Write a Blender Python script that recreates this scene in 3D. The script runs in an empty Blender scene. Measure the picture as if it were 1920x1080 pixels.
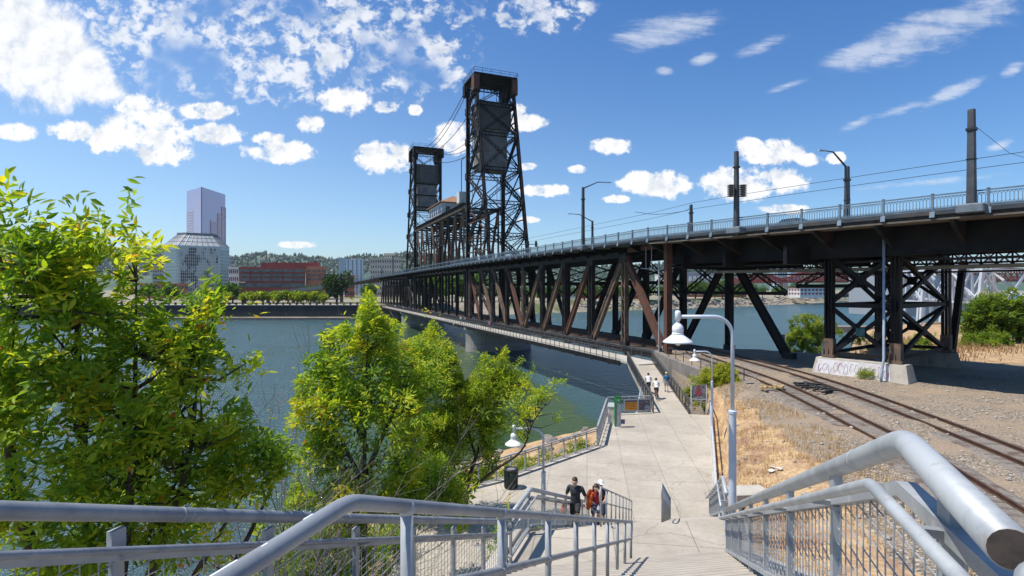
import bpy, math, random
import numpy as np
from mathutils import Vector, Matrix, Euler
R = math.radians
C = bpy.context.scene
COL = C.collection
random.seed(7)

# ------------------------------------------------------------------ camera
cam_d = bpy.data.cameras.new("camera"); cam = bpy.data.objects.new("camera", cam_d); COL.objects.link(cam)
cam.location = (0, 0, 0); cam.rotation_euler = (R(90), 0, 0)
cam_d.sensor_width = 36; cam_d.lens = 18.75; cam_d.clip_start = 0.05; cam_d.clip_end = 9000
C.camera = cam
# ------------------------------------------------------------------ sun, sky, exposure
SUN_EL, SUN_AZ = 65.0, -97.0           # azimuth measured from +Y towards +X
sv = Vector((math.sin(R(SUN_AZ))*math.cos(R(SUN_EL)), math.cos(R(SUN_AZ))*math.cos(R(SUN_EL)), math.sin(R(SUN_EL))))
sl = bpy.data.lights.new("sun", 'SUN'); so = bpy.data.objects.new("sun", sl); COL.objects.link(so)
sl.energy = 5.0; sl.angle = R(0.5); sl.color = (1.0, 0.95, 0.87)
so.rotation_euler = (-sv).to_track_quat('-Z', 'Y').to_euler(); so.location = (-60, -10, 120)
C.view_settings.view_transform = 'Standard'; C.view_settings.look = 'None'
C.view_settings.exposure = 0.28; C.view_settings.gamma = 1.0; C.view_settings.use_curve_mapping = False
world = bpy.data.worlds.new("World"); C.world = world; world.use_nodes = True
SKY_STRENGTH = 0.132
def build_world():
    nt = world.node_tree; N = nt.nodes; L = nt.links; N.clear()
    out = N.new('ShaderNodeOutputWorld'); bg = N.new('ShaderNodeBackground'); L.new(bg.outputs[0], out.inputs[0])
    bg.inputs[1].default_value = SKY_STRENGTH
    sky = N.new('ShaderNodeTexSky'); sky.sky_type = 'NISHITA'; sky.sun_disc = False
    sky.sun_elevation = R(SUN_EL); sky.sun_rotation = R(SUN_AZ % 360)
    sky.air_density = 1.0; sky.dust_density = 0.8; sky.ozone_density = 3.0; sky.altitude = 30
    tc = N.new('ShaderNodeTexCoord')
    sep = N.new('ShaderNodeSeparateXYZ'); L.new(tc.outputs['Generated'], sep.inputs[0])
    def M(op, a, b=None, c=None, clamp=False):
        n = N.new('ShaderNodeMath'); n.operation = op; n.use_clamp = clamp
        for i, x in enumerate((a, b, c)):
            if x is None: continue
            if isinstance(x, (int, float)): n.inputs[i].default_value = x
            else: L.new(x, n.inputs[i])
        return n.outputs[0]
    yy = M('MAXIMUM', sep.outputs[1], 0.02)
    u = M('DIVIDE', sep.outputs[0], yy); v = M('DIVIDE', sep.outputs[2], yy)
    uv = N.new('ShaderNodeCombineXYZ'); L.new(u, uv.inputs[0]); L.new(v, uv.inputs[1])
    def noise(scale, detail, rough, sx=1, sy=1, rot=0, off=(0, 0, 0), dist=0):
        mp = N.new('ShaderNodeMapping'); L.new(uv.outputs[0], mp.inputs[0])
        mp.inputs['Rotation'].default_value = (0, 0, rot); mp.inputs['Scale'].default_value = (sx, sy, 1)
        mp.inputs['Location'].default_value = off
        t = N.new('ShaderNodeTexNoise'); L.new(mp.outputs[0], t.inputs[0])
        t.inputs['Scale'].default_value = scale; t.inputs['Detail'].default_value = detail
        t.inputs['Roughness'].default_value = rough; t.inputs['Distortion'].default_value = dist
        return t.outputs[0]
    def blob(px, py, rx, ry, rot=0):
        s = N.new('ShaderNodeVectorMath'); s.operation = 'SUBTRACT'; L.new(uv.outputs[0], s.inputs[0])
        s.inputs[1].default_value = ((px-960)/1000, (540-py)/1000, 0)
        mp = N.new('ShaderNodeMapping'); mp.vector_type = 'POINT'; L.new(s.outputs[0], mp.inputs[0])
        o = s.outputs[0]
        if rot:
            r = N.new('ShaderNodeVectorRotate'); r.rotation_type = 'Z_AXIS'; L.new(o, r.inputs[0]); r.inputs['Angle'].default_value = rot; o = r.outputs[0]
        L.new(o, mp.inputs[0]); mp.inputs['Scale'].default_value = (1000/rx, 1000/ry, 0)
        ln = N.new('ShaderNodeVectorMath'); ln.operation = 'LENGTH'; L.new(mp.outputs[0], ln.inputs[0])
        return M('SUBTRACT', 1.0, ln.outputs['Value'])
    def union(lst):
        a = None
        for b in lst:
            q = blob(*b); a = q if a is None else M('MAXIMUM', a, q)
        return a
    def smooth(x, lo, hi):
        m = N.new('ShaderNodeMapRange'); m.interpolation_type = 'SMOOTHSTEP'; L.new(x, m.inputs[0])
        m.inputs[1].default_value = lo; m.inputs[2].default_value = hi
        return m.outputs[0]
    cum = [(268, 240, 92, 62), (310, 275, 78, 36), (215, 258, 60, 34), (135, 246, 52, 22), (395, 250, 66, 22), (250, 205, 46, 34), (385, 208, 58, 20),
           (28, 248, 48, 22), (525, 286, 78, 24), (505, 262, 36, 18), (582, 231, 30, 20), (648, 189, 62, 30), (722, 200, 30, 14),
           (778, 206, 15, 13), (725, 292, 66, 34), (690, 280, 30, 14), (850, 258, 46, 36), (985, 230, 46, 22), (970, 205, 22, 16), (1018, 358, 52, 13), (990, 312, 22, 10), (1143, 275, 40, 18),
           (1085, 318, 26, 10), (1232, 346, 84, 28), (1200, 338, 40, 22), (1158, 373, 30, 10), (1445, 285, 78, 28), (1410, 275, 40, 20), (1515, 299, 30, 15), (1400, 343, 118, 36), (1370, 332, 50, 26),
           (1570, 296, 24, 12), (1470, 392, 54, 12), (560, 459, 46, 8), (990, 412, 26, 8)]
    n1 = noise(16, 8, 0.60); n2 = noise(44, 7, 0.66, off=(3, 1, 0))
    cm = M('ADD', M('MINIMUM', M('MULTIPLY', union(cum), 1.6), 0.62), M('MULTIPLY', M('SUBTRACT', n1, 0.5), 1.9))
    cm = M('ADD', cm, M('MULTIPLY', M('SUBTRACT', n2, 0.5), 1.9))
    a1 = smooth(cm, 0.06, 0.60)
    # large bright bank on the left and the mackerel field over the top left
    big = union([(60, 85, 190, 130, 0.5), (150, 130, 130, 66, 0.6), (20, 40, 140, 90)])
    n3 = noise(7, 8, 0.66, off=(1, 5, 0), dist=0.3)
    a2 = smooth(M('ADD', M('MINIMUM', M('MULTIPLY', big, 1.5), .7), M('MULTIPLY', M('SUBTRACT', n3, 0.5), 2.2)), 0.15, 0.6)
    field = union([(330, 60, 330, 150), (620, 60, 330, 150), (780, 110, 150, 100), (1010, 20, 130, 60), (520, 130, 160, 90)])
    n4 = noise(27, 7, 0.62, sx=1, sy=1.15, rot=0.5, off=(7, 2, 0), dist=0.25)
    a3 = M('MULTIPLY', smooth(M('ADD', M('MULTIPLY', field, 0.20), n4), 0.545, 0.72), smooth(field, 0.0, 0.35))
    n4b = noise(6, 3, 0.5, off=(2, 9, 0)); a3 = M('MULTIPLY', a3, smooth(n4b, 0.34, 0.50))
    a3 = M('MULTIPLY', a3, 0.78)
    # streaky cirrus on the right
    st = union([(1740, 60, 260, 60, -0.33), (1620, 95, 120, 30, -0.3), (1250, 60, 150, 40, -0.15), (1425, 88, 80, 18, -0.3), (1320, 110, 40, 16, -0.3), (1190, 68, 60, 16, 0), (1245, 132, 26, 16),
                (1780, 175, 110, 20, -0.45), (1900, 130, 40, 18, -0.4), (1610, 230, 60, 14, -0.4), (1880, 270, 40, 14, -0.4), (1690, 205, 100, 14, -0.3), (1750, 340, 190, 12, -0.1), (1480, 160, 60, 10, -0.3)])
    n5 = noise(5, 9, 0.72, sx=1.0, sy=5.5, rot=-0.38, dist=0.35)
    a4 = M('MULTIPLY', smooth(M('ADD', M('MULTIPLY', st, 0.34), n5), 0.54, 0.84), smooth(M('ADD', st, M('MULTIPLY', M('SUBTRACT', n1, 0.5), 1.2)), 0.02, 0.5))
    a4 = M('MULTIPLY', a4, 0.46)
    alpha = M('MAXIMUM', M('MAXIMUM', a1, M('MULTIPLY', a2, 0.93)), M('MAXIMUM', a3, a4))
    alpha = M('MULTIPLY', alpha, smooth(sep.outputs[1], 0.05, 0.3))
    # cloud colour: bright tops, faintly grey-blue hollows
    n1b = noise(16, 8, 0.60, off=(0.012, -0.016, 0)); n3b = noise(7, 8, 0.66, off=(1.015, 4.98, 0), dist=0.3)
    em = M('ADD', M('SUBTRACT', n1, n1b), M('MULTIPLY', M('SUBTRACT', n3, n3b), .6)); sh = smooth(em, -0.22, 0.06)
    ccol = N.new('ShaderNodeMix'); ccol.data_type = 'RGBA'; L.new(sh, ccol.inputs[0])
    k = 1.0/SKY_STRENGTH
    ccol.inputs[6].default_value = (0.62*k, 0.66*k, 0.72*k, 1); ccol.inputs[7].default_value = (0.88*k, 0.88*k, 0.88*k, 1)
    hz = N.new('ShaderNodeMix'); hz.data_type = 'RGBA'; hz.blend_type = 'MULTIPLY'; hz.inputs[0].default_value = 1.0
    L.new(sky.outputs[0], hz.inputs[6])
    tn = N.new('ShaderNodeMix'); tn.data_type = 'RGBA'; L.new(smooth(M('ADD', M('MULTIPLY', sep.outputs[2], 1.0), M('MULTIPLY', sep.outputs[0], 0.22)), 0.0, 0.62), tn.inputs[0])
    tn.inputs[6].default_value = (0.80, 0.93, 1.02, 1); tn.inputs[7].default_value = (0.34, 0.66, 0.97, 1); L.new(tn.outputs[2], hz.inputs[7])
    mix = N.new('ShaderNodeMix'); mix.data_type = 'RGBA'; L.new(alpha, mix.inputs[0])
    L.new(hz.outputs[2], mix.inputs[6]); L.new(ccol.outputs[2], mix.inputs[7])
    L.new(mix.outputs[2], bg.inputs[0])
SKY_TINT = (0.70, 0.90, 1.04, 1)
build_world()

# ------------------------------------------------------------------ helpers
def P(px, py, z):
    Y = -z*1000.0/(py-540.0); return Vector(((px-960)/1000*Y, Y, z))
def DP(px, py, Y): return Vector(((px-960)/1000*Y, Y, -(py-540)/1000*Y))
def tag(o, label=None, cat=None, group=None, kind=None):
    if label: o['label'] = label
    if cat: o['category'] = cat
    if group: o['group'] = group
    if kind: o['kind'] = kind
    return o
ORG = {}
def thing(name, label, cat, loc=(0, 0, 0), group=None):
    o = bpy.data.objects.new(name, None); COL.objects.link(o); o.location = loc
    o.empty_display_size = 0.3
    ORG[o.name] = Vector(loc); return tag(o, label, cat, group)
def copy_tree(o, parent=None):
    c = o.copy(); COL.objects.link(c); c.parent = parent
    for ch in o.children: copy_tree(ch, c)
    return c
class MB:
    def __init__(s): s.V = []; s.F = []; s.A = None
    def add(s, vs, fs):
        b = len(s.V); s.V.extend([tuple(v) for v in vs]); s.F.extend([tuple(b+i for i in f) for f in fs]); return s
    def face(s, *pts): return s.add(pts, [tuple(range(len(pts)))])
    def bar(s, p, q, w, h, side=None):
        p = Vector(p); q = Vector(q); d = (q-p)
        if d.length < 1e-6: return s
        d.normalize()
        if side is None:
            side = d.cross(Vector((0, 0, 1)))
            if side.length < 1e-4: side = Vector((1, 0, 0))
        side = Vector(side); side = (side - d*side.dot(d)).normalized(); up = side.cross(d)
        a = side*w/2; b = up*h/2
        vs = [p-a-b, p+a-b, p+a+b, p-a+b, q-a-b, q+a-b, q+a+b, q-a+b]
        return s.add(vs, [(3, 2, 1, 0), (4, 5, 6, 7), (0, 1, 5, 4), (1, 2, 6, 5), (2, 3, 7, 6), (3, 0, 4, 7)])
    def box(s, c, sx, sy, sz, rz=0.0):
        c = Vector(c); m = Matrix.Rotation(rz, 3, 'Z')
        vs = [c + m @ Vector((x*sx/2, y*sy/2, z*sz/2)) for z in (-1, 1) for x, y in ((-1, -1), (1, -1), (1, 1), (-1, 1))]
        return s.add(vs, [(3, 2, 1, 0), (4, 5, 6, 7), (0, 1, 5, 4), (1, 2, 6, 5), (2, 3, 7, 6), (3, 0, 4, 7)])
    def cbox(s, c, sx, sy, sz, rz=0.0, ch=0.02):
        """box with chamfered vertical and top edges"""
        c = Vector(c); m = Matrix.Rotation(rz, 3, 'Z'); x = sx/2; y = sy/2; k = ch
        o = [(-x+k, -y), (x-k, -y), (x, -y+k), (x, y-k), (x-k, y), (-x+k, y), (-x, y-k), (-x, -y+k)]
        i = [(a*(x-k)/x, b*(y-k)/y) for a, b in o]
        rings = [(o, -sz/2), (o, sz/2-k), (i, sz/2)]
        vs = [c + m @ Vector((a, b, z)) for r, z in rings for a, b in r]
        fs = [tuple(range(7, -1, -1)), tuple(range(16, 24))]
        for r in range(2):
            for j in range(8): fs.append((r*8+j, r*8+(j+1) % 8, (r+1)*8+(j+1) % 8, (r+1)*8+j))
        return s.add(vs, fs)
    def tube(s, pts, r, n=8, caps=True):
        pts = [Vector(p) for p in pts]; rs = r if isinstance(r, (list, tuple)) else [r]*len(pts)
        vs = []; fs = []; prev = None
        for i, p in enumerate(pts):
            d = (pts[min(i+1, len(pts)-1)] - pts[max(i-1, 0)])
            if d.length < 1e-9: d = Vector((0, 0, 1))
            d.normalize()
            if prev is None:
                a = d.cross(Vector((0, 0, 1)))
                if a.length < 1e-3: a = Vector((1, 0, 0))
            else: a = prev - d*prev.dot(d)
            a.normalize(); prev = a; b = d.cross(a)
            k = 1.0
            if 0 < i < len(pts)-1:
                d0 = (pts[i]-pts[i-1]).normalized(); c0 = max(0.35, d0.dot(d)); k = 1.0/c0
            for j in range(n):
                t = 2*math.pi*j/n; vs.append(p + (a*math.cos(t)+b*math.sin(t))*rs[i]*(k if k < 1.4 else 1.4))
        for i in range(len(pts)-1):
            for j in range(n): fs.append((i*n+j, i*n+(j+1) % n, (i+1)*n+(j+1) % n, (i+1)*n+j))
        if caps:
            fs.append(tuple(range(n-1, -1, -1))); fs.append(tuple((len(pts)-1)*n+j for j in range(n)))
        return s.add(vs, fs)
    def lathe(s, c, prof, n=16, axis=None):
        c = Vector(c); vs = []; fs = []
        for r, z in prof:
            for j in range(n):
                t = 2*math.pi*j/n; vs.append(c + Vector((r*math.cos(t), r*math.sin(t), z)))
        for i in range(len(prof)-1):
            for j in range(n): fs.append((i*n+j, i*n+(j+1) % n, (i+1)*n+(j+1) % n, (i+1)*n+j))
        if prof[0][0] > 1e-4: fs.append(tuple(range(n-1, -1, -1)))
        if prof[-1][0] > 1e-4: fs.append(tuple((len(prof)-1)*n+j for j in range(n)))
        return s.add(vs, fs)
    def ell(s, c, r, n=10, m=7, rot=None):
        c = Vector(c); vs = []; fs = []
        for i in range(m+1):
            a = math.pi*i/m
            for j in range(n):
                t = 2*math.pi*j/n
                v = Vector((r[0]*math.sin(a)*math.cos(t), r[1]*math.sin(a)*math.sin(t), r[2]*math.cos(a)))
                if rot is not None: v = rot @ v
                vs.append(c+v)
        for i in range(m):
            for j in range(n): fs.append((i*n+j, (i+1)*n+j, (i+1)*n+(j+1) % n, i*n+(j+1) % n))
        return s.add(vs, fs)
    def prism(s, poly, z0, z1, ztop=None):
        n = len(poly); area = sum(poly[i][0]*poly[(i+1) % n][1]-poly[(i+1) % n][0]*poly[i][1] for i in range(n))
        if area < 0: poly = poly[::-1]
        vs = [(x, y, z0) for x, y in poly]+[(x, y, z1) for x, y in poly]
        fs = [tuple(range(n-1, -1, -1)), tuple(range(n, 2*n))]+[(i, (i+1) % n, n+(i+1) % n, n+i) for i in range(n)]
        return s.add(vs, fs)
    def laced(s, p, q, w, side, th=0.12, n=8, lt=0.05):
        p = Vector(p); q = Vector(q); d = (q-p).normalized(); side = Vector(side); side = (side-d*side.dot(d)).normalized()*w/2
        nb = d.cross(side).normalized()
        for k in (-1, 1): s.bar(p+side*k, q+side*k, th, th*2.2, side)
        for i in range(n):
            a = p+(q-p)*(i/n); b = p+(q-p)*((i+1)/n); k = 1 if i % 2 else -1
            s.bar(a+side*k, b-side*k, lt, lt, nb); s.bar(a-side*k, b+side*k, lt, lt, nb)
        return s
    def build(s, name, mat, parent=None, smooth=False, rnd=None):
        me = bpy.data.meshes.new(name)
        o = bpy.data.objects.new(name, me); COL.objects.link(o)
        org = Vector((0, 0, 0))
        if parent is not None: org = ORG.get(parent.name, org); o.parent = parent
        V = s.V if org.length == 0 else [(v[0]-org.x, v[1]-org.y, v[2]-org.z) for v in s.V]
        me.from_pydata(V, [], s.F); me.update()
        if mat: me.materials.append(mat)
        if smooth: me.polygons.foreach_set('use_smooth', [True]*len(me.polygons))
        if rnd is not None:
            at = me.attributes.new('rnd', 'FLOAT', 'FACE'); at.data.foreach_set('value', rnd)
        ORG[o.name] = org
        return o
    def top(s, name, mat, label, cat, smooth=False, group=None, rnd=None, loc=None):
        """a top-level thing made of one mesh, origin at its base"""
        if loc is None:
            a = np.array(s.V); loc = ((a[:, 0].min()+a[:, 0].max())/2, (a[:, 1].min()+a[:, 1].max())/2, a[:, 2].min())
        L = Vector(loc); s.V = [(v[0]-L.x, v[1]-L.y, v[2]-L.z) for v in s.V]
        o = s.build(name, mat, None, smooth, rnd); o.location = L; ORG[o.name] = L
        return tag(o, label, cat, group)
    def structure(s, name, mat, smooth=False, kind='structure', label=None):
        o = s.build(name, mat, None, smooth); return tag(o, label, None, None, kind)

# ------------------------------------------------------------------ materials
MATS = {}
def mat(name, c1, c2=None, rough=0.7, scale=3.0, metal=0.0, bump=0.0, bscale=None, lo=0.4, hi=0.65, c3=None, s3=1.0, lo3=0.55, hi3=0.7, detail=6, spec=0.5, sc=(1, 1, 1)):
    if name in MATS: return MATS[name]
    m = bpy.data.materials.new(name); m.use_nodes = True; nt = m.node_tree; N = nt.nodes; L = nt.links
    b = N['Principled BSDF']; b.inputs['Roughness'].default_value = rough; b.inputs['Metallic'].default_value = metal
    b.inputs['Specular IOR Level'].default_value = spec
    tc = N.new('ShaderNodeTexCoord'); mp = N.new('ShaderNodeMapping'); L.new(tc.outputs['Object'], mp.inputs[0]); mp.inputs['Scale'].default_value = sc
    def noise(s, d=detail):
        t = N.new('ShaderNodeTexNoise'); L.new(mp.outputs[0], t.inputs[0]); t.inputs['Scale'].default_value = s; t.inputs['Detail'].default_value = d; t.inputs['Roughness'].default_value = 0.62
        return t.outputs[0]
    def ramp(o, a, z):
        r = N.new('ShaderNodeMapRange'); r.interpolation_type = 'SMOOTHSTEP'; L.new(o, r.inputs[0]); r.inputs[1].default_value = a; r.inputs[2].default_value = z; return r.outputs[0]
    if c2 is None: b.inputs['Base Color'].default_value = (*c1, 1)
    else:
        mx = N.new('ShaderNodeMix'); mx.data_type = 'RGBA'; L.new(ramp(noise(scale), lo, hi), mx.inputs[0])
        mx.inputs[6].default_value = (*c1, 1); mx.inputs[7].default_value = (*c2, 1); o = mx.outputs[2]
        if c3 is not None:
            m2 = N.new('ShaderNodeMix'); m2.data_type = 'RGBA'; L.new(ramp(noise(s3), lo3, hi3), m2.inputs[0]); L.new(o, m2.inputs[6]); m2.inputs[7].default_value = (*c3, 1); o = m2.outputs[2]
        L.new(o, b.inputs['Base Color'])
    if bump:
        bp = N.new('ShaderNodeBump'); bp.inputs['Strength'].default_value = bump; bp.inputs['Distance'].default_value = 0.02
        L.new(noise(bscale or scale*6), bp.inputs['Height']); L.new(bp.outputs[0], b.inputs['Normal'])
    MATS[name] = m; return m
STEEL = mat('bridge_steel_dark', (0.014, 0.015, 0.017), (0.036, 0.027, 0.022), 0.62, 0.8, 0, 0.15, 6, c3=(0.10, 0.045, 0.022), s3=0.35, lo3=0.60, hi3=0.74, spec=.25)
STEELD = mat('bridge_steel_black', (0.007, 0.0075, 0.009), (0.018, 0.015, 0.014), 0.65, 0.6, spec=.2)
RUST = mat('bridge_steel_rust', (0.11, 0.078, 0.058), (0.185, 0.108, 0.065), 0.8, 1.3, 0, 0.2, 8, c3=(0.05, 0.042, 0.038), s3=0.7, lo3=0.5, hi3=0.66)
RUSTR = mat('bridge_steel_red_rust', (0.125, 0.048, 0.028), (0.08, 0.042, 0.031), 0.85, 1.2, 0, 0.2, 8, c3=(0.03, 0.028, 0.028), s3=0.5, lo3=0.55, hi3=0.7)
GALV = mat('galvanised_steel', (0.36, 0.375, 0.385), (0.27, 0.285, 0.30), 0.5, 2.6, 0.15, 0.06, 30, c3=(0.46, 0.465, 0.46), s3=7, lo3=0.56, hi3=0.75)
GALVT = mat('galvanised_tube', (0.40, 0.415, 0.42), (0.29, 0.305, 0.32), 0.46, 4.0, 0.12, 0.08, 45, c3=(0.30, 0.27, 0.235), s3=6, lo3=0.60, hi3=0.72)
GALVD = mat('galvanised_dull', (0.25, 0.265, 0.285), (0.18, 0.195, 0.215), 0.48, 4.0, 0.12, 0.08, 45, c3=(0.34, 0.345, 0.35), s3=6, lo3=0.60, hi3=0.72)
RAILP = mat('deck_rail_paint', (0.12, 0.165, 0.21), (0.17, 0.22, 0.26), 0.5, 1.5, 0.1)
POLEP = mat('pole_grey_paint', (0.045, 0.05, 0.06), (0.075, 0.078, 0.085), 0.6, 1.2)
DARKRAIL = mat('walkway_rail_grey', (0.06, 0.062, 0.066), (0.10, 0.10, 0.10), 0.55, 2)
WHITEM = mat('white_enamel', (0.80, 0.80, 0.79), (0.70, 0.71, 0.71), 0.3, 4)
LAMPP = mat('lamp_pole_paint', (0.52, 0.57, 0.64), (0.44, 0.50, 0.58), 0.38, 2.5, 0.05)
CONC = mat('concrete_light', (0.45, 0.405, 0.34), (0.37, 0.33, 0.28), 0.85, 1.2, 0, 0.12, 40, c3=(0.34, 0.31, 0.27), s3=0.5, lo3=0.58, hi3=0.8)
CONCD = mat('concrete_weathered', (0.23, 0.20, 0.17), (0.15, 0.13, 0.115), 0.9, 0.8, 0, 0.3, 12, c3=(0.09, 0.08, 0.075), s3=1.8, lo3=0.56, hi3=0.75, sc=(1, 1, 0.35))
CONCP = mat('concrete_pier', (0.30, 0.275, 0.24), (0.22, 0.20, 0.18), 0.88, 0.5, 0, 0.2, 6, c3=(0.12, 0.11, 0.105), s3=0.25, lo3=0.55, hi3=0.75, sc=(0.4, 0.4, 2))
CWT = mat('counterweight_concrete', (0.24, 0.225, 0.20), (0.15, 0.14, 0.13), 0.9, 0.5, 0, 0.2, 4, c3=(0.22, 0.205, 0.18), s3=0.7, lo3=0.6, hi3=0.75)
BARK = mat('bark', (0.075, 0.06, 0.048), (0.035, 0.028, 0.023), 0.9, 8, 0, 0.5, 30)
TWIG = mat('pale_twig_bark', (0.21, 0.185, 0.155), (0.13, 0.11, 0.095), 0.9, 8)
BLACK = mat('black_plastic', (0.012, 0.014, 0.015), (0.02, 0.024, 0.024), 0.5, 5)
def leafmat(name, stops, trans=0.48, rough=0.55):
    m = bpy.data.materials.new(name); m.use_nodes = True; nt = m.node_tree; N = nt.nodes; L = nt.links
    b = N['Principled BSDF']; out = N['Material Output']; b.inputs['Roughness'].default_value = rough; b.inputs['Specular IOR Level'].default_value = 0.3
    at = N.new('ShaderNodeAttribute'); at.attribute_name = 'rnd'
    cr = N.new('ShaderNodeValToRGB'); L.new(at.outputs['Fac'], cr.inputs[0])
    e = cr.color_ramp.elements
    e[0].position = stops[0][0]; e[0].color = (*stops[0][1], 1); e[1].position = stops[-1][0]; e[1].color = (*stops[-1][1], 1)
    for p, c in stops[1:-1]:
        x = e.new(p); x.color = (*c, 1)
    L.new(cr.outputs[0], b.inputs['Base Color'])
    tr = N.new('ShaderNodeBsdfTranslucent'); g = N.new('ShaderNodeMix'); g.data_type = 'RGBA'; g.blend_type = 'MULTIPLY'; g.inputs[0].default_value = 1
    L.new(cr.outputs[0], g.inputs[6]); g.inputs[7].default_value = (2.2, 1.9, 0.8, 1); L.new(g.outputs[2], tr.inputs[0])
    mx = N.new('ShaderNodeMixShader'); mx.inputs[0].default_value = trans
    L.new(b.outputs[0], mx.inputs[1]); L.new(tr.outputs[0], mx.inputs[2]); L.new(mx.outputs[0], out.inputs[0])
    return m
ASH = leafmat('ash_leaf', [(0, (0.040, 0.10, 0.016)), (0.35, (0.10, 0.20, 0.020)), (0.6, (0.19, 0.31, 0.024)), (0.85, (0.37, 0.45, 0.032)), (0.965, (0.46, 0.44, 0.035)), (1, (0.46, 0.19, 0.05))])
ASHY = leafmat('ash_leaf_yellowing', [(0, (0.07, 0.14, 0.016)), (0.4, (0.17, 0.27, 0.022)), (0.75, (0.36, 0.42, 0.03)), (1, (0.55, 0.45, 0.03))])
GREEN = leafmat('green_leaf', [(0, (0.018, 0.05, 0.010)), (0.5, (0.045, 0.11, 0.016)), (1, (0.11, 0.20, 0.025))])
DGREEN = leafmat('dark_green_leaf', [(0, (0.012, 0.03, 0.010)), (0.5, (0.026, 0.06, 0.014)), (1, (0.055, 0.10, 0.02))], 0.25)
LIME = leafmat('lime_leaf', [(0, (0.06, 0.12, 0.015)), (0.5, (0.16, 0.24, 0.02)), (1, (0.36, 0.36, 0.03))])
DRY = leafmat('dry_grass_blade', [(0, (0.27, 0.16, 0.085)), (0.5, (0.43, 0.30, 0.16)), (1, (0.60, 0.47, 0.27))], 0.2, 0.8)
# ------------------------------------------------------------------ setting: water, ground, banks
def water():
    m = bpy.data.materials.new('river_water'); m.use_nodes = True; nt = m.node_tree; N = nt.nodes; L = nt.links
    b = N['Principled BSDF']; b.inputs['IOR'].default_value = 1.33
    tc = N.new('ShaderNodeTexCoord')
    def noise(s, d, sx=1, sy=1, rot=0):
        mp = N.new('ShaderNodeMapping'); L.new(tc.outputs['Object'], mp.inputs[0]); mp.inputs['Scale'].default_value = (sx, sy, 1); mp.inputs['Rotation'].default_value = (0, 0, rot)
        t = N.new('ShaderNodeTexNoise'); L.new(mp.outputs[0], t.inputs[0]); t.inputs['Scale'].default_value = s; t.inputs['Detail'].default_value = d; t.inputs['Roughness'].default_value = 0.6; return t.outputs[0]
    def mr(o, a, z, c, d):
        r = N.new('ShaderNodeMapRange'); r.interpolation_type = 'SMOOTHSTEP'; L.new(o, r.inputs[0]); r.inputs[1].default_value = a; r.inputs[2].default_value = z; r.inputs[3].default_value = c; r.inputs[4].default_value = d; return r.outputs[0]
    wn = noise(0.05, 4, 1, 1.6, 0.3); sx = N.new('ShaderNodeSeparateXYZ'); L.new(tc.outputs['Object'], sx.inputs[0])
    def ma(op, a, bb):
        n = N.new('ShaderNodeMath'); n.operation = op
        for i, x in enumerate((a, bb)):
            if isinstance(x, (int, float)): n.inputs[i].default_value = x
            else: L.new(x, n.inputs[i])
        return n.outputs[0]
    # calm water sheltered by the near bank, ripples further out
    off = ma('ADD', ma('MULTIPLY', sx.outputs[0], -.961), ma('ADD', ma('MULTIPLY', sx.outputs[1], -.277), 24.2))
    calm = ma('MULTIPLY', mr(ma('ADD', off, ma('MULTIPLY', wn, 14.0)), 4, 11, 0, 1), mr(off, 14, 34, 1, 0))
    wind = ma('SUBTRACT', ma('ADD', ma('MULTIPLY', wn, .35), .40), ma('MULTIPLY', calm, .35))
    mx = N.new('ShaderNodeMix'); mx.data_type = 'RGBA'; L.new(mr(wind, 0.42, 0.58, 0, 1), mx.inputs[0])
    mx.inputs[6].default_value = (0.040, 0.076, 0.034, 1); mx.inputs[7].default_value = (0.034, 0.082, 0.092, 1)
    L.new(mx.outputs[2], b.inputs['Base Color']); L.new(mr(wind, .42, .6, .08, .27), b.inputs['Roughness'])
    b1 = N.new('ShaderNodeBump'); b1.inputs['Distance'].default_value = 0.9; L.new(mr(wind, 0.40, 0.60, 0.35, 1.0), b1.inputs['Strength'])
    L.new(noise(0.85, 4, 0.55, 1.7, 0.2), b1.inputs['Height'])
    b2 = N.new('ShaderNodeBump'); b2.inputs['Distance'].default_value = 0.10; L.new(mr(wind, 0.40, 0.60, 0.3, 1.0), b2.inputs['Strength'])
    L.new(noise(4.0, 3, 0.6, 1.5, 0.2), b2.inputs['Height']); L.new(b1.outputs[0], b2.inputs['Normal'])
    L.new(b2.outputs[0], b.inputs['Normal'])
    mb = MB(); mb.face((-4000, -300, -14.5), (4000, -300, -14.5), (4000, 3500, -14.5), (-4000, 3500, -14.5))
    return mb.structure('river_water', m)
water()
def sdf(poly, X, Y):
    d = np.full(X.shape, 1e18); s = np.ones(X.shape); n = len(poly); j = n-1
    for i in range(n):
        ax, ay = poly[i]; bx, by = poly[j]; ex, ey = bx-ax, by-ay; wx, wy = X-ax, Y-ay
        t = np.clip((wx*ex+wy*ey)/(ex*ex+ey*ey), 0, 1); d = np.minimum(d, (wx-ex*t)**2+(wy-ey*t)**2)
        c1 = Y >= ay; c2 = Y < by; c3 = ex*wy > ey*wx
        f = (c1 & c2 & c3) | (~c1 & ~c2 & ~c3); s = np.where(f, -s, s); j = i
    return s*np.sqrt(d)
YARD = [(4.5, -20), (6.0, 5), (9.3, 14), (12.2, 22), (17.4, 40), (17.4, 48), (16.7, 58), (17.2, 63.5), (25.9, 66.5), (29, 65.5), (37, 60.5), (46, 62), (52, 74), (62, 95), (90, 118), (150, 128), (190, 128), (190, -20)]
PLAZA = [(10.9, 41.3), (13.6, 41.0), (15.2, 40.7), (8.62, 22.8), (8.0, 20.5), (2.5, 0), (-4.9, 0), (-4.7, 10), (-4.0, 17), (-3.9, 21), (-4.2, 24.3), (-0.8, 26.6), (5.2, 32.5), (7.27, 40.65)]
GZ = -7.5; PZ = -9.7
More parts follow.
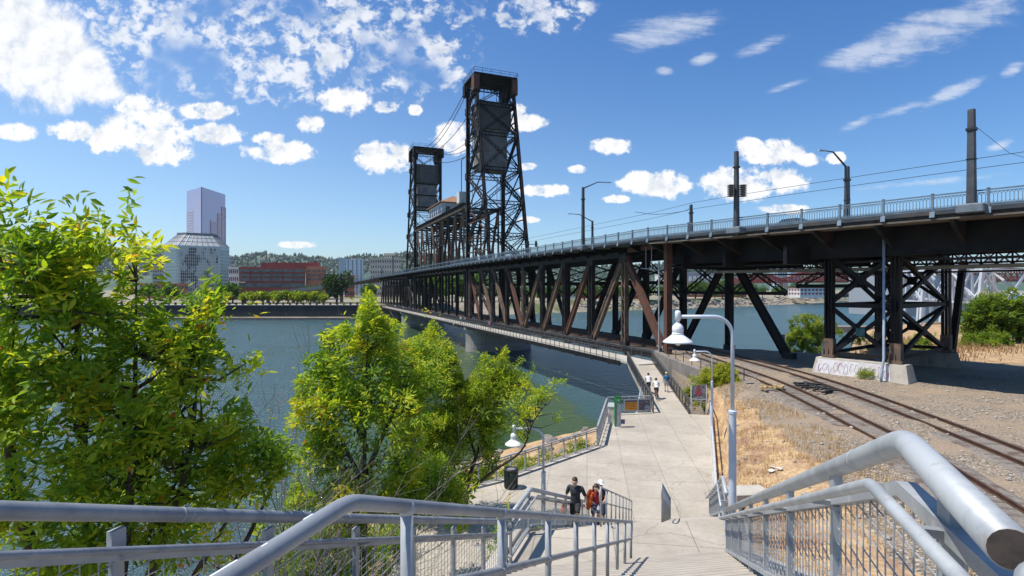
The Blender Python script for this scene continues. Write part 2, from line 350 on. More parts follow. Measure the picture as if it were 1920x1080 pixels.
def nz(X, Y, s, seed):
    r = np.random.RandomState(seed); o = np.zeros(X.shape)
    for k in range(6):
        a, b, p = r.uniform(-1, 1), r.uniform(-1, 1), r.uniform(0, 6.28); o += np.sin((a*X+b*Y)*s*(1+k*0.6)+p)/(1+0.5*k)
    return o
def ground_h(X, Y):
    dy = sdf(YARD, X, Y); dp = sdf(PLAZA, X, Y)
    slope = np.where(Y > 42.5, 2.2, 0.30)
    hy = GZ + 0.05*nz(X, Y, 0.9, 1) - np.maximum(dy, 0)*slope
    hp = PZ-0.12 - np.maximum(dp, 0)*np.where((Y > 24) & (X < 14), 1.7, .6)
    h = np.maximum(hy, hp); h = np.where((dp < np.where((Y > 40.0) | ((X < 6.5) & (Y > 24)), .05, .9)), np.minimum(h, PZ-0.12+np.maximum(dp, 0)*0.05), h); h = np.where((Y > 40.6) & (X < 15.2+(Y-41)*.09), np.minimum(h, PZ-.5-(Y-40.6)*.9), h)
    return np.maximum(h, -17.5), dy, dp
def build_ground():
    xs = np.concatenate([np.arange(-70, -8, 1.5), np.arange(-8, 46, 0.5), np.arange(46, 192, 2.5)])
    ys = np.concatenate([np.arange(-30, 5, 2.0), np.arange(5, 75, 0.5), np.arange(75, 150, 2.5)])
    X, Y = np.meshgrid(xs, ys); H, dy, dp = ground_h(X, Y)
    w = len(xs); V = np.stack([X, Y, H], -1).reshape(-1, 3).tolist()
    F = [(j*w+i, j*w+i+1, (j+1)*w+i+1, (j+1)*w+i) for j in range(len(ys)-1) for i in range(w-1)]
    mb = MB(); mb.V = V; mb.F = F
    m = bpy.data.materials.new('yard_gravel_and_dry_grass'); m.use_nodes = True; nt = m.node_tree; N = nt.nodes; L = nt.links
    b = N['Principled BSDF']; b.inputs['Roughness'].default_value = 0.95; b.inputs['Specular IOR Level'].default_value = 0.1
    tc = N.new('ShaderNodeTexCoord')
    def noise(s, d=6, r=0.6):
        t = N.new('ShaderNodeTexNoise'); L.new(tc.outputs['Object'], t.inputs[0]); t.inputs['Scale'].default_value = s; t.inputs['Detail'].default_value = d; t.inputs['Roughness'].default_value = r; return t.outputs[0]
    def vor(s):
        t = N.new('ShaderNodeTexVoronoi'); L.new(tc.outputs['Object'], t.inputs[0]); t.inputs['Scale'].default_value = s; return t
    def ramp(o, st):
        cr = N.new('ShaderNodeValToRGB'); L.new(o, cr.inputs[0]); e = cr.color_ramp.elements
        e[0].position, e[0].color = st[0][0], (*st[0][1], 1); e[1].position, e[1].color = st[-1][0], (*st[-1][1], 1)
        for p, c in st[1:-1]:
            x = e.new(p); x.color = (*c, 1)
        return cr.outputs[0]
    def mix(f, a, c, typ='MIX'):
        mx = N.new('ShaderNodeMix'); mx.data_type = 'RGBA'; mx.blend_type = typ
        if isinstance(f, float): mx.inputs[0].default_value = f
        else: L.new(f, mx.inputs[0])
        L.new(a, mx.inputs[6]); L.new(c, mx.inputs[7]); return mx.outputs[2]
    v1 = vor(16); vc = N.new('ShaderNodeSeparateColor'); L.new(v1.outputs['Color'], vc.inputs[0])
    grav = ramp(vc.outputs[0], [(0, (0.10, 0.080, 0.063)), (0.5, (0.215, 0.172, 0.132)), (0.9, (0.34, 0.28, 0.215)), (1, (0.51, 0.44, 0.35))])
    dirt = ramp(noise(9), [(0.3, (0.22, 0.16, 0.11)), (0.7, (0.36, 0.28, 0.20))])
    g2 = mix(ramp(noise(0.35), [(0.46, (0, 0, 0)), (0.62, (1, 1, 1))]), grav, dirt)
    grass = ramp(noise(7, 8, 0.75), [(0.3, (0.22, 0.13, 0.07)), (0.48, (0.43, 0.29, 0.155)), (0.68, (0.60, 0.46, 0.27))])
    gr2 = mix(ramp(noise(0.8), [(0.44, (0, 0, 0)), (0.62, (0.75, 0.75, 0.75))]), grass, ramp(noise(12), [(0.3, (0.16, 0.09, 0.065)), (0.7, (0.33, 0.19, 0.13))]))
    at = N.new('ShaderNodeAttribute'); at.attribute_name = 'grass'
    ad = N.new('ShaderNodeMath'); ad.operation = 'ADD'; L.new(at.outputs['Fac'], ad.inputs[0]); L.new(noise(0.55, 7), ad.inputs[1])
    c = mix(ramp(ad.outputs[0], [(0.93, (0, 0, 0)), (1.06, (1, 1, 1))]), g2, gr2)
    L.new(c, b.inputs['Base Color'])
    bp = N.new('ShaderNodeBump'); bp.inputs['Strength'].default_value = 0.6; bp.inputs['Distance'].default_value = 0.03; L.new(vc.outputs[1], bp.inputs['Height']); L.new(bp.outputs[0], b.inputs['Normal'])
    o = mb.structure('ground', m, smooth=True)
    track_x = np.interp(Y, [8, 15.5, 21, 26.5, 40, 50, 60], [13, 15.8, 17.3, 18.5, 20.3, 20.3, 20.0])
    g = np.clip((track_x-3.4-X)/2.2, 0, 1)*0.75                       # dry grass between the plaza edge and the near track
    g = np.where(dp < 2.5, np.clip(g+0.2, 0, 1), g)
    g = np.where(X < 8, np.maximum(g, 0.5), g)
    g = np.maximum(g, np.clip((X-44)/4, 0, 1)*np.clip((Y-50)/4, 0, 1)*0.8)   # the bank beyond the viaduct
    at = o.data.attributes.new('grass', 'FLOAT', 'POINT'); at.data.foreach_set('value', g.reshape(-1).astype(np.float32))
    return o
build_ground()
def tufts():
    r = np.random.RandomState(3); V = []; F = []; A = []
    n = 9000; X = r.uniform(7, 22, n); Y = r.uniform(8, 50, n); H, dy, dp = ground_h(X, Y)
    tx = np.interp(Y, [8, 15.5, 21, 26.5, 40, 50, 60], [13, 15.8, 17.3, 18.5, 20.3, 20.3, 20.0])
    pn = nz(X, Y, 0.55, 9)
    keep = (X < tx-2.2) & (dp > 0.5) & ((pn > -0.2) | (X < tx-6.5)) & (sdf([(1.2, 0), (6.5, 16), (8.4, 22.5), (4, 22), (-3, 0)], X, Y) > 0.5)
    X, Y, H = X[keep], Y[keep], H[keep]
    for x, y, h in zip(X, Y, H):
        for k in range(5):
            a = r.uniform(0, 6.28); ln = r.uniform(0.10, 0.38); le = r.uniform(0.05, 0.22); w = 0.012
            bx, by = x+r.normal(0, 0.08), y+r.normal(0, 0.08); b = len(V)
            V += [(bx-w*math.sin(a), by+w*math.cos(a), h-0.02), (bx+w*math.sin(a), by-w*math.cos(a), h-0.02), (bx+le*math.cos(a), by+le*math.sin(a), h+ln)]
            F.append((b, b+1, b+2)); A.append(r.uniform(0, 1))
    for cx, cy, rad, nn in ((48, 66, 4, 500), (54, 72, 5, 600), (44, 59, 4, 400), (58, 66, 5, 500)):
        for k in range(nn):
            bx, by = cx+r.normal(0, rad), cy+r.normal(0, rad*0.6); h = float(ground_h(np.array([bx]), np.array([by]))[0][0]); a = r.uniform(0, 6.28); b = len(V)
            V += [(bx-0.06, by, h), (bx+0.06, by, h), (bx+0.2*math.cos(a), by+0.2*math.sin(a), h+r.uniform(0.3, 0.9))]; F.append((b, b+1, b+2)); A.append(r.uniform(0, 0.7))
    mb = MB(); mb.V = V; mb.F = F; mb.build('dry_grass', DRY, rnd=A)['kind'] = 'stuff'
    tag(bpy.data.objects['dry_grass'], 'tall dry golden grass on the bank between path and tracks', 'dry grass')
tufts()

# ------------------------------------------------------------------ plaza and ramp paving
def paving_mat():
    m = bpy.data.materials.new('paving_concrete'); m.use_nodes = True; nt = m.node_tree; N = nt.nodes; L = nt.links
    b = N['Principled BSDF']; b.inputs['Roughness'].default_value = 0.85; b.inputs['Specular IOR Level'].default_value = 0.25
    tc = N.new('ShaderNodeTexCoord'); mp = N.new('ShaderNodeMapping'); L.new(tc.outputs['Object'], mp.inputs[0]); mp.inputs['Rotation'].default_value = (0, 0, R(8))
    br = N.new('ShaderNodeTexBrick'); L.new(mp.outputs[0], br.inputs[0]); br.offset = 0; br.inputs['Scale'].default_value = 1
    br.inputs['Mortar Size'].default_value = 0.014; br.inputs['Brick Width'].default_value = 1.95; br.inputs['Row Height'].default_value = 2.3; br.inputs['Mortar Smooth'].default_value = 0.3
    br.inputs['Color1'].default_value = (0.43, 0.38, 0.31, 1); br.inputs['Color2'].default_value = (0.385, 0.34, 0.28, 1); br.inputs['Mortar'].default_value = (0.22, 0.195, 0.165, 1); br.inputs['Bias'].default_value = 0
    def noise(s, d=7):
        t = N.new('ShaderNodeTexNoise'); L.new(tc.outputs['Object'], t.inputs[0]); t.inputs['Scale'].default_value = s; t.inputs['Detail'].default_value = d; t.inputs['Roughness'].default_value = 0.65; return t.outputs[0]
    def mr(o, a, z, c, d):
        r = N.new('ShaderNodeMapRange'); L.new(o, r.inputs[0]); r.inputs[1].default_value = a; r.inputs[2].default_value = z; r.inputs[3].default_value = c; r.inputs[4].default_value = d; return r.outputs[0]
    cur = br.outputs[0]
    vo = N.new('ShaderNodeTexVoronoi'); L.new(tc.outputs['Object'], vo.inputs[0]); vo.inputs['Scale'].default_value = 1.7; vo.inputs['Randomness'].default_value = 1
    sp = N.new('ShaderNodeMix'); sp.data_type = 'RGBA'; sp.blend_type = 'MULTIPLY'; L.new(mr(vo.outputs['Distance'], .03, .055, 1, 0), sp.inputs[0]); L.new(cur, sp.inputs[6]); sp.inputs[7].default_value = (.55, .55, .55, 1); cur = sp.outputs[2]
    ck = N.new('ShaderNodeTexVoronoi'); ck.feature = 'DISTANCE_TO_EDGE'; ck.inputs['Scale'].default_value = .22
    ws = N.new('ShaderNodeVectorMath'); ws.operation = 'ADD'; wn_ = N.new('ShaderNodeTexNoise'); wn_.inputs['Scale'].default_value = .9; wn_.inputs['Detail'].default_value = 6; L.new(tc.outputs['Object'], wn_.inputs[0]); L.new(tc.outputs['Object'], ws.inputs[0]); L.new(wn_.outputs['Color'], ws.inputs[1]); L.new(ws.outputs[0], ck.inputs[0])
    c2 = N.new('ShaderNodeMix'); c2.data_type = 'RGBA'; c2.blend_type = 'MULTIPLY'; L.new(mr(ck.outputs['Distance'], .0015, .004, .55, 0), c2.inputs[0]); L.new(cur, c2.inputs[6]); c2.inputs[7].default_value = (.5, .48, .45, 1); cur = c2.outputs[2]
    for s, a, z, lo, hi in ((0.45, 0.35, 0.7, 1.08, 0.80), (5, 0.3, 0.75, 1.06, 0.86), (60, 0.3, 0.7, 1.06, 0.94)):
        mx = N.new('ShaderNodeMix'); mx.data_type = 'RGBA'; mx.blend_type = 'MULTIPLY'; mx.inputs[0].default_value = 1; L.new(cur, mx.inputs[6]); L.new(mr(noise(s), a, z, lo, hi), mx.inputs[7]); cur = mx.outputs[2]
    L.new(cur, b.inputs['Base Color'])
    bp = N.new('ShaderNodeBump'); bp.inputs['Strength'].default_value = 0.08; L.new(noise(50), bp.inputs['Height']); L.new(bp.outputs[0], b.inputs['Normal'])
    return m
PAVE = paving_mat()
mb = MB(); mb.prism(PLAZA, PZ-0.25, PZ); mb.structure('plaza', PAVE)
RC, RE, RD, RF = (10.9, 41.3), (13.6, 41.0), (13.3, 61.4), (16.5, 63.2); WZ = -8.6
mb = MB()
t0 = [(*RC, PZ+0.004), (*RE, PZ+0.004), (*RF, WZ), (*RD, WZ)]
mb.add([*t0, *[(x, y, z-0.4) for x, y, z in t0]], [(0, 1, 2, 3), (7, 6, 5, 4), (0, 4, 5, 1), (1, 5, 6, 2), (2, 6, 7, 3), (3, 7, 4, 0)])
mb.structure('path', PAVE)
# seawall under the river edge of the plaza
mb = MB(); e = [(-3.95, 17), (-3.9, 21), (-4.15, 24.3), (-0.8, 26.6), (5.2, 32.5), (7.27, 40.65), (10.9, 41.3)]
for a, b in zip(e[:-1], e[1:]): mb.bar((*a, PZ-0.2), (*b, PZ-0.2), 0.35, 0.5)
mb.structure('plaza_kerb', CONC)
mb = MB()
for a, b in (((8.6, 22.4), (15.25, 40.9)),): mb.bar((*a, PZ-0.09), (*b, PZ-0.09), 0.22, 0.36)
mb.top('concrete_kerb', CONC, 'low concrete kerb along the dry grass edge of the plaza', 'kerb')
# retaining wall between ramp and rail yard
mb = MB(); w = [(18.6, 41.6), (17.3, 46.5), (16.75, 57.7), (17.0, 63.0)]
for (a, b), h in zip(zip(w[:-1], w[1:]), (0, 0.02, 0.04)): mb.bar((*a, -9.2+h), (*b, -9.2+h), 0.7, 3.6)
rw = mb.top('retaining_wall', CONCD, 'old stained concrete retaining wall beside the ramp below the rail yard', 'retaining wall')

# ------------------------------------------------------------------ staircase
SN = (-0.158, 0.987)
def SY(X0, s): return (s+0.158*X0)/0.9357
def SP(X0, s, z): y = SY(X0, s); return Vector((X0+0.325*y, y, z))
ZT, ZL = -1.75, -6.2; S0, S1, S2, S3 = 2.0, 11.34, 13.3, 20.7
def zn(s):
    if s <= S0: return ZT
    if s <= S1: return ZT+(ZL-ZT)*(s-S0)/(S1-S0)
    if s <= S2: return ZL
    if s <= S3: return ZL+(PZ-ZL)*(s-S2)/(S3-S2)
    return PZ
XL, XR = -4.15, 1.30
def stairs():
    t = thing('concrete_staircase', 'long pale concrete staircase with a landing leading down to the plaza', 'staircase', SP(-1.4, S3, PZ))
    STEP = mat('stair_concrete', (0.41, 0.365, 0.305), (0.34, 0.30, 0.25), 0.85, 1.5, 0, 0.12, 40, c3=(0.30, 0.27, 0.235), s3=0.7, lo3=0.55, hi3=0.8)
    def slab(mb, s0, s1, z, zb): 
        v = [SP(XL, s0, z), SP(XR, s0, z), SP(XR, s1, z), SP(XL, s1, z)]; v += [Vector((p.x, p.y, zb)) for p in v]
        mb.add(v, [(0, 1, 2, 3), (7, 6, 5, 4), (0, 4, 5, 1), (1, 5, 6, 2), (2, 6, 7, 3), (3, 7, 4, 0)])
    mb = MB(); slab(mb, -3.0, S0, ZT, PZ-0.1); mb.build('top_landing', STEP, t)
    mb = MB(); n = 27; d = (S1-S0)/n; h = (ZL-ZT)/(n+1)
    for i in range(n): slab(mb, S0+d*i+0.002, S0+d*(i+1), ZT+h*(i+1), PZ-0.1)
    mb.build('upper_flight', STEP, t)
    ng = MB()
    for i in range(n+1):
        s = S0+d*i; z = ZT+h*i+.0025
        for k in (.05,): v = [SP(XL+.2, s-k, z), SP(XR-.2, s-k, z), SP(XR-.2, s-k+.014, z), SP(XL+.2, s-k+.014, z)]; ng.face(*v)
    ng.build('nosing_grooves', mat('groove_grey', (0.30, 0.265, 0.22), None, .9), t)
    mb = MB(); slab(mb, S1+0.002, S2, ZL, PZ-0.1); o = mb.build('landing', PAVE, t)
    mb = MB(); n = 20; d = (S3-S2)/n; h = (PZ-ZL)/(n+1)
    for i in range(n): slab(mb, S2+d*i+0.002, S2+d*(i+1), ZL+h*(i+1), PZ-0.1)
    mb.build('lower_flight', STEP, t)
    for X0, w in ((XL-0.14, 0.26), (XR+0.14, 0.26)):
        mb = MB(); ks = [-3, S0, S1, S2, S3]
        for a, b in zip(ks[:-1], ks[1:]):
            v = []
            for s in (a, b):
                for X in (X0-w/2, X0+w/2):
                    p = SP(X, s, zn(s)+0.10); v += [p, Vector((p.x, p.y, PZ-0.1))]
            mb.add(v, [(0, 2, 6, 4), (1, 5, 7, 3), (0, 4, 5, 1), (2, 3, 7, 6), (0, 1, 3, 2), (4, 6, 7, 5)])
        mb.build('cheek_wall', CONC, t)
stairs()
def prof(X0, s0, s1, dz):
    ks = [s0]+[k for k in (S0, S1, S2, S3) if s0 < k < s1]+[s1]
    return [SP(X0, s, zn(s)+dz) for s in ks]
def bend(pts, r=0.06):
    out = [pts[0]]
    for a, b, c in zip(pts[:-2], pts[1:-1], pts[2:]):
        for k in range(5):
            u = k/4; p0 = b+(a-b).normalized()*r; p2 = b+(c-b).normalized()*r
            out.append(p0*(1-u)**2+b*2*u*(1-u)+p2*u*u)
    return out+[pts[-1]]
def guard(label, X0, inward, s0, s1, sp=1.32, cut=True, gh=1.09, gs0=None, tm=None, gm=None):
    GALVT = tm or MATS['galvanised_tube']; GALV = gm or MATS['galvanised_steel']
    t = thing('stair_guardrail', label, 'railing', SP(X0, (s0+s1)/2, zn((s0+s1)/2)))
    nrm = Vector((0.951, -0.309, 0))
    mb = MB(); q0 = prof(X0, s0 if gs0 is None else gs0, s1, gh)
    if gs0 is not None: q0[0] = SP(.824, gs0, ZT+gh)
    mb.tube(bend(q0, 0.10), 0.055, 18, caps=True); mb.build('guard_tube', GALVT, t, True)
    for s in np.arange(max(2.6, s0+.6), s1, 1.9):
        p = SP(X0, s, zn(s)+gh); p2 = SP(X0, s+.018, zn(s+.018)+gh); mb = MB(); mb.tube([p, p2], .0568, 18); mb.build('weld_seam', GALV, t, True)
    hp = prof(X0+inward, s0-0.3, s1+0.25, 0.915); mb = MB(); mb.tube(bend(hp, 0.05), 0.027, 12)
    mb.build('handrail', GALVT, t, True)
    mb = MB(); q = prof(X0, s0, s1, 0.885)
    for a, b in zip(q[:-1], q[1:]): mb.bar(a, b, 0.075, 0.06, nrm)
    mb.build('top_beam', GALV, t)
    mb = MB(); q2 = prof(X0, s0, s1, 0.17)
    for a, b in zip(q2[:-1], q2[1:]): mb.bar(a, b, 0.075, 0.05, nrm)
    mb.build('bottom_beam', GALV, t)
    n = max(2, int(round((s1-s0)/sp))); ss = [s0+0.06+(s1-s0-0.12)*i/n for i in range(n+1)]
    for s in ss:
        mb = MB(); p = SP(X0, s, zn(s)); d = Vector((0.309, 0.951, 0))
        mb.bar(p+Vector((0, 0, -0.02)), p+Vector((0, 0, 0.86)), 0.075, 0.05, d)
        mb.bar(p+Vector((0, 0, 0.9)), p+Vector((0, 0, 1.07)), 0.05, 0.10, nrm)
        mb.box(p+Vector((0, 0, 0.008)), 0.16, 0.16, 0.016, 0.32)
        mb.bar(p+Vector((0, 0, 0.87)), SP(X0+inward, s, zn(s)+0.90), 0.04, 0.03)
        mb.build('post', GALV, t)
    ks = sorted(set(ss+[k for k in (S0, S1, S2, S3) if s0 < k < s1]))
    for a, b in zip(ss[:-1], ss[1:]):
        mb = MB(); L = (b-a)/0.987*1.0; m = max(2, int(L/0.098))
        for i in range(1, m):
            s = a+(b-a)*i/m; mb.tube([SP(X0, s, zn(s)+0.18), SP(X0, s, zn(s)+0.86)], 0.0042, 5, False)
        z0 = min(zn(a), zn(b))+0.19; z1 = max(zn(a), zn(b))+0.86; z = math.ceil(z0/0.1)*0.1
        while z < z1:
            # the part of this horizontal wire inside the sloping panel
            inside = [s for s in [a+(b-a)*i/40 for i in range(41)] if zn(s)+0.18 <= z <= zn(s)+0.86]
            if len(inside) > 1: mb.tube([SP(X0, inside[0], z)+nrm*0.006, SP(X0, inside[-1], z)+nrm*0.006], 0.0042, 5, False)
            z += 0.1
        if mb.V: mb.build('mesh_panel', GALV, t)
    return t
GRD = guard('galvanised guardrail with thick top tube along the right edge of the stairs', 0.95, -0.16, 0.2, S1-0.05, gs0=1.13)
gl = guard('galvanised mesh guardrail along the left edge of the upper stairs below the tree', -3.93, 0.16, -1.0, S1+0.3, gh=1.18, tm=GALVD)
guard('galvanised guardrail on the right of the lower flight behind the lamp pole', 1.02, -0.16, S1+0.9, S3+0.3)
guard('galvanised mesh guardrail beside the left edge of the lower flight and landing', -3.93, 0.16, S1+0.45, S3+0.3)
mb = MB(); a_ = SP(.824, 1.128, ZT+1.09); b_ = SP(.826, 1.14, ZT+1.09); mb.tube([a_, b_], .0515, 18); mb.build('tube_mouth', mat('hollow_shade_brown', (.085, .06, .048), (.05, .04, .035), .9, 20), GRD)  # flat disc, its dark brown painted for the shade inside the open tube
# the tube that starts again beyond the gap at the top landing
mb = MB(); mb.tube([SP(0.72, -1.5, ZT+1.07), SP(0.82, 1.0, ZT+1.07), SP(.822, 1.035, ZT+1.07), SP(.823, 1.055, ZT+1.07)], [0.055, .055, .045, .02], 18)
ot = mb.top('handrail_tube', GALVT, 'short end of grey tube rail at the right edge beside the cut guardrail', 'railing', True)
def mid_rail(label, X0, s0, s1, h=0.975, sp=1.1, r=0.030, loop_near=False, tm=None):
    t = thing('stair_handrail', label, 'handrail', SP(X0, (s0+s1)/2, zn((s0+s1)/2)))
    mb = MB(); pts = prof(X0, s0, s1, h); mb.tube(bend(pts, 0.07), r, 14); mb.build('top_rail', tm or GALVT, t, True)
    mb = MB(); mb.tube(bend(prof(X0, s0, s1, h-0.38), 0.07), r*0.85, 12); mb.build('middle_rail', tm or GALVT, t, True)
    d = Vector((0.309, 0.951, 0))
    for s, e in (((s0, -1), (s1, 1)) if loop_near else ((s1, 1),)):
        a = SP(X0, s, zn(s)+h); b = SP(X0, s, zn(s)+h-0.38); c = (a+b)/2
        mb = MB(); mb.tube([c+Vector((0, 0, 0.19*math.cos(k*math.pi/8)))+d*e*0.19*math.sin(k*math.pi/8) for k in range(9)], r*0.85, 10); mb.build('end_loop', GALVT, t, True)
    n = max(1, int(round((s1-s0)/sp)))
    for i in range(n+1):
        s = s0+(s1-s0)*i/n; p = SP(X0, s, zn(s)); mb = MB(); mb.tube([p-Vector((0, 0, .03)), p+Vector((0, 0, h))], r*0.95, 12)
        mb.ell(p+Vector((0, 0, h-0.01)), (r*1.28, r*1.28, r*1.25), 12, 6); mb.lathe(p+Vector((0, 0, h-0.38-r)), [(r*1.15, 0), (r*1.15, r*2)], 12)
        mb.build('post', GALV, t, True)
mid_rail('grey two rail tubular handrail running down the middle of the upper stairs', -1.22, -1.0, S1+0.05, tm=GALVD)
MR_ = [o for o in bpy.data.objects if o.name.startswith('stair_handrail')][0]
for a_, b_, k_ in ((1.02, 1.10, .2), (1.20, 1.23, .5), (1.32, 1.345, .1), (1.46, 1.56, .35), (1.63, 1.65, .0), (1.80, 1.84, .4), (2.5, 2.52, .3), (3.1, 3.16, .2)):
    o_ = Vector((-.951*math.sin(k_), .309*math.sin(k_), math.cos(k_)))*.0302; mb = MB(); mb.bar(SP(-1.22, a_, zn(a_)+.975)+o_, SP(-1.22, b_, zn(b_)+.975)+o_, .006, .0012); mb.build('paint_scratch', mat('scratch_white', (.66, .68, .70), None, .6), MR_)
mid_rail('short grey handrail at the top of the lower flight nearest the woman', -2.2, S2+0.05, S3, 1.03, 0.9, 0.024, True)
mid_rail('short grey handrail standing alone at the top of the lower flight on the right', -0.62, S2+0.05, S3, 1.03, 0.42, 0.022, True)

# ------------------------------------------------------------------ plaza and ramp railings
def fence(name, label, pts, h, sp, m, post=0.05, rail=0.045, pick=0.0, mid=(0.12,), capw=None):
    pts = [Vector(p) for p in pts]; t = thing(name, label, 'railing', pts[0]); up = Vector((0, 0, 1))
    mb = MB()
    for a, b in zip(pts[:-1], pts[1:]): mb.bar(a+up*h, b+up*h, capw or rail*1.5, rail)
    mb.build('top_rail', m, t)
    for z in mid:
        mb = MB()
        for a, b in zip(pts[:-1], pts[1:]): mb.bar(a+up*z, b+up*z, rail*0.8, rail*0.8)
        mb.build('lower_rail', m, t)
    mp = MB()
    for i, (a, b) in enumerate(zip(pts[:-1], pts[1:])):
        n = max(1, int(round((b-a).length/sp)))
        for k in range(n+(1 if i == len(pts)-2 else 0)):
            p = a+(b-a)*(k/n); mb = MB(); mb.bar(p, p+up*h, post, post*1.3, (b-a)); mb.build('post', m, t)
        if pick:
            q = max(1, int((b-a).length/pick))
            for k in range(q): p = a+(b-a)*(k/q); mp.bar(p+up*mid[0], p+up*(h-0.03), 0.012, 0.012)
    if pick: mp.build('infill_bars', m, t)['kind'] = 'stuff'
    return t
fence('plaza_railing', 'grey post and rail fence along the river edge of the plaza behind the bin', [(-4.1, 24.4, PZ), (-0.8, 26.7, PZ), (5.2, 32.6, PZ)], 1.12, 1.0, GALV, 0.06, 0.06, 0.0, (0.12, 0.98))
fence('plaza_railing', 'grey fence on the far river edge of the plaza running to the white box', [(5.25, 32.75, PZ), (7.25, 40.8, PZ)], 1.22, 0.9, GALV, 0.07, 0.07, 0.16, (0.12, 1.0))
bf = fence('plaza_railing', 'grey framed railing carrying the orange sign and the dark board', [(7.35, 40.95, PZ), (10.75, 41.5, PZ)], 1.3, 1.75, GALV, 0.07, 0.07, 0.0, (0.14, 1.1))
fence('plaza_railing', 'short dark grey railing in front of the graffiti board by the bush', [(13.85, 41.05, PZ), (15.1, 40.8, PZ)], 1.15, 0.63, GALV, 0.06, 0.06, 0, (0.14, 0.95))
fence('ramp_railing', 'dark grey railing on the river side of the ramp to the bridge', [(10.95, 41.4, PZ), (*RD, WZ)], 1.25, 1.1, DARKRAIL, 0.09, 0.06, 0, (0.12, 1.05))
fence('ramp_railing', 'dark grey railing on the wall side of the ramp to the bridge', [(13.62, 41.1, PZ), (*RF, WZ)], 1.2, 1.3, DARKRAIL, 0.06, 0.06, 0.2, (0.12, 1.0))
fence('edge_railing', 'thin pale rail along the edge between plaza and dry grass', [(8.75, 22.9, PZ), (15.1, 40.6, PZ)], 1.0, 2.6, LAMPP, 0.05, 0.05, 0, (0.5,))
wf = fence('yard_fence', 'low dark wire fence on top of the stained retaining wall', [(18.4, 42.3, -7.35), (17.4, 46.7, -7.35), (16.9, 57.5, -7.35)], 0.95, 2.2, DARKRAIL, 0.05, 0.03, 0, (0.5,))

# ------------------------------------------------------------------ street lamps with bell shades
def lamp(label, base, zl, arm, ang, sc=1.0, stain=False):
    b = Vector(base); t = thing('street_lamp', label, 'street lamp', b, 'bell shaded street lamps by the path')
    up = Vector((0, 0, 1)); d = Vector((math.cos(ang), math.sin(ang), 0)); H = zl-b.z+0.55*sc
    mb = MB(); z1 = H*0.66
    mb.lathe(b, [(0.13, 0), (0.13, 0.03), (0.085, 0.05), (0.08, z1), (0.092, z1+0.01), (0.092, z1+0.06), (0.055, z1+0.08)], 16); mb.build('pole', LAMPP, t, False)
    mb = MB(); r = 0.42*sc; pts = [b+up*(z1+0.05), b+up*(H-r)]
    pts += [b+up*(H-r+r*math.sin(k*math.pi/16))+d*(r-r*math.cos(k*math.pi/16)) for k in range(1, 9)]; pts.append(b+up*H+d*arm)
    mb.tube(pts, 0.042*sc, 10); mb.build('arm', LAMPP, t, True)
    c = b+d*arm; mb = MB(); z0 = H-0.55*sc
    mb.lathe(c, [(0.0, H+0.14*sc), (0.05*sc, H+0.13*sc), (0.062*sc, H+0.08*sc), (0.062*sc, H-0.07*sc), (0.04*sc, H-0.09*sc), (0.035*sc, H-0.13*sc), (0.07*sc, H-0.16*sc), (0.12*sc, H-0.22*sc), (0.125*sc, H-0.33*sc), (0.11*sc, H-0.35*sc), (0.125*sc, H-0.36*sc), (0.13*sc, H-0.40*sc)], 20)
    mb.build('lamp_cap', WHITEM, t, True)
    mb = MB(); mb.lathe(c, [(0.13*sc, H-0.40*sc), (0.20*sc, H-0.46*sc), (0.31*sc, z0+0.01*sc), (0.335*sc, z0-0.03*sc), (0.325*sc, z0-0.03*sc), (0.29*sc, z0+0.01*sc), (0.12*sc, H-0.42*sc)], 28)
    sh = mb.build('lamp_shade', WHITEM, t, True); mb = MB(); mb.ell(c+up*(z0+0.02), (0.09*sc, 0.09*sc, 0.12*sc), 10, 6); mb.build('bulb', mat('frosted_glass', (0.7, 0.7, 0.68), None, 0.3), sh, True)
    if stain:
        mb = MB(); rr = random.Random(4)
        for k in range(16):
            z = rr.uniform(0.4, 2.4); a = rr.uniform(-2.6, -0.4); w = rr.uniform(0.03, 0.06); q = b+Vector((math.cos(a)*0.0835, math.sin(a)*0.0835, z)); tn = Vector((-math.sin(a), math.cos(a), 0))
            mb.bar(q-tn*w/2, q+tn*w/2, 0.004, rr.uniform(0.03, 0.09), Vector((math.cos(a), math.sin(a), 0)))
        mb.build('sticker_patches', mat('sticker', (0.12, 0.16, 0.34), (0.25, 0.05, 0.05), 0.5, 9), t)
lamp('white bell lamp on a tall pale pole in front of the bridge beside the stairs', (4.92, 11.9, -7.0), -1.19, 1.22, R(180), 1.0)
lamp('small distant white bell lamp on a thin pole by the yellow green bush', (12.6, 33.6, PZ), -4.55, 1.10, R(180), 1.0)
lamp('white bell lamp half hidden by tree leaves with a pole covered in stickers', (1.12, 19.0, PZ), -5.55, 1.05, R(180), 0.98, True)
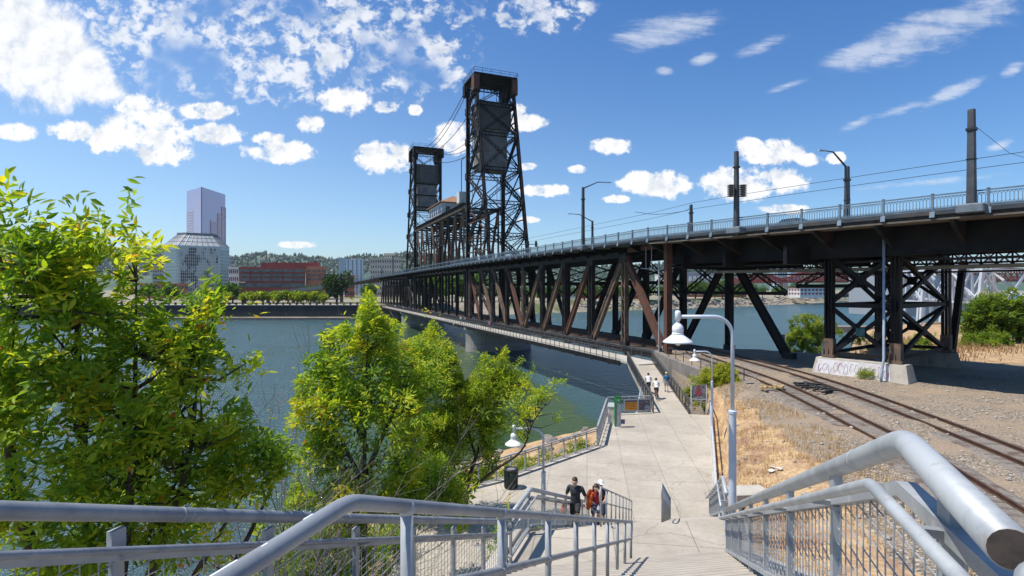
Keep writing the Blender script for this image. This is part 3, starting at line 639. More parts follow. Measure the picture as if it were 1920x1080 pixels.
# ------------------------------------------------------------------ railway
RAILM = mat('rusty_rail', (0.085, 0.045, 0.030), (0.13, 0.065, 0.038), 0.55, 3, 0.3)
TIE = mat('sleeper_wood', (0.10, 0.085, 0.072), (0.16, 0.135, 0.11), 0.95, 5, sc=(1, 8, 1))
def catmull(pts, n=8):
    pts = [Vector(p) for p in pts]; o = []; e = [pts[0]*2-pts[1]]+pts+[pts[-1]*2-pts[-2]]
    for i in range(1, len(e)-2):
        a, b, c, d = e[i-1:i+3]
        for k in range(n):
            t = k/n; o.append(0.5*((2*b)+(c-a)*t+(2*a-5*b+4*c-d)*t*t+(3*b-a-3*c+d)*t*t*t))
    return o+[pts[-1]]
BD = Vector((0.373, -0.928, 0)); BN = Vector((0.928, 0.373, 0))
def B(t, s, z): return Vector((-10.9+0.373*t+0.928*s, 132-0.928*t+0.373*s, z))
def track(label, pts, bed):
    p = catmull([(x, y, GZ) for x, y in pts], 8); t = thing('railway_track', label, 'railway track', (p[len(p)//2].x, p[len(p)//2].y, GZ))
    left = []; right = []; g = 0.70; cum = 0; ties = []; nxt = 0
    for i, q in enumerate(p):
        d = (p[min(i+1, len(p)-1)]-p[max(i-1, 0)]).normalized(); nn = Vector((-d.y, d.x, 0)); left.append(q+nn*g); right.append(q-nn*g)
    for L_ in (left, right):
        mb = MB()
        for a, b in zip(L_[:-1], L_[1:]):
            z = Vector((0, 0, 0.19)); mb.bar(a+z, b+z, 0.075, 0.05); mb.bar(a+Vector((0, 0, .12)), b+Vector((0, 0, .12)), 0.02, 0.12); mb.bar(a+Vector((0, 0, .065)), b+Vector((0, 0, .065)), 0.14, 0.025)
        mb.build('rail', RAILM, t)
    tie = None; L = [(p[i+1]-p[i]).length for i in range(len(p)-1)]; tot = sum(L); n = 0; s = 0.3; acc = 0; i = 0
    while s < min(tot, 58) and n < 96:
        while acc+L[i] < s: acc += L[i]; i += 1
        q = p[i]+(p[i+1]-p[i])*((s-acc)/L[i]); a = math.atan2(p[i+1].y-p[i].y, p[i+1].x-p[i].x)
        if tie is None:
            mb = MB(); mb.cbox((0, 0, 0), 0.22, 2.45, 0.14, 0, 0.015); tie = mb.build('sleeper', TIE); o = tie; tie.parent = t; ORG[tie.name] = ORG[t.name]
        else: o = tie.copy(); COL.objects.link(o); o.parent = t
        o.location = q-ORG[t.name]+Vector((0, 0, random.uniform(-0.035, -0.005))); o.rotation_euler = (0, 0, a+random.uniform(-.03, .03)); s += 0.62; n += 1
    return t
def bal(pts):
    p = catmull([(x, y, GZ) for x, y in pts], 8); mb = MB(); ring = []
    for i, q in enumerate(p):
        d = (p[min(i+1, len(p)-1)]-p[max(i-1, 0)]).normalized(); nn = Vector((-d.y, d.x, 0))
        ring.append([q+nn*2.3-Vector((0, 0, .25)), q+nn*1.3+Vector((0, 0, .045)), q-nn*1.3+Vector((0, 0, .045)), q-nn*2.3-Vector((0, 0, .25))])
    for a, b in zip(ring[:-1], ring[1:]):
        for k in range(3): mb.face(a[k], b[k], b[k+1], a[k+1])
    o = mb.structure('ballast', mat('ballast_stone', (0.15, 0.13, 0.112), (0.25, 0.21, 0.172), 0.95, 14, 0, 0.7, 22, c3=(0.10, 0.06, 0.042), s3=1.3, lo3=0.48, hi3=0.68))
    bm = o.data
T1 = [(11.0, 4), (13.4, 9), (15.6, 15.5), (17.15, 21), (18.5, 26.5), (20.25, 40), (20.5, 50), (20.4, 58), (20.9, 62)]
T2 = [(16.2, 4), (18.4, 9), (20.6, 15), (22.6, 25), (24.2, 37), (24.7, 46), (24.1, 56), (23.2, 65)]
bal(T1); bal(T2)
track('rusty railway track nearest the dry grass curving under the bridge', T1, 0)
track('rusty railway track passing close to the graffiti footing', T2, 0)
mb = MB(); rr = random.Random(5)
for k in range(26):
    c = Vector((25.4+rr.uniform(-1.3, 1.3)*0.6-3.2, 39.5+rr.uniform(-1.6, 1.6), GZ+0.12+rr.uniform(0, .22))); a = rr.uniform(0, 3.1); mb.cbox(c, rr.uniform(0.5, 1.1), 0.16, 0.12, a, 0.01)
mb.top('timber_pile', mat('charred_wood', (0.02, 0.02, 0.021), (0.05, 0.046, 0.042), 0.9, 6), 'heap of dark broken sleepers lying between the two tracks', 'timber pile')
mb = MB()
for k in range(12): mb.cbox(Vector((19.0+rr.uniform(-.9, .9), 38.7+rr.uniform(-.5, .5), GZ+0.25+rr.uniform(0, .1))), rr.uniform(.3, .7), .18, .14, rr.uniform(0, 3), .01)
mb.top('rubble_heap', mat('yellow_rubble', (0.42, 0.30, 0.13), (0.30, 0.20, 0.10), 0.9, 5), 'small heap of yellow rubble on the near track', 'rubble')
mb = MB(); q = P(1402, 904, GZ); h = float(ground_h(np.array([q.x]), np.array([q.y]))[0][0])
mb.cbox((9.3, 21.0, float(ground_h(np.array([9.3]), np.array([21.0]))[0][0])+.12), 1.5, 1.0, 0.3, 0.1, .02)
mb.top('concrete_slab', CONC, 'pale concrete cover slab lying in dry grass by the lamp pole', 'concrete slab')
mb = MB(); rr = random.Random(11)
for k in range(4): 
    a = rr.uniform(0, 3); c = Vector((rr.uniform(10.9, 11.5), rr.uniform(22.6, 23.1), 0)); c.z = float(ground_h(np.array([c.x]), np.array([c.y]))[0][0])+0.1; mb.add([c+Vector((math.cos(j*1.05)*rr.uniform(.05, .22), math.sin(j*1.05)*rr.uniform(.05, .22), rr.uniform(-.08, .02))) for j in range(6)]+[c+Vector((rr.uniform(-.05, .05), rr.uniform(-.05, .05), rr.uniform(.02, .12)))], [(j, (j+1) % 6, 6) for j in range(6)])
mb.top('white_litter', mat('white_plastic', (0.72, 0.70, 0.66), (0.6, 0.57, 0.52), 0.7, 5), 'crumpled white bag litter lying in the dry grass', 'litter')
# scattered pale stones, nobody could count them
mb = MB()
for k in range(420):
    x, y = rr.uniform(10, 36), rr.uniform(14, 46); h = ground_h(np.array([x]), np.array([y])); 
    if h[2][0] < 1: continue
    r = rr.uniform(0.03, 0.10); mb.ell((x, y, float(h[0][0])+r*.4), (r*1.3, r, r*.7), 5, 4, Matrix.Rotation(rr.uniform(0, 3), 3, 'Z'))
tag(mb.build('loose_stones', mat('loose_stone', (0.40, 0.36, 0.31), (0.25, 0.22, 0.19), 0.9, 1.5)), 'pale loose stones scattered over the gravel yard', 'stones', None, 'stuff')

# ------------------------------------------------------------------ the lift bridge
BR = thing('lift_bridge', 'black and rusty double deck steel lift bridge with two tall towers over the river', 'bridge', B(9, 4.7, -14.5))
TW = 9.3                                             # distance between the two truss planes
ZB, ZTOP = -7.9, 4.3
def zr(t): return 6.6+0.4*math.exp(-((t-0)/90.0)**2)
EDGE = []                                            # south deck edge, from the far west end to beyond the right of the picture
for x, y, z in ((-152, 268, -3.6), (-128, 277, -1.8), (-106, 282.5, 1.0), (-90, 283.5, 3.3), (-78, 279, 5.0)): EDGE.append(Vector((x, y, z)))
tt = -148
while tt <= 76: EDGE.append(B(tt, -2.2, zr(tt))); tt += 4
BEG = len(EDGE)
VIA = catmull([B(76, -2.2, zr(76)), (22.8, 47.5, 6.6), (32.8, 34.2, 6.6), (46, 20, 6.6), (60, 8, 6.6)], 8)[1:]
def nrm2(path, i):
    d = path[min(i+1, len(path)-1)]-path[max(i-1, 0)]; d.z = 0; d.normalize(); return Vector((-d.y, d.x, 0))*-1 if False else Vector((-d.y, d.x, 0))
def ribbon(mb, path, a, b, zt, zb):
    """solid strip along the path between inset a and inset b"""
    rg = []
    for i, p in enumerate(path):
        n = nrm2(path, i); z1 = p.z+zt; z0 = p.z+zb
        A = p+n*a; Bq = p+n*b; rg.append([Vector((A.x, A.y, z0)), Vector((Bq.x, Bq.y, z0)), Vector((Bq.x, Bq.y, z1)), Vector((A.x, A.y, z1))])
    vs = [v for r in rg for v in r]; fs = [(3, 2, 1, 0)]; m = len(rg)
    for i in range(m-1):
        for k in range(4): fs.append((i*4+k, i*4+(k+1) % 4, (i+1)*4+(k+1) % 4, (i+1)*4+k))
    fs.append(tuple((m-1)*4+k for k in range(4))); mb.add(vs, fs); return mb
main = EDGE; DW = 13.7
ASPH = mat('deck_asphalt', (0.06, 0.06, 0.062), (0.09, 0.088, 0.085), 0.9, 2)
FASC = mat('deck_fascia_paint', (0.03, 0.036, 0.043), (0.05, 0.055, 0.06), 0.6, 0.7, c3=(0.09, 0.06, 0.045), s3=0.5, lo3=0.55, hi3=0.7)
mb = ribbon(MB(), main, 0.25, DW, -1.30, -1.62); mb.build('upper_deck', ASPH, BR)
mb = ribbon(MB(), main, -0.05, 0.25, -1.12, -1.40); ribbon(mb, main, DW, DW+0.3, -1.12, -1.40); mb.build('deck_edge_beam', FASC, BR)
SIDE = mat('sidewalk_soffit', (0.16, 0.13, 0.10), (0.10, 0.085, 0.07), 0.9, 1.0)
def deck_rail(path, parent, spacing, pick, arch, matr, off=0.02, h0=-1.12):
    """ornamental railing along a deck edge: posts, rails, thin hooped bars"""
    acc = [0]
    for a, b in zip(path[:-1], path[1:]): acc.append(acc[-1]+(b-a).length)
    def at(s):
        s = min(max(s, 0), acc[-1]-1e-6)
        i = max(j for j in range(len(acc)-1) if acc[j] <= s) if False else int(np.searchsorted(acc, s, 'right'))-1
        i = min(max(i, 0), len(path)-2); n = nrm2(path, i)
        return path[i]+(path[i+1]-path[i])*((s-acc[i])/(acc[i+1]-acc[i]))+n*off, n
    st = spacing/4
    k = int(acc[-1]/st)
    for z, w, h, nm in ((-0.04, 0.12, 0.09, 'top_rail'), (-0.20, 0.06, 0.05, 'middle_rail'), (-0.98, 0.07, 0.07, 'bottom_rail')):
        mb = MB()
        for i in range(k): a, n = at(i*st); b, _ = at((i+1)*st); mb.bar(a+Vector((0, 0, z)), b+Vector((0, 0, z)), w, h)
        mb.build(nm, matr, parent)
    mb = MB(); s = pick/2
    while s < acc[-1]:
        a, n = at(s)
        if arch:
            b, _ = at(s+pick*0.5); c, _ = at(s+pick)
            mb.bar(a+Vector((0, 0, -0.96)), a+Vector((0, 0, -0.36)), 0.034, 0.034, n)
            mb.bar(a+Vector((0, 0, -0.36)), b+Vector((0, 0, -0.22)), 0.030, 0.030, n); mb.bar(b+Vector((0, 0, -0.22)), c+Vector((0, 0, -0.36)), 0.030, 0.030, n)
            mb.bar(a+Vector((0, 0, -0.80)), b+Vector((0, 0, -0.96)), 0.027, 0.027, n); mb.bar(b+Vector((0, 0, -0.96)), c+Vector((0, 0, -0.80)), 0.027, 0.027, n)
        else: mb.bar(a+Vector((0, 0, -0.96)), a+Vector((0, 0, -0.2)), 0.03, 0.03, n)
        s += pick
    mb.build('rail_infill', matr, parent)['kind'] = 'stuff'
    s = 0.05
    while s < acc[-1]:
        a, n = at(s); mb = MB(); d = n.cross(Vector((0, 0, 1)))
        mb.bar(a+Vector((0, 0, -1.25)), a+Vector((0, 0, 0.05)), 0.14, 0.14, n); mb.box(a+Vector((0, 0, 0.07)), 0.18, 0.18, 0.05, math.atan2(n.y, n.x))
        mb.bar(a-n*0.16+Vector((0, 0, -1.62)), a-n*0.05+Vector((0, 0, -1.2)), 0.30, 0.10, d); mb.build('rail_post', matr, parent); s += spacing
RL = bpy.data.objects.new('x', None); bpy.data.objects.remove(RL)
def sub(name, parent):
    o = bpy.data.objects.new(name, None); COL.objects.link(o); o.parent = parent; ORG[o.name] = ORG[parent.name]; return o
east = [B(t, -2.2, zr(t)) for t in range(-8, 77, 4)]
west = [p for p in EDGE if p.y > B(-8, -2.2, 0).y-0.01]
r1 = MB(); r1.bar(B(76, -2.2, zr(76)-0.62), B(76.001, -2.2, zr(76)-0.62), 0.1, 1.0)
RAILE = ribbon(MB(), east, 0.0, 0.05, -1.02, -1.12).build('near_deck_railing', RAILP, BR); ORG[RAILE.name] = ORG[BR.name]
deck_rail(east, RAILE, 3.0, 0.22, True, RAILP)
RAILW = ribbon(MB(), west, 0.0, 0.05, -1.02, -1.12).build('far_deck_railing', RAILP, BR)
deck_rail(west, RAILW, 4.0, 0.6, False, RAILP)
northp = [p+BN*(DW+0.25) for p in [B(t, -2.2, zr(t)) for t in range(-148, 77, 4)]]
RAILN = ribbon(MB(), northp, 0.0, 0.05, -1.02, -1.12).build('north_deck_railing', RAILP, BR)
deck_rail(northp, RAILN, 6.0, 0.7, False, RAILP)
# floor beams and cantilever brackets under the upper deck
t = 76.4
while t > -148:
    mb = MB(); z = zr(t)-1.62; mb.bar(B(t, 0, z-0.55), B(t, TW, z-0.55), 0.35, 1.1, BD)
    for s0, s1 in ((0, -1.95), (TW, TW+1.95)):
        a = B(t, s0, z-0.02); b = B(t, s1, z-0.02); c = B(t, s1, z-0.28); d = B(t, s0, z-1.1); w = BD*0.08
        mb.add([a-w, b-w, c-w, d-w, a+w, b+w, c+w, d+w], [(0, 1, 2, 3), (7, 6, 5, 4), (0, 4, 5, 1), (1, 5, 6, 2), (2, 6, 7, 3), (3, 7, 4, 0)])
    t -= 4.2; mb.build('floor_beam', STEELD, BR)
for s in (1.6, 3.2, 4.65, 6.1, 7.7): mb = MB(); mb.bar(B(-146, s, 4.55), B(76, s, 4.55), 0.35, 0.75); mb.build('stringer', STEELD, BR)
# lower rail deck, walkway on the near side
mb = MB(); mb.bar(B(-146, TW/2, -7.85), B(73.5, TW/2, -7.85), TW-0.5, 0.5); mb.build('lower_deck', mat('timber_deck', (0.035, 0.032, 0.030), (0.06, 0.052, 0.046), 0.95, 2, sc=(6, 1, 1)), BR)
for s in (2.5, 3.9, 5.7, 7.1): mb = MB(); mb.bar(B(-146, s, -7.48), B(73, s, -7.48), 0.08, 0.2); mb.build('bridge_rail', RAILM, BR)
mb = MB(); mb.bar(B(-146, -1.95, WZ-0.12), B(76.2, -1.95, WZ-0.12), 3.1, 0.24); mb.build('walkway', mat('walkway_concrete', (0.44, 0.41, 0.36), (0.37, 0.34, 0.30), 0.85, 1.0), BR)
mb = MB(); mb.bar(B(-146, -3.55, WZ-0.35), B(72.5, -3.55, WZ-0.35), 0.12, 0.55)
t = 74
while t > -146: mb.bar(B(t, -3.5, WZ-0.5), B(t, 0, WZ-0.6), 0.2, 0.5, BD); t -= 4.2
mb.build('walkway_beams', STEELD, BR)
def walk_rail(s, t0, t1, name, sp=1.5):
    mb = MB()
    for z, w in ((1.22, 0.07), (1.0, 0.04), (0.12, 0.05)): mb.bar(B(t0, s, WZ+z), B(t1, s, WZ+z), w, w)
    t = t0
    while t < t1: mb.bar(B(t, s, WZ-0.2), B(t, s, WZ+1.25), 0.07, 0.07, BD); t += sp
    t = t0
    while t < t1: mb.bar(B(t, s, WZ+.12), B(t, s, WZ+1.0), 0.012, 0.012, BD); t += (0.25 if t > -10 else 0.75)
    mb.build(name, DARKRAIL, BR)
walk_rail(-3.5, -146, 72.5, 'walkway_railing'); walk_rail(-0.42, -146, 75, 'walkway_inner_railing', 2.1)

def truss(nodes_top, nodes_bot, s, zb, zt, name, mats, center, hang=True):
    """one truss plane: chords as the part, each post and diagonal a sub-part"""
    mb = MB(); t_hi, t_lo = nodes_top[0], nodes_top[-1]
    mb.bar(B(t_hi, s, zt), B(t_lo, s, zt), 0.55, 0.7); mb.bar(B(nodes_bot[0], s, zb), B(nodes_bot[-1], s, zb), 0.5, 0.8)
    for t in nodes_top: mb.box(B(t, s, zt-0.45), 0.62, 1.3, 1.2, math.atan2(BN.y, BN.x))
    for t in nodes_bot: mb.box(B(t, s, zb+0.55), 0.62, 1.3, 1.0, math.atan2(BN.y, BN.x))
    tr = mb.build(name, STEEL, BR)
    for i, t in enumerate(nodes_top):
        mb = MB()
        for k in (-1, 1): mb.bar(B(t+k*0.36, s, zb), B(t+k*0.36, s, zt), 0.60, 0.16, BN)
        for j in range(14):
            a = zb+(zt-zb)*j/14; b = zb+(zt-zb)*(j+1)/14; k = 1 if j % 2 else -1; mb.bar(B(t+k*.3, s-.26, a), B(t-k*.3, s-.26, b), 0.10, 0.04, BN); mb.bar(B(t-k*.3, s+.26, a), B(t+k*.3, s+.26, b), 0.10, 0.04, BN)
        mb.build('truss_post', mats[0] if i % 4 else mats[1], tr)
    for i, (a, b) in enumerate(zip(nodes_top, nodes_top[1:])):
        east_half = (a+b)/2 > center; p, q = (B(a, s, zt), B(b, s, zb)) if east_half else (B(b, s, zt), B(a, s, zb))
        diag(p, q, s, mats[1 if i % 3 != 1 else 2], tr, .66)
    for a, b in ((nodes_top[0], nodes_bot[0]), (nodes_top[-1], nodes_bot[-1])): diag(B(a, s, zt), B(b, s, zb+.3), s, mats[2], tr, 0.8)
    return tr
def diag(p, q, s, m, tr, w=0.5):
    d = (q-p).normalized(); n = BN.cross(d).normalized(); mb = MB()
    for k in (-1, 1): mb.bar(p+n*k*w/2, q+n*k*w/2, 0.52, 0.11, BN)
    mb.bar(p-BN*0.12, q-BN*0.12, w, 0.05, n)
    L_ = (q-p).length; m_ = int(L_/0.8)
    for j in range(m_):
        a = p+(q-p)*(j/m_); b = p+(q-p)*((j+1)/m_); k = 1 if j % 2 else -1; mb.bar(a+n*k*w*.5+BN*.2, b-n*k*w*.5+BN*.2, 0.07, 0.03, BN)
    mb.build('truss_diagonal', m, tr)
PN = 8.3
eT = [68.2-PN*i for i in range(9)]; eB = [76.4]+eT+[1.0]
MR = (STEEL, RUST, RUSTR); MD = (STEELD, STEEL, STEEL)
truss(eT, eB, 0.0, ZB, ZTOP, 'near_east_truss', MR, 36)
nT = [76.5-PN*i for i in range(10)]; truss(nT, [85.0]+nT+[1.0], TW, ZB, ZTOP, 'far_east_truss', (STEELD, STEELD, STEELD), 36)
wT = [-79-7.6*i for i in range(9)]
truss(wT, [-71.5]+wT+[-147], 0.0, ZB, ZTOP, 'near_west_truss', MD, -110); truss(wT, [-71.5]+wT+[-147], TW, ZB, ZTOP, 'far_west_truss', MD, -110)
# sway frames between the planes
for t in eT+wT:
    mb = MB()
    for a, b in ((0, TW), (TW, 0)): mb.bar(B(t, a, ZTOP-1.0), B(t, b, ZTOP-3.6), 0.18, 0.18)
    mb.bar(B(t, 0, ZTOP-3.6), B(t, TW, ZTOP-3.6), 0.35, 0.45)
    for a, b in ((0, TW*.32), (TW, TW*.68)): mb.bar(B(t, a, ZTOP-6.4), B(t, b, ZTOP-3.6), .25, .25)
    mb.build('sway_frame', STEELD, BR); mb = MB(); mb.bar(B(t, 0, ZB-.3), B(t, TW, ZB-.3), 0.35, 1.0, BD); mb.build('lower_floor_beam', STEELD, BR)
for a, b in zip(eT[:-1], eT[1:]): mb = MB(); mb.bar(B(a, 0, ZTOP), B(b, TW, ZTOP), 0.2, 0.2); mb.bar(B(a, TW, ZTOP), B(b, 0, ZTOP), 0.2, 0.2); mb.build('lateral_brace', STEELD, BR)
# rusty portal post where the truss span meets the approach
mb = MB(); mb.bar(B(77.2, -.3, -8.4), B(77.2, -.3, 5.0), 0.75, 0.55, BN); mb.bar(B(69.5, -.25, 4.75), B(77.2, -.25, 4.95), 0.5, 0.55); mb.build('end_post', RUSTR, BR)
mb = MB(); mb.tube([B(76.0, -.62, -8.4), B(76.0, -.62, 3.2)], 0.09, 8); mb.tube([B(72.5, -.6, 2.4), B(76.2, -.6, 2.0)], .05, 6)
for t in (73.5, 74.6): mb.tube([B(t, -.6, 2.3), B(t, -.6, 4.9)], .04, 6)
mb.build('drain_pipe', GALV, BR)
# ---- lift span with its own through truss above the upper deck
LT = [-3.5-7.1*i for i in range(9)]
for s, nm in ((0.0, 'near_lift_truss'), (TW, 'far_lift_truss')):
    zb, zt = 4.6, 20.4; mb = MB(); mb.bar(B(-1.5, s, zt), B(-62.5, s, zt), 0.7, 0.9); mb.bar(B(-1.5, s, zb), B(-62.5, s, zb), 0.5, 0.7)
    tr = mb.build(nm, RUST if s == 0 else STEEL, BR)
    for i, t in enumerate(LT):
        mb = MB()
        for k in (-1, 1): mb.bar(B(t+k*.2, s, zb), B(t+k*.2, s, zt), 0.36, 0.1, BN)
        mb.build('truss_post', (RUST, RUSTR, STEEL)[i % 3], tr)
    for i, (a, b) in enumerate(zip(LT, LT[1:])):
        p, q = (B(a, s, zt), B(b, s, zb)) if (a+b)/2 > -32 else (B(b, s, zt), B(a, s, zb))
        if i in (0, 7): diag(B(a, s, zb) if i == 7 else B(b, s, zb), B(b, s, zt) if i == 7 else B(a, s, zt), s, RUST, tr, .4)
        else: diag(p, q, s, (RUSTR, RUST, STEEL)[i % 3], tr, 0.4)
        mb = MB(); mb.bar(B((a+b)/2, s, zb), B((a+b)/2, s, zt-5), 0.2, 0.2, BN); mb.bar(B(a, s, 12.5), B(b, s, 12.5), .22, .25); mb.build('sub_strut', STEEL, tr)
for t in LT:
    mb = MB(); mb.bar(B(t, 0, 20.3), B(t, TW, 20.3), 0.3, 0.5); mb.bar(B(t, 0, 15.5), B(t, TW, 15.5), 0.3, 0.4); mb.bar(B(t, 0, 15.5), B(t, TW, 20), .18, .18); mb.bar(B(t, TW, 15.5), B(t, 0, 20), .18, .18); mb.build('lift_frame', STEEL, BR)
for a, b in zip(LT, LT[1:]): mb = MB(); mb.bar(B(a, 0, 20.3), B(b, TW, 20.3), 0.18, 0.18); mb.bar(B(a, TW, 20.3), B(b, 0, 20.3), 0.18, 0.18); mb.build('lateral_brace', STEEL, BR)
mb = MB()
mb.bar(B(-2, -.35, 21.3), B(-62, -.35, 21.3), .9, .12)
t = -2
while t > -62: mb.bar(B(t, -.9, 20.9), B(t, .4, 20.9), .2, .5, BD); mb.bar(B(t, -.78, 21.3), B(t, -.78, 22.3), .05, .05, BD); t -= 1.5
mb.bar(B(-2, -.78, 22.3), B(-62, -.78, 22.3), .06, .06); mb.bar(B(-2, -.78, 21.8), B(-62, -.78, 21.8), .04, .04)
mb.build('top_catwalk', STEEL, BR)
for i, t in enumerate((-2.2, -10, -18, -25, -33, -41, -48, -56, -62)):          # hangers that carry the lower deck
    for s in (0.0, TW): mb = MB(); mb.bar(B(t, s, ZB), B(t, s, 4.6), 0.6, 0.5, BN); mb.build('hanger', STEELD, BR)
for s in (0, TW): mb = MB(); mb.bar(B(0, s, ZB), B(-64, s, ZB), .5, 1.0); mb.build('lift_lower_chord', STEELD, BR)
# machine house
HW = mat('house_white_paint', (0.62, 0.62, 0.60), (0.52, 0.52, 0.50), 0.7, 0.6)
mh = MB()
def obox(mb, t0, t1, s0, s1, z0, z1):
    v = [B(t, s, z) for z in (z0, z1) for t, s in ((t0, s0), (t1, s0), (t1, s1), (t0, s1))]; return mb.add(v, [(3, 2, 1, 0), (4, 5, 6, 7), (0, 1, 5, 4), (1, 2, 6, 5), (2, 3, 7, 6), (3, 0, 4, 7)])
obox(mh, -43, -26.5, 0.2, 8.8, 20.9, 25.4); MH = mh.build('machine_house', HW, BR)
mb = MB(); a = [B(-43.6, -.5, 25.4), B(-25.9, -.5, 25.4), B(-25.9, 9.5, 25.4), B(-43.6, 9.5, 25.4)]; b = [B(-39.5, 4.5, 27.9), B(-30, 4.5, 27.9)]
lo = [v-Vector((0, 0, .22)) for v in a]
mb.add(a+b+lo, [(0, 1, 5, 4), (1, 2, 5), (2, 3, 4, 5), (3, 0, 4), (9, 8, 7, 6), (0, 6, 7, 1), (1, 7, 8, 2), (2, 8, 9, 3), (3, 9, 6, 0)]); mb.build('roof', mat('brown_roof', (0.32, 0.16, 0.085), (0.25, 0.125, 0.07), 0.9, 1.2), MH)
GLD = mat('dark_glass', (0.03, 0.045, 0.06), (0.07, 0.09, 0.11), 0.12, 0.5)
for i, t in enumerate((-41.2, -38.4, -35.6, -32.8, -30, -27.9)): mb = MB(); obox(mb, t-.75, t+.75, 0.08, 0.22, 22.3, 24.4); mb.build('window', GLD, MH)
for s in (2.0,): mb = MB(); obox(mb, -26.5, -26.4, s-.6, s+.6, 22.2, 24.2); mb.build('window', GLD, MH)
mb = MB(); obox(mb, -4.5, -2.2, -1.6, .3, 21.4, 24.2); mb.build('control_cabin', HW, BR)
# ---- towers
def tower(t0, sg, name):
    """t0: line of the vertical legs, sg: +1 when the raking legs lie east of them"""
    T = lambda k: t0+sg*k
    mb = MB(); zt = 50.5; zb = -8.4
    lev = [5.2, 12.0, 19.5, 27.5, 36.0, 43.5, 49.5]
    tl = lambda z: 6.4+(49.5-z)*0.222                       # offset of the raking leg at height z
    obox(mb, T(-1.2)-0, T(7.6), -.8, TW+.8, 50.2, 50.7) if sg > 0 else obox(mb, T(7.6), T(-1.2), -.8, TW+.8, 50.2, 50.7)
    tw = mb.build(name, STEELD, BR)
    for s in (0.0, TW):
        mb = MB(); mb.bar(B(T(0), s, zb), B(T(0), s, zt), 0.85, 0.8, BN); mb.build('front_leg', STEELD, tw)
        mb = MB(); mb.laced(B(T(tl(zb)), s, zb), B(T(tl(zt)), s, zt), 1.05, BD, 0.20, 40, 0.12)
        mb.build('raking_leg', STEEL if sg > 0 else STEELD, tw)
    for s in (0.0, TW):
        for i, z in enumerate(lev):
            mx = MB(); mx.laced(B(T(0), s, z), B(T(tl(z)), s, z), 0.7, Vector((0, 0, 1)), 0.13, 8, .07); mx.build('side_strut', RUSTR if sg > 0 and i in (0, 1, 6) else STEEL, tw)
            if i:
                z0 = lev[i-1]; p, q = (B(T(0), s, z0), B(T(tl(z)), s, z)) if i % 2 == 0 else (B(T(tl(z0)), s, z0), B(T(0), s, z))
                mb = MB(); mb.laced(p, q, 0.9, BD, 0.17, 10, .11); mb.build('side_diagonal', STEEL, tw); kk_ = (tl(z0), 0) if i % 2 == 0 else (0, tl(z)); mb = MB(); mb.bar(B(T(tl(z0) if i % 2 == 0 else 0), s+.2, z0), B(T(0 if i % 2 == 0 else tl(z)), s+.2, z), .24, .24); mb.bar(B(T(0), s, (z+z0)/2), B(T(tl((z+z0)/2)), s, (z+z0)/2), .26, .26); mb.build('counter_brace', RUSTR if sg > 0 and i < 3 else STEEL, tw)
        mb = MB(); mb.laced(B(T(0), s, 5), B(T(tl(-7)), s, -7), 0.7, BD, .13, 10, .08); mb.laced(B(T(tl(5)), s, 5), B(T(0), s, -7), 0.7, BD, .13, 10, .08); mb.build('side_diagonal', STEEL, tw)
    
    mb = MB()
    for s in (0.0, TW):
        for z in lev:
            for k in (0, tl(z)): mb.box(B(T(k), s-.5, z), 1.5, .12, 1.7, math.atan2(BD.y, BD.x))
    mb.build('gusset_plates', STEEL, tw)
    for i, z in enumerate(lev):                              # frames between the two legs of each face
        mb = MB()
        for k in (0, tl(z)):
            mb = MB()
            if 0 < k and 20 < z < 49 or k == 0 and (z > 45 or z < 28) or z < 20 or z > 48: mb.laced(B(T(k), 0, z), B(T(k), TW, z), 0.8, Vector((0, 0, 1)), .16, 10, .08); mb.build('cross_strut', STEELD, tw)
        mb = MB()
        if i:
            z0 = lev[i-1]; k0, k1 = tl(z0), tl(z)
            mb.laced(B(T(k0), 0, z0), B(T(k1), TW, z), .5, Vector((0, 0, 1)), .12, 12, .06); mb.laced(B(T(k0), TW, z0), B(T(k1), 0, z), .5, Vector((0, 0, 1)), .12, 12, .06)
            if 12.5 < z < 28: mb.bar(B(T(0), 0, z0), B(T(0), TW, z), .22, .22); mb.bar(B(T(0), TW, z0), B(T(0), 0, z), .22, .22)
        if mb.V: mb.build('cross_frame', STEELD, tw)
    mb = MB(); c = TW/2                                      # counterweight with stepped top
    t_a, t_b = sorted((T(1.2), T(5.6)))
    obox(mb, t_a, t_b, 1.1, TW-1.1, 28.4, 38.2); cw = mb.build('counterweight', CWT, tw)
    mb = MB(); t_a, t_b = sorted((T(.7), T(6.0))); obox(mb, t_a, t_b, .7, TW-.2, 38.2, 44.8); mb.build('upper_block', mat('counterweight_steel_box', (0.085, 0.08, 0.075), (0.12, 0.105, 0.09), .8, .6), tw)
    for z in (29.2, 33.5, 37.6, 39, 44): 
        mb = MB(); t_a, t_b = sorted((T(.5), T(6.2))); obox(mb, t_a, t_b, .62, .72, z, z+.4); mb.bar(B(T(1.05), .7, z+.2), B(T(1.05), TW-.7, z+.2), .3, .4); mb.build('counterweight_band', STEELD, tw)
    for s in (0.9, TW-0.9):                                  # cable sheaves on top
        for k in (1.6, 4.8):
            mb = MB(); mm = Matrix.Rotation(math.atan2(BD.y, BD.x), 3, 'Z') @ Matrix.Rotation(R(90), 3, 'X')
            ring = [(1.55, -.25), (1.75, -.25), (1.75, .25), (1.55, .25)]; n = 20; vs = []; fs = []
            for r, z in [(0.01, -.2)]+ring+[(0.01, .2)]:
                for j in range(n): a = 2*math.pi*j/n; vs.append(B(T(k), s, 48.2)+mm @ Vector((r*math.cos(a), r*math.sin(a), z)))
            for i in range(5):
                for j in range(n): fs.append((i*n+j, i*n+(j+1) % n, (i+1)*n+(j+1) % n, (i+1)*n+j))
            mb.add(vs, fs); mb.build('sheave', STEELD, tw)
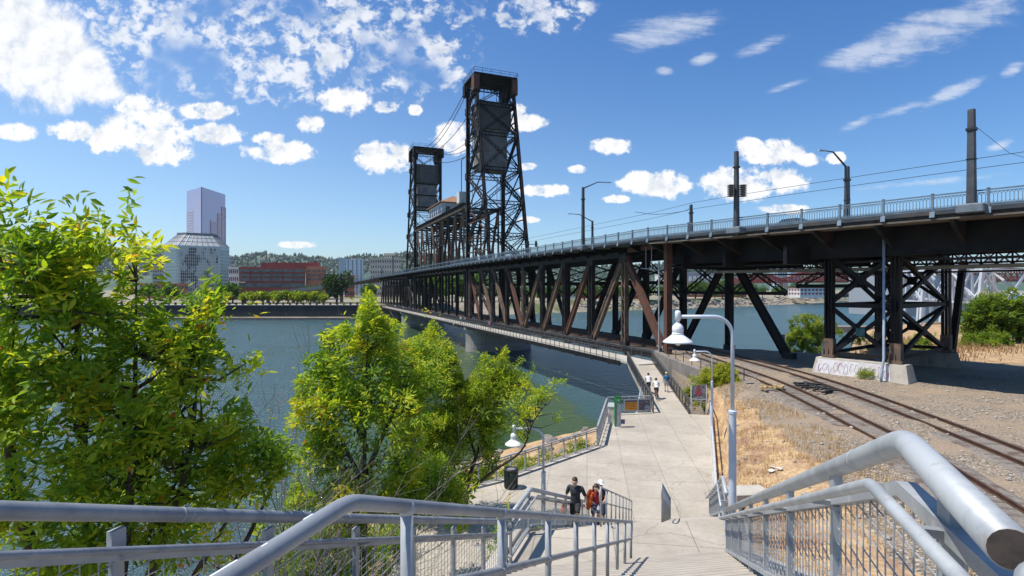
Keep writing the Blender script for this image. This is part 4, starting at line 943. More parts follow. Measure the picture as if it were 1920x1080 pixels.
    for s in (-.2, TW+.2):
        mb = MB(); t_a, t_b = sorted((T(-1.6), T(.2))); obox(mb, t_a, t_b, s-.7, s+.7, 47.4, 50.2); mb.build('sheave_housing', STEELD, tw); mb = MB()
        t_a, t_b = sorted((T(5.6), T(7.6))); obox(mb, t_a, t_b, s-.7, s+.7, 46.6, 50.2); mb.build('sheave_housing', RUSTR if sg > 0 else STEELD, tw)
    mb = MB()
    for z in (51.2, 51.75):
        for (a, b, c_, d) in ((-1.3, -.9, 7.7, -.9), (7.7, -.9, 7.7, TW+.9), (7.7, TW+.9, -1.3, TW+.9), (-1.3, TW+.9, -1.3, -.9)): mb.bar(B(T(a), b, z), B(T(c_), d, z), .06, .06)
    for k in (-1.3, .5, 2.3, 4.1, 5.9, 7.7):
        for s in (-.9, TW+.9): mb.bar(B(T(k), s, 50.7), B(T(k), s, 51.8), .06, .06, BD)
    for s in (1.2, 3.4, 5.8, 8.1):
        for k in (-1.3, 7.7): mb.bar(B(T(k), s, 50.7), B(T(k), s, 51.8), .06, .06, BD)
    mb.build('top_railing', STEELD, tw)
    mb = MB()                                               # guide rods and hoist ropes, ladder
    for s in (.5, 1.4, TW-1.4, TW-.5): mb.tube([B(T(-.7), s, 20.4), B(T(-.7), s, 48)], .06, 5)
    for s in (1.5, 3, TW-3, TW-1.5): mb.tube([B(T(3.4), s, 44.8), B(T(3.4), s, 49)], .06, 5)
    mb.build('hoist_ropes', STEEL, tw)
    if False:
        mb = MB(); mb.bar(B(T(-.1), .6, 37), B(T(-.1), TW-.6, 37), .1, 15, Vector((BD.x, BD.y, 0))); mb.build('face_plate', STEELD, tw)
    return tw
tower(0.0, 1, 'east_tower'); tower(-64.0, -1, 'west_tower')
mb = MB()
for s, z0, z1, sag in ((-.4, 49.2, 49.2, 4.2), (-.1, 48.6, 48.8, 5), (.3, 43, 49, 4), (TW, 49.2, 49.2, 4.2), (TW-.3, 42, 49, 3), (2.4, 34.5, 48, 3)):
    pts = []
    for k in range(17): u = k/16; p = B(-.5-63*u, s, z0+(z1-z0)*u-sag*4*u*(1-u)); pts.append(p)
    mb = MB(); mb.tube(pts, .085, 5); mb.build('tower_cable', STEELD, BR)
mb = MB(); mb.tube([B(-7, .4, 20.4), B(-7, .4, 33.2), B(-1.2, .4, 33.4)], .1, 6); mb.build('guide_mast', STEEL, BR)
# piers
def pier(t, name, s0=-3.2, s1=12.8, r=3.3):
    poly = []
    for k in range(13): a = math.pi*k/12; q = B(t+r*math.cos(a), s1-r+r*math.sin(a), 0); poly.append((q.x, q.y))
    for k in range(13): a = math.pi+math.pi*k/12; q = B(t+r*math.cos(a), s0+r+r*math.sin(a), 0); poly.append((q.x, q.y))
    mb = MB(); mb.prism(poly, -18, -9.5); p = mb.build('pier', CONCP, BR, False)
    cx = sum(a for a, b in poly)/len(poly); cy = sum(b for a, b in poly)/len(poly)
    mb = MB(); mb.prism([(cx+(a-cx)*1.06, cy+(b-cy)*1.05) for a, b in poly], -9.5, -9.0); mb.build('pier_cap', CONCP, p)
pier(9, 'pier'); pier(-73, 'pier'); pier(-148, 'pier')
# white painted scrawl on the foot of the near end post
def scrawl(mb, o, ax, ay, w, h, n, th, seed, nrm):
    rr = random.Random(seed)
    for k in range(n):
        x0 = w*k/n; pts = []
        m = rr.randint(4, 6); y = rr.uniform(.1, .9)*h
        for j in range(m): pts.append(o+ax*(x0+rr.uniform(0.05, .95)*w/n)+ay*(rr.uniform(0.05, .95)*h)+nrm*0.012)
        for a, b in zip(catmull(pts, 4)[:-1], catmull(pts, 4)[1:]): mb.bar(a, b, th, 0.012, None)
gq = B(76.4, -.42, -7.0); mb = MB(); scrawl(mb, gq-BD*1.1+Vector((0, 0, -.2)), BD, Vector((0, 0, 1)), 1.6, .7, 4, .06, 3, -BN)
mb.build('painted_tag', mat('white_spray_paint', (0.62, 0.62, 0.60), (0.5, 0.5, 0.5), .8, 3), BR)
# ------------------------------------------------------------------ approach viaduct over the rail yard
VP = [B(76, -2.2, zr(76))]+VIA
VD = thing('approach_viaduct', 'black steel approach viaduct on braced columns above the rail yard at the right', 'viaduct', (31, 46, GZ))
VW = 17.5
ribbon(MB(), VP, 0.25, VW, -1.30, -1.66).build('viaduct_deck', ASPH, VD)
mb = ribbon(MB(), VP, -0.05, 0.25, -1.12, -1.42); ribbon(mb, VP, VW, VW+.3, -1.12, -1.42); mb.build('deck_edge_beam', FASC, VD)
ribbon(MB(), VP, 0.02, 1.9, -1.68, -1.80).build('sidewalk_soffit', SIDE, VD)
VR = ribbon(MB(), VP, 0.0, 0.05, -1.02, -1.12).build('viaduct_railing', RAILP, VD); deck_rail(VP, VR, 3.0, 0.20, True, RAILP)
VN = [p+nrm2(VP, i)*(VW+.25) for i, p in enumerate(VP)]
VR2 = ribbon(MB(), VN, 0.0, 0.05, -1.02, -1.12).build('north_railing', RAILP, VD); deck_rail(VN, VR2, 4.0, 0.5, False, RAILP)
mb = ribbon(MB(), VP, 3.4, 3.75, -1.70, -3.9); ribbon(mb, VP, 3.25, 3.9, -3.9, -4.0); mb.build('plate_girder', STEELD, VD)
for a_, b_, z0_ in ((15.0, 15.35, -3.6), (8.5, 8.8, -3.2), (11.5, 11.8, -3.0), (6.0, 6.25, -2.9)): ribbon(MB(), VP, a_, b_, -1.7, z0_).build('inner_girder', STEELD, VD)
acc = 0; nxt = 0.5
for i in range(len(VP)-1):
    acc += (VP[i+1]-VP[i]).length
    while nxt < acc:
        n = nrm2(VP, i); p = VP[i]+(VP[i+1]-VP[i]).normalized()*((VP[i+1]-VP[i]).length-(acc-nxt)); d = n.cross(Vector((0, 0, 1)))
        Z = lambda z: Vector((0, 0, z)); w = d*.14
        mb = MB(); mc = MB(); a, b, c, e = p+n*3.4+Z(-1.72), p+n*.1+Z(-1.72), p+n*.1+Z(-2.0), p+n*3.4+Z(-3.3)
        mc.add([a-w, b-w, c-w, e-w, a+w, b+w, c+w, e+w], [(0, 1, 2, 3), (7, 6, 5, 4), (0, 4, 5, 1), (1, 5, 6, 2), (2, 6, 7, 3), (3, 7, 4, 0)])
        mb.bar(p+n*3.7+Z(-2.4), p+n*17+Z(-2.4), .35, 1.3, d); nxt += 4.6; mc.build('cantilever_bracket', STEEL, VD); mb.build('floor_beam', STEELD, VD)
cA, cB, cA2, cB2 = Vector((28.0, 47.0, 0)), Vector((31.0, 43.0, 0)), Vector((37.0, 53.7, 0)), Vector((41.2, 50.6, 0))
ctop = 2.9; foot = -6.05
dl = (cB-cA).normalized(); dt = (cA2-cA).normalized()
def z_(v, z): return Vector((v.x, v.y, z))
for c in (cA, cB, cA2, cB2):
    mb = MB()
    for k in (-1, 1): mb.bar(z_(c, foot)+dl*.27*k, z_(c, ctop)+dl*.27*k, .62, .12, dt)
    mb.bar(z_(c, foot), z_(c, ctop), .12, .5, dl); col = mb.build('column', STEELD, VD)
    mb = MB(); mb.box(z_(c, foot+.12), 1.0, 1.0, .24, math.atan2(dl.y, dl.x)); mb.bar(z_(c, foot), z_(c, foot+1.6), .78, .68, dl)
    for k in (-.36, 0, .36): mb.bar(z_(c, foot)+dl*k-dt*.42, z_(c, foot+.75)+dl*k-dt*.36, .07, .16)
    mb.build('column_base', RUST, col)
def xbr(a, b, z0, z1, kind, m=STEELD):
    mb = MB(); sd = Vector((0, 0, 1)).cross(b-a).normalized()
    for p, q in ((z_(a, z0), z_(b, z1)), (z_(b, z0), z_(a, z1))):
        if kind == 'l': mb.laced(p, q, .5, (q-p).cross(sd), .1, 11, .07)
        else: mb.bar(p, q, .28, .30, sd)
    mid = z_((a+b)/2, (z0+z1)/2); mb.bar(mid-sd*.12-Vector((0, 0, .4)), mid-sd*.12+Vector((0, 0, .4)), .1, .8, sd); mb.build('x_brace', m, VD)
for a, b, k in ((cA, cB, 'b'), (cB, cB2, 'b'), (cA2, cB2, 'b'), (cA, cA2, 'b'), (cB, cA2, 'l')):
    xbr(a, b, foot+.2, -1.6, k); xbr(a, b, -1.4, ctop-.1, k)
    for zz, w_, h_ in ((-1.5, .3, .35), (ctop, .4, .6), (foot+.35, .22, .3)): mb = MB(); mb.bar(z_(a, zz), z_(b, zz), w_, h_); mb.build('strut', STEELD, VD)
mid = z_((cA+cB)/2, (foot+.2-1.6)/2)-dt*.26; mb = MB(); mb.bar(mid-Vector((0, 0, .34)), mid+Vector((0, 0, .34)), .66, .05, dl); mb.build('gusset_plate', mat('teal_paint', (0.035, 0.12, 0.13), (0.02, 0.06, 0.07), .7, 3), VD)
mb = MB(); a = Vector((44.0, 52.0, 0)); mb.bar(z_(a, 2.6), z_(cB2, foot)+Vector((.7, .2, 0)), .5, .5); mb.build('raking_prop', STEELD, VD)
# conduits, catwalk and lattice hung below the far side
ribbon(MB(), VP, 4.2, 4.35, -4.3, -4.45).build('conduit', STEEL, VD); mb = ribbon(MB(), VP, 9.6, 9.9, -4.7, -5.0); mb.build('conduit', mat('pale_conduit', (0.34, 0.34, 0.33), (0.22, 0.22, 0.21), .6, 1), VD)
mb = MB()
for zt in (-3.4, -4.55): ribbon(mb, VP, 13.0, 13.2, zt, zt-.2)
for i in range(len(VP)-1):
    n = nrm2(VP, i); n2 = nrm2(VP, i+1); a = VP[i]+n*13.1; b = VP[i+1]+n2*13.1
    for k in range(2):
        p = a+(b-a)*(k/2); q = a+(b-a)*((k+1)/2); mb.bar(p+Vector((0, 0, -3.5)), q+Vector((0, 0, -4.6)), .1, .1); mb.bar(q+Vector((0, 0, -3.5)), p+Vector((0, 0, -4.6)), .1, .1); mb.bar(p+Vector((0, 0, -3.4)), p+Vector((0, 0, -4.6)), .1, .1)
mb.build('hung_catwalk', STEELD, VD)
# lattice panels of the far truss end and the bracing hidden in the shade below the deck
for t0_, t1_, s_, z0_, z1_ in ((76.9, 84.6, TW, -.6, 3.9), (68.6, 76.1, TW, -.6, 3.9), (60.3, 67.8, TW, -.6, 3.9), (84.9, 92.5, TW+1.2, .2, 3.6)):
    mb = MB()
    for za, zb_ in ((z0_, z1_), (z1_, z0_)): mb.laced(B(t0_, s_, za), B(t1_, s_, zb_), .5, Vector((0, 0, 1)), .10, 9, .07)
    mb.bar(B(t0_, s_, z0_), B(t1_, s_, z0_), .3, .35); mb.build('lattice_brace', STEELD, VD)
for t0_ in (78.5, 84.8, 92.0): mb = MB(); mb.bar(B(t0_, .6, 2.9), B(t0_, TW+2, 2.9), .4, 1.6, BD); mb.build('portal_beam', STEELD, VD)
for off_, z_a in ((7.2, -4.2), (11.0, -4.4), (12.2, -5.1)): ribbon(MB(), VP, off_, off_+.16, z_a, z_a-.16).build('service_pipe', STEEL, VD)
# footings
def footing(a, b, label, seed, tagm):
    d = (b-a).normalized(); n = Vector((d.y, -d.x, 0)); a = a-d*.85; b = b+d*.85
    if n.dot(Vector((0, 1, 0))) > 0: n = -n
    t = thing('concrete_footing', label, 'footing', z_((a+b)/2, GZ)); mb = MB(); v = []
    for z, o in ((GZ-.3, 1.02), (foot-.05, .68)):
        e = .3 if z < -7 else 0
        for p, s in ((a-d*e, -1), (b+d*e, -1), (b+d*e, 1), (a-d*e, 1)): v.append(z_(p, z)+n*(-s)*o)
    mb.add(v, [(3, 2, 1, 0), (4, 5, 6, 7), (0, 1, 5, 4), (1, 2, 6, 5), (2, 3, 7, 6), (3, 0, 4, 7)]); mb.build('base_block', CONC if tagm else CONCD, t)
    def pt(u, w, off=.012):                                  # a point on the sloping near face
        p0 = v[0]+(v[1]-v[0])*u; p1 = v[4]+(v[5]-v[4])*u; return p0+(p1-p0)*w+n*off
    if tagm:
        mb = MB()
        for i in range(24):
            for j in range(1): mb.face(pt(.03+i/24*.80, .12), pt(.03+(i+1)/24*.80, .12), pt(.03+(i+1)/24*.80, .93), pt(.03+i/24*.80, .93))
        mb.build('white_paint_patch', mat('buffed_white_paint', (0.62, 0.60, 0.60), (0.52, 0.47, 0.45), .85, 1.6, c3=(0.55, 0.36, 0.50), s3=1.4, lo3=0.60, hi3=0.72), t)
        rr = random.Random(8); mk = MB(); mp = MB()
        for i in range(13):
            u0 = .075+i*.060; n_ = rr.randint(5, 7); a0 = rr.uniform(0, 6)
            pts = [pt(u0+.026*math.cos(a0+6.283*k/n_)*rr.uniform(.5, 1.25), .54+.30*math.sin(a0+6.283*k/n_)*rr.uniform(.45, 1.15), .02) for k in range(n_ if i % 2 else n_-1)]
            if i % 2: pts.append(pts[0])
            q_ = catmull(pts, 3)
            for p, q in zip(q_[:-1], q_[1:]): (mk if i % 4 else mp).bar(p, q, .022 if i % 4 else .06, .012)
        mk.build('black_scribble', mat('black_spray', (0.13, 0.12, 0.14), (0.26, 0.22, 0.27), .8, 3), t); mp.build('purple_scribble', mat('purple_spray', (0.24, 0.10, 0.22), (0.34, 0.18, 0.30), .8, 3), t)
    return t, pt
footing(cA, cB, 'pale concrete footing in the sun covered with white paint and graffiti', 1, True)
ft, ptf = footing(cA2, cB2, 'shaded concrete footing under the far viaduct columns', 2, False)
# a lower grey wall between the footings carries blue bubble letters
mb = MB(); mb.bar((28.8, 48.6, -6.75), (33.4, 44.9, -6.75), .5, 1.9); wl = mb.top('low_wall', CONCD, 'dark low wall behind the graffiti footing painted with pale blue letters', 'wall')
mb = MB(); o0 = Vector((31.25, 46.3, -6.45)); ax = Vector((4.6, -3.7, 0)).normalized(); nn = Vector((-ax.y, ax.x, 0))*-1
def stroke(mb, o, pts, w): 
    q = catmull([o+ax*x+Vector((0, 0, 1))*z for x, z in pts], 5)
    for a, b in zip(q[:-1], q[1:]): mb.bar(a, b+(b-a)*.2, w, w*1.0, nn)
stroke(mb, o0+nn*.30, [(.62, .58), (.30, .66), (.05, .50), (.25, .34), (.55, .26), (.52, .06), (.2, 0), (0, .1)], .13)
stroke(mb, o0+nn*.30, [(.85, .62), (.82, .25), (.98, .03), (1.2, .1), (1.28, .35), (1.28, .62)], .13)
lo = mb.build('bubble_letters', mat('pale_blue_spray', (0.30, 0.42, 0.62), (0.22, 0.32, 0.52), .8, 3), wl)
mb = MB(); c = cB-dt*1.0-dl*.55; mb.tube([z_(c-dt*.55, GZ), z_(c-dt*.5, GZ+.6), z_(c, foot+.4), z_(c, 4.4)], .10, 10)
mb.top('drain_pipe', mat('drain_blue_grey', (0.30, 0.36, 0.44), (0.24, 0.29, 0.36), .5, 3), 'pale blue vertical drain pipe in front of the graffiti footing', 'drain pipe', True)
mb = MB(); mb.bar(B(84.3, 10.0, -5.2), B(85.0, 10.0, -5.2), .08, 1.0, BN); 
sg = MB(); sg.box((29.6, 58.4, -5.6), .75, .08, 1.0, .5); sg.tube([(29.6, 58.5, -7.5), (29.6, 58.5, -5.2)], .05, 6)
sg.top('notice_board', mat('faded_red_sign', (0.20, 0.06, 0.055), (0.30, 0.25, 0.24), .7, 4), 'small faded red notice at the foot of the far black column', 'sign')

# ------------------------------------------------------------------ poles and wires on the bridge
def vpath_at(px, off):
    """point on the deck edge (moved in by off) seen in direction px; plain search along the path"""
    best = None; pth = [B(t, -2.2, zr(t)) for t in range(-60, 77, 1)]+VIA
    for i in range(len(pth)-1):
        for k in range(8):
            p = pth[i]+(pth[i+1]-pth[i])*(k/8)+nrm2(pth, i)*off; e = abs(960+1000*p.x/p.y-px)
            if best is None or e < best[0]: best = (e, p, nrm2(pth, i))
    return best[1], best[2]
def pole(label, px, off, zt, w, arm=None, bracket=True, boxes=False, grp='dark square poles along the upper deck'):
    p, n = vpath_at(px, off); base = Vector((p.x, p.y, p.z-1.25)); t = thing('deck_pole', label, 'pole', base, grp); a = math.atan2(n.y, n.x)
    mb = MB(); h = zt-base.z; k = w/2
    for z0, z1, f0, f1 in ((0, h, 1, .72),):
        vs = []
        for z, f in ((0, 1), (h, .74)):
            for x, y in ((-1, -.7), (-.7, -1), (.7, -1), (1, -.7), (1, .7), (.7, 1), (-.7, 1), (-1, .7)): q = Matrix.Rotation(a, 3, 'Z') @ Vector((x*k*f, y*k*f, 0)); vs.append(base+q+Vector((0, 0, z)))
        mb.add(vs, [tuple(range(7, -1, -1)), tuple(range(8, 16))]+[(j, (j+1) % 8, 8+(j+1) % 8, 8+j) for j in range(8)])
    mb.build('shaft', POLEP, t)
    mb = MB(); mb.box(base+Vector((0, 0, h*.80)), w*1.05, w*1.05, .16, a); mb.box(base+Vector((0, 0, h*.5)), w*1.0, w*1.0, .05, a); mb.build('collar', BLACK, t)
    if bracket:
        mb = MB(); mb.cbox(base-n*.05+Vector((0, 0, .02)), 1.1, 1.5, .55, a, .08); mb.build('pedestal', mat('pedestal_paint', (0.15, 0.18, 0.21), (0.11, 0.13, 0.15), .7, 2), t)
    if arm:
        d, l, r = arm; top = base+Vector((0, 0, h-.15)); mb = MB(); e = top+d*l*.62+Vector((0, 0, r)); f = top+d*l+Vector((0, 0, r*1.05)); mb.tube([top, e, f], [.10, .07, .05], 8); mb.build('arm', POLEP, t)
        mb = MB(); mb.bar(f-d*.1, f+d*.65, .22, .12); mb.build('lamp_head', LAMPP, t)
    if boxes:
        for s in (-1, 1):
            mb = MB(); c = base+Vector((0, 0, h*.5))+Vector((s*(w*.5+.32), -.1, 0))
            for j in range(7): mb.box(c+Vector((0, 0, -.5+j*.165)), .5, .55, .09, 0)
            mb.box(c, .06, .5, 1.1, 0); mb.build('louvred_speaker', mat('louvre_brown', (0.09, 0.085, 0.08), (0.13, 0.12, 0.11), .7, 3), t)
    return t
X1 = Vector((1, .0, 0))
pole('dark deck pole with a lamp arm reaching right, near the tall tower', 1093, -.35, 13.9, .44, (Vector((.95, .3, 0)), 3.6, 1.0))
pole('dark deck pole carrying two louvred boxes, third from the tower', 1380, -.35, 12.75, .46, None, True, True)
pole('tallest and nearest dark pole, standing on the deck edge at the right', 1817, -.35, 12.0, .52)
pole('thin dark lamp pole behind the first deck pole with its arm to the left', 1111, 11.5, 11.9, .40, (Vector((-.95, -.2, 0)), 4.0, 1.2), False)
pole('dark lamp pole right of the clouds with its lamp arm reaching up to the left', 1590, 11.0, 11.9, .5, (Vector((-.97, -.2, 0)), 2.6, 1.5), False)
pole('short slim pole between the lamp pole and louvred pole', 1296, 11.3, 11.0, .45, None, False)
pole('small far pole on the deck curve beyond the west tower', 720, -.3, 13.4, .5, None, False) if False else None
for px, lb, zt in ((737, 'thin far lamp pole on the deck left of the west tower', 14.2), (716, 'far dark pole at the bend of the deck before the apartment block', 9.8)):
    p = DP(px, 516, 235 if px == 737 else 262); t = thing('deck_pole', lb, 'pole', (p.x, p.y, 5.4), 'dark square poles along the upper deck'); mb = MB(); mb.bar((p.x, p.y, 5.4), (p.x, p.y, zt), .45, .45); mb.build('shaft', POLEP, t)
    if zt > 11: mb = MB(); mb.tube([(p.x, p.y, zt-.3), (p.x+2.2, p.y, zt+.9), (p.x+4.6, p.y, zt+.8)], .14, 6); mb.build('arm', POLEP, t)
def wire(label, pts, r=.018):
    mb = MB(); mb.tube(pts, r, 5); return mb.top('overhead_wire', STEELD, label, 'wire', False, 'tram wires over the deck')
vw = [B(t, 4.5, zr(t)) for t in range(-40, 77, 12)]+[p+nrm2(VIA, i)*5.5 for i, p in enumerate(VIA) if i % 2 == 0]
wire('upper overhead tram wire sloping up to the right edge of the sky', [p+Vector((0, 0, 3.15)) for p in vw], .022); wire('lower overhead tram wire sloping up to the right edge of the sky', [p+Vector((0, 0, 2.4)) for p in vw], .022)
p3, n3 = vpath_at(1296, 11.3); q3, _ = vpath_at(1190, 5.0)
wire('curled feeder cable hanging left from the short slim pole', catmull([z_(p3, 11.0), z_(p3, 10.2)+Vector((-.8, 0, 0)), z_(p3, 10.0)+Vector((-4, 2, 0)), z_(q3, 10.2)], 6), .03)
p4, _ = vpath_at(1817, -.35); p5, _ = vpath_at(1893, 5.5)
wire('thin span wire from the nearest tall pole down to the tram wires', [z_(p4, 11.1), z_(p5, 9.6)+Vector((0, 0, .2)), z_(p5, 9.2)+Vector((1, -.6, 0))], .014)
# traffic signals beside the tower foot
p = DP(1000, 456, 100); t = thing('traffic_signal', 'pair of black traffic signals on a bar beside the tower leg', 'traffic signal', (p.x-2.2, p.y, 5.6)); mb = MB(); mb.tube([(p.x-2.2, p.y, 5.6), (p.x-2.2, p.y, 8.2), (p.x+.9, p.y, 8.2)], .07, 6); mb.build('mast', POLEP, t)
for x in (-1.0, .5):
    mb = MB(); mb.cbox((p.x+x, p.y-.15, 8.2), .42, .32, 1.15, 0, .04)
    for z in (-.34, 0, .34): mb.tube([(p.x+x, p.y-.31, 8.2+z), (p.x+x, p.y-.48, 8.2+z)], .15, 10)
    mb.build('signal_head', BLACK, t)
# vehicles half seen behind the deck railing
def car(label, p, ang, col, cat='car', L=4.5, H=1.45, W=1.8):
    t = thing('parked_car' if cat == 'parked' else 'car', label, 'car', p); m = Matrix.Rotation(ang, 3, 'Z')
    def pr(mb, prof, w0, w1=None):
        n = len(prof); vs = []
        for s in (-1, 1):
            for x, z in prof: vs.append(Vector(p)+m @ Vector((x, s*(w0 if z < 1.0 else (w1 or w0)), z)))
        mb.add(vs, [tuple(range(n-1, -1, -1)), tuple(range(n, 2*n))]+[(i, (i+1) % n, n+(i+1) % n, n+i) for i in range(n)])
    mb = MB(); pr(mb, [(-L/2, .35), (L/2, .35), (L/2, .72), (L*.42, .82), (L*.2, .92), (-L*.42, .98), (-L/2, .85)], W/2); mb.build('body', col, t)
    mb = MB(); pr(mb, [(L*.2, .92), (L*.06, H-.06), (-L*.30, H-.04), (-L*.43, .98)], W/2-.06, W/2-.2); mb.build('window_band', GLD, t)
    mb = MB(); pr(mb, [(L*.06, H-.055), (-L*.30, H-.035), (-L*.27, H), (L*.03, H)], W/2-.19); mb.build('roof', col, t)
    for x in (-L*.31, L*.31):
        for s in (-1, 1):
            mb = MB(); c = Vector(p)+m @ Vector((x, s*(W/2-.1), .33)); a = m @ Vector((0, .11, 0)); mb.tube([c-a, c+a], .33, 14); w = mb.build('wheel', BLACK, t)
    for s in (-1, 1): mb = MB(); mb.box(Vector(p)+m @ Vector((L/2-.02, s*W*.36, .66)), .08, .34, .14, ang); mb.build('headlight', WHITEM, t)
CARD = mat('dark_car_paint', (0.03, 0.03, 0.034), (0.04, 0.04, 0.045), .3, 2, .3); CARW = mat('white_car_paint', (0.7, 0.7, 0.7), None, .3)
q, n = vpath_at(1500, 7.0); q2, _ = vpath_at(1520, 7.0); car('dark car half hidden behind the deck railing beside the lamp pole', (q.x, q.y, q.z-1.30), math.atan2((q2-q).y, (q2-q).x), CARD, H=1.5, L=4.6)

# ------------------------------------------------------------------ far banks, hills
FAR = [(-900, 241), (-62, 241), (-40, 258), (0, 290), (45, 322), (109, 362), (167, 403), (211, 440), (350, 560), (700, 900), (1500, 1500), (3500, 3400), (-3500, 3400), (-3500, 241)]
def far_ground():
    nx, ny = 150, 90; xs = np.concatenate([np.linspace(-900, -100, 40), np.linspace(-96, 320, 90), np.linspace(340, 1500, 30)]); ys = np.concatenate([np.linspace(236, 500, 80), np.linspace(515, 1900, 40)])
    X, Y = np.meshgrid(xs, ys); d = sdf(FAR, X, Y); z = np.clip(-d*.42-15.6, -18, -8.2)+np.clip((-d-30)/400, 0, 1)*3; z = np.where(X < -55, np.where(d < -.5, np.maximum(z, -7.9), -18), z)
    w = len(xs); mb = MB(); mb.V = np.stack([X, Y, z], -1).reshape(-1, 3).tolist(); mb.F = [(j*w+i, j*w+i+1, (j+1)*w+i+1, (j+1)*w+i) for j in range(len(ys)-1) for i in range(w-1)]
    m = mat('far_bank_ground', (0.30, 0.245, 0.18), (0.22, 0.19, 0.145), 0.95, .12, 0, .3, 1, c3=(0.10, 0.12, 0.04), s3=.03, lo3=.48, hi3=.6)
    mb.structure('far_bank', m, True)
far_ground()
mb = MB(); mb.box((-140, 249, -7.82), 160, 10, .16); mb.structure('promenade', CONC)
mb = MB(); mb.box((-140, 263, -7.84), 170, 18, .2); mb.structure('lawn', mat('lawn', (0.14, 0.16, 0.035), (0.20, 0.19, 0.06), .95, .3))
sw = thing('seawall', 'long dark river wall with posts along its top across the water', 'seawall', (-140, 241, -14.5))
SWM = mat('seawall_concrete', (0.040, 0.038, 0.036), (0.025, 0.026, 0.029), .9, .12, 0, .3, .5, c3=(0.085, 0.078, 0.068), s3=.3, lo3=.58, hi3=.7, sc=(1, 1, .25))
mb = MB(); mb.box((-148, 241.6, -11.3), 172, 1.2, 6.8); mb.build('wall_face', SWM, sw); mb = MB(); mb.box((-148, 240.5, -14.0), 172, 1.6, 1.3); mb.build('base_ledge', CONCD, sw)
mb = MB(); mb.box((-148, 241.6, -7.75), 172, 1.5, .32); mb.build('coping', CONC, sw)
proto = None
for k in range(56):
    x = -64-3.05*k
    if proto is None: mb = MB(); mb.cbox((0, 0, .55), .75, .75, 1.1, 0, .06); proto = mb.build('post', SWM, sw); ORG[proto.name] = ORG[sw.name]; o = proto; proto.data.transform(Matrix.Translation(Vector((0, 0, 0)))); 
    else: o = proto.copy(); COL.objects.link(o); o.parent = sw
    o.location = Vector((x, 241.6, -7.6))-ORG[sw.name]
proto.data.transform(Matrix.Translation(ORG[sw.name]))
def hills():
    mb = MB(); xs = np.linspace(-4200, 4200, 260); prof = np.interp(xs, [-4200, -2400, -1500, -1230, -1050, -900, -700, -560, -300, 100, 700, 1600, 2600, 4200], [215, 200, 158, 150, 145, 128, 148, 150, 138, 120, 96, 70, 60, 50])
    rings = [(1700, 0.0), (1850, .18), (2050, .5), (2250, .8), (2420, 1.0), (2700, .8)]; V = []; rr = np.random.RandomState(2)
    for y, f in rings: V += [(x, y, -8+(h+8+10*math.sin(x*.011)+6*math.sin(x*.027+1))*f+rr.uniform(-3, 3)*f) for x, h in zip(xs, prof)]
    w = len(xs); F = [(j*w+i, j*w+i+1, (j+1)*w+i+1, (j+1)*w+i) for j in range(len(rings)-1) for i in range(w-1)]
    mb.V = V; mb.F = F; mb.structure('hills', mat('wooded_hill', (0.035, 0.075, 0.050), (0.06, 0.10, 0.05), .95, .012, c3=(0.10, 0.12, 0.07), s3=.006, lo3=.56, hi3=.7), True)
    VV = []; FF = []; A = []; n = 7000
    X = rr.uniform(-2500, 2200, n); T = rr.uniform(0.15, 1.0, n)**.6
    for x, tq in zip(X, T):
        f = tq; y = np.interp(f, [0, .18, .5, .8, 1], [1700, 1850, 2050, 2250, 2420]); h = np.interp(x, xs, prof); z = -8+(h+8+10*math.sin(x*.011)+6*math.sin(x*.027+1))*f
        H = rr.uniform(9, 19); r = rr.uniform(4, 8); b = len(VV); k = 5; con = rr.uniform() < .6; a0 = rr.uniform(0, 6)
        for j in range(k): VV.append((x+r*math.cos(a0+j*6.283/k), y+r*math.sin(a0+j*6.283/k), z-3))
        rm = r*(.5 if con else .95)
        for j in range(k): VV.append((x+rm*math.cos(a0+j*6.283/k+.6), y+rm*math.sin(a0+j*6.283/k+.6), z+H*(.5 if con else .6)))
        VV.append((x, y, z+H)); v = rr.uniform(0, 1)
        for j in range(k): FF.append((b+j, b+(j+1) % k, b+k+(j+1) % k, b+k+j)); FF.append((b+k+j, b+k+(j+1) % k, b+2*k)); A += [v, v]
    mb = MB(); mb.V = VV; mb.F = FF; tag(mb.build('hill_forest', leafmat('far_forest', [(0, (0.025, 0.055, 0.038)), (.6, (0.042, 0.08, 0.045)), (1, (0.065, 0.10, 0.05))], 0), rnd=A), 'far wooded ridge of dark conifers along the skyline', 'forest', None, 'stuff')
hills()
# ------------------------------------------------------------------ far buildings
def wpx(px, Y): return (px-960)/1000*Y
def zpx(py, Y): return (540-py)/1000*Y
def block(mb, x0, x1, y0, y1, z0, z1):
    k = min(0, (x0+x1)/2/y0)*(y1-y0)                        # the west bank streets run at a slant
    mb.add([(x0, y0, z0), (x1, y0, z0), (x1+k, y1, z0), (x0+k, y1, z0), (x0, y0, z1), (x1, y0, z1), (x1+k, y1, z1), (x0+k, y1, z1)], [(3, 2, 1, 0), (4, 5, 6, 7), (0, 1, 5, 4), (1, 2, 6, 5), (2, 3, 7, 6), (3, 0, 4, 7)]); return mb
def bands(name, m, parent, px0, px1, Y, ys, hh, off=.25):
    for y in ys:
        mb = MB(); block(mb, wpx(px0, Y), wpx(px1, Y), Y-off, Y+.05, zpx(y, Y)-hh/2, zpx(y, Y)+hh/2); mb.build(name, m, parent)
G0 = -8.6
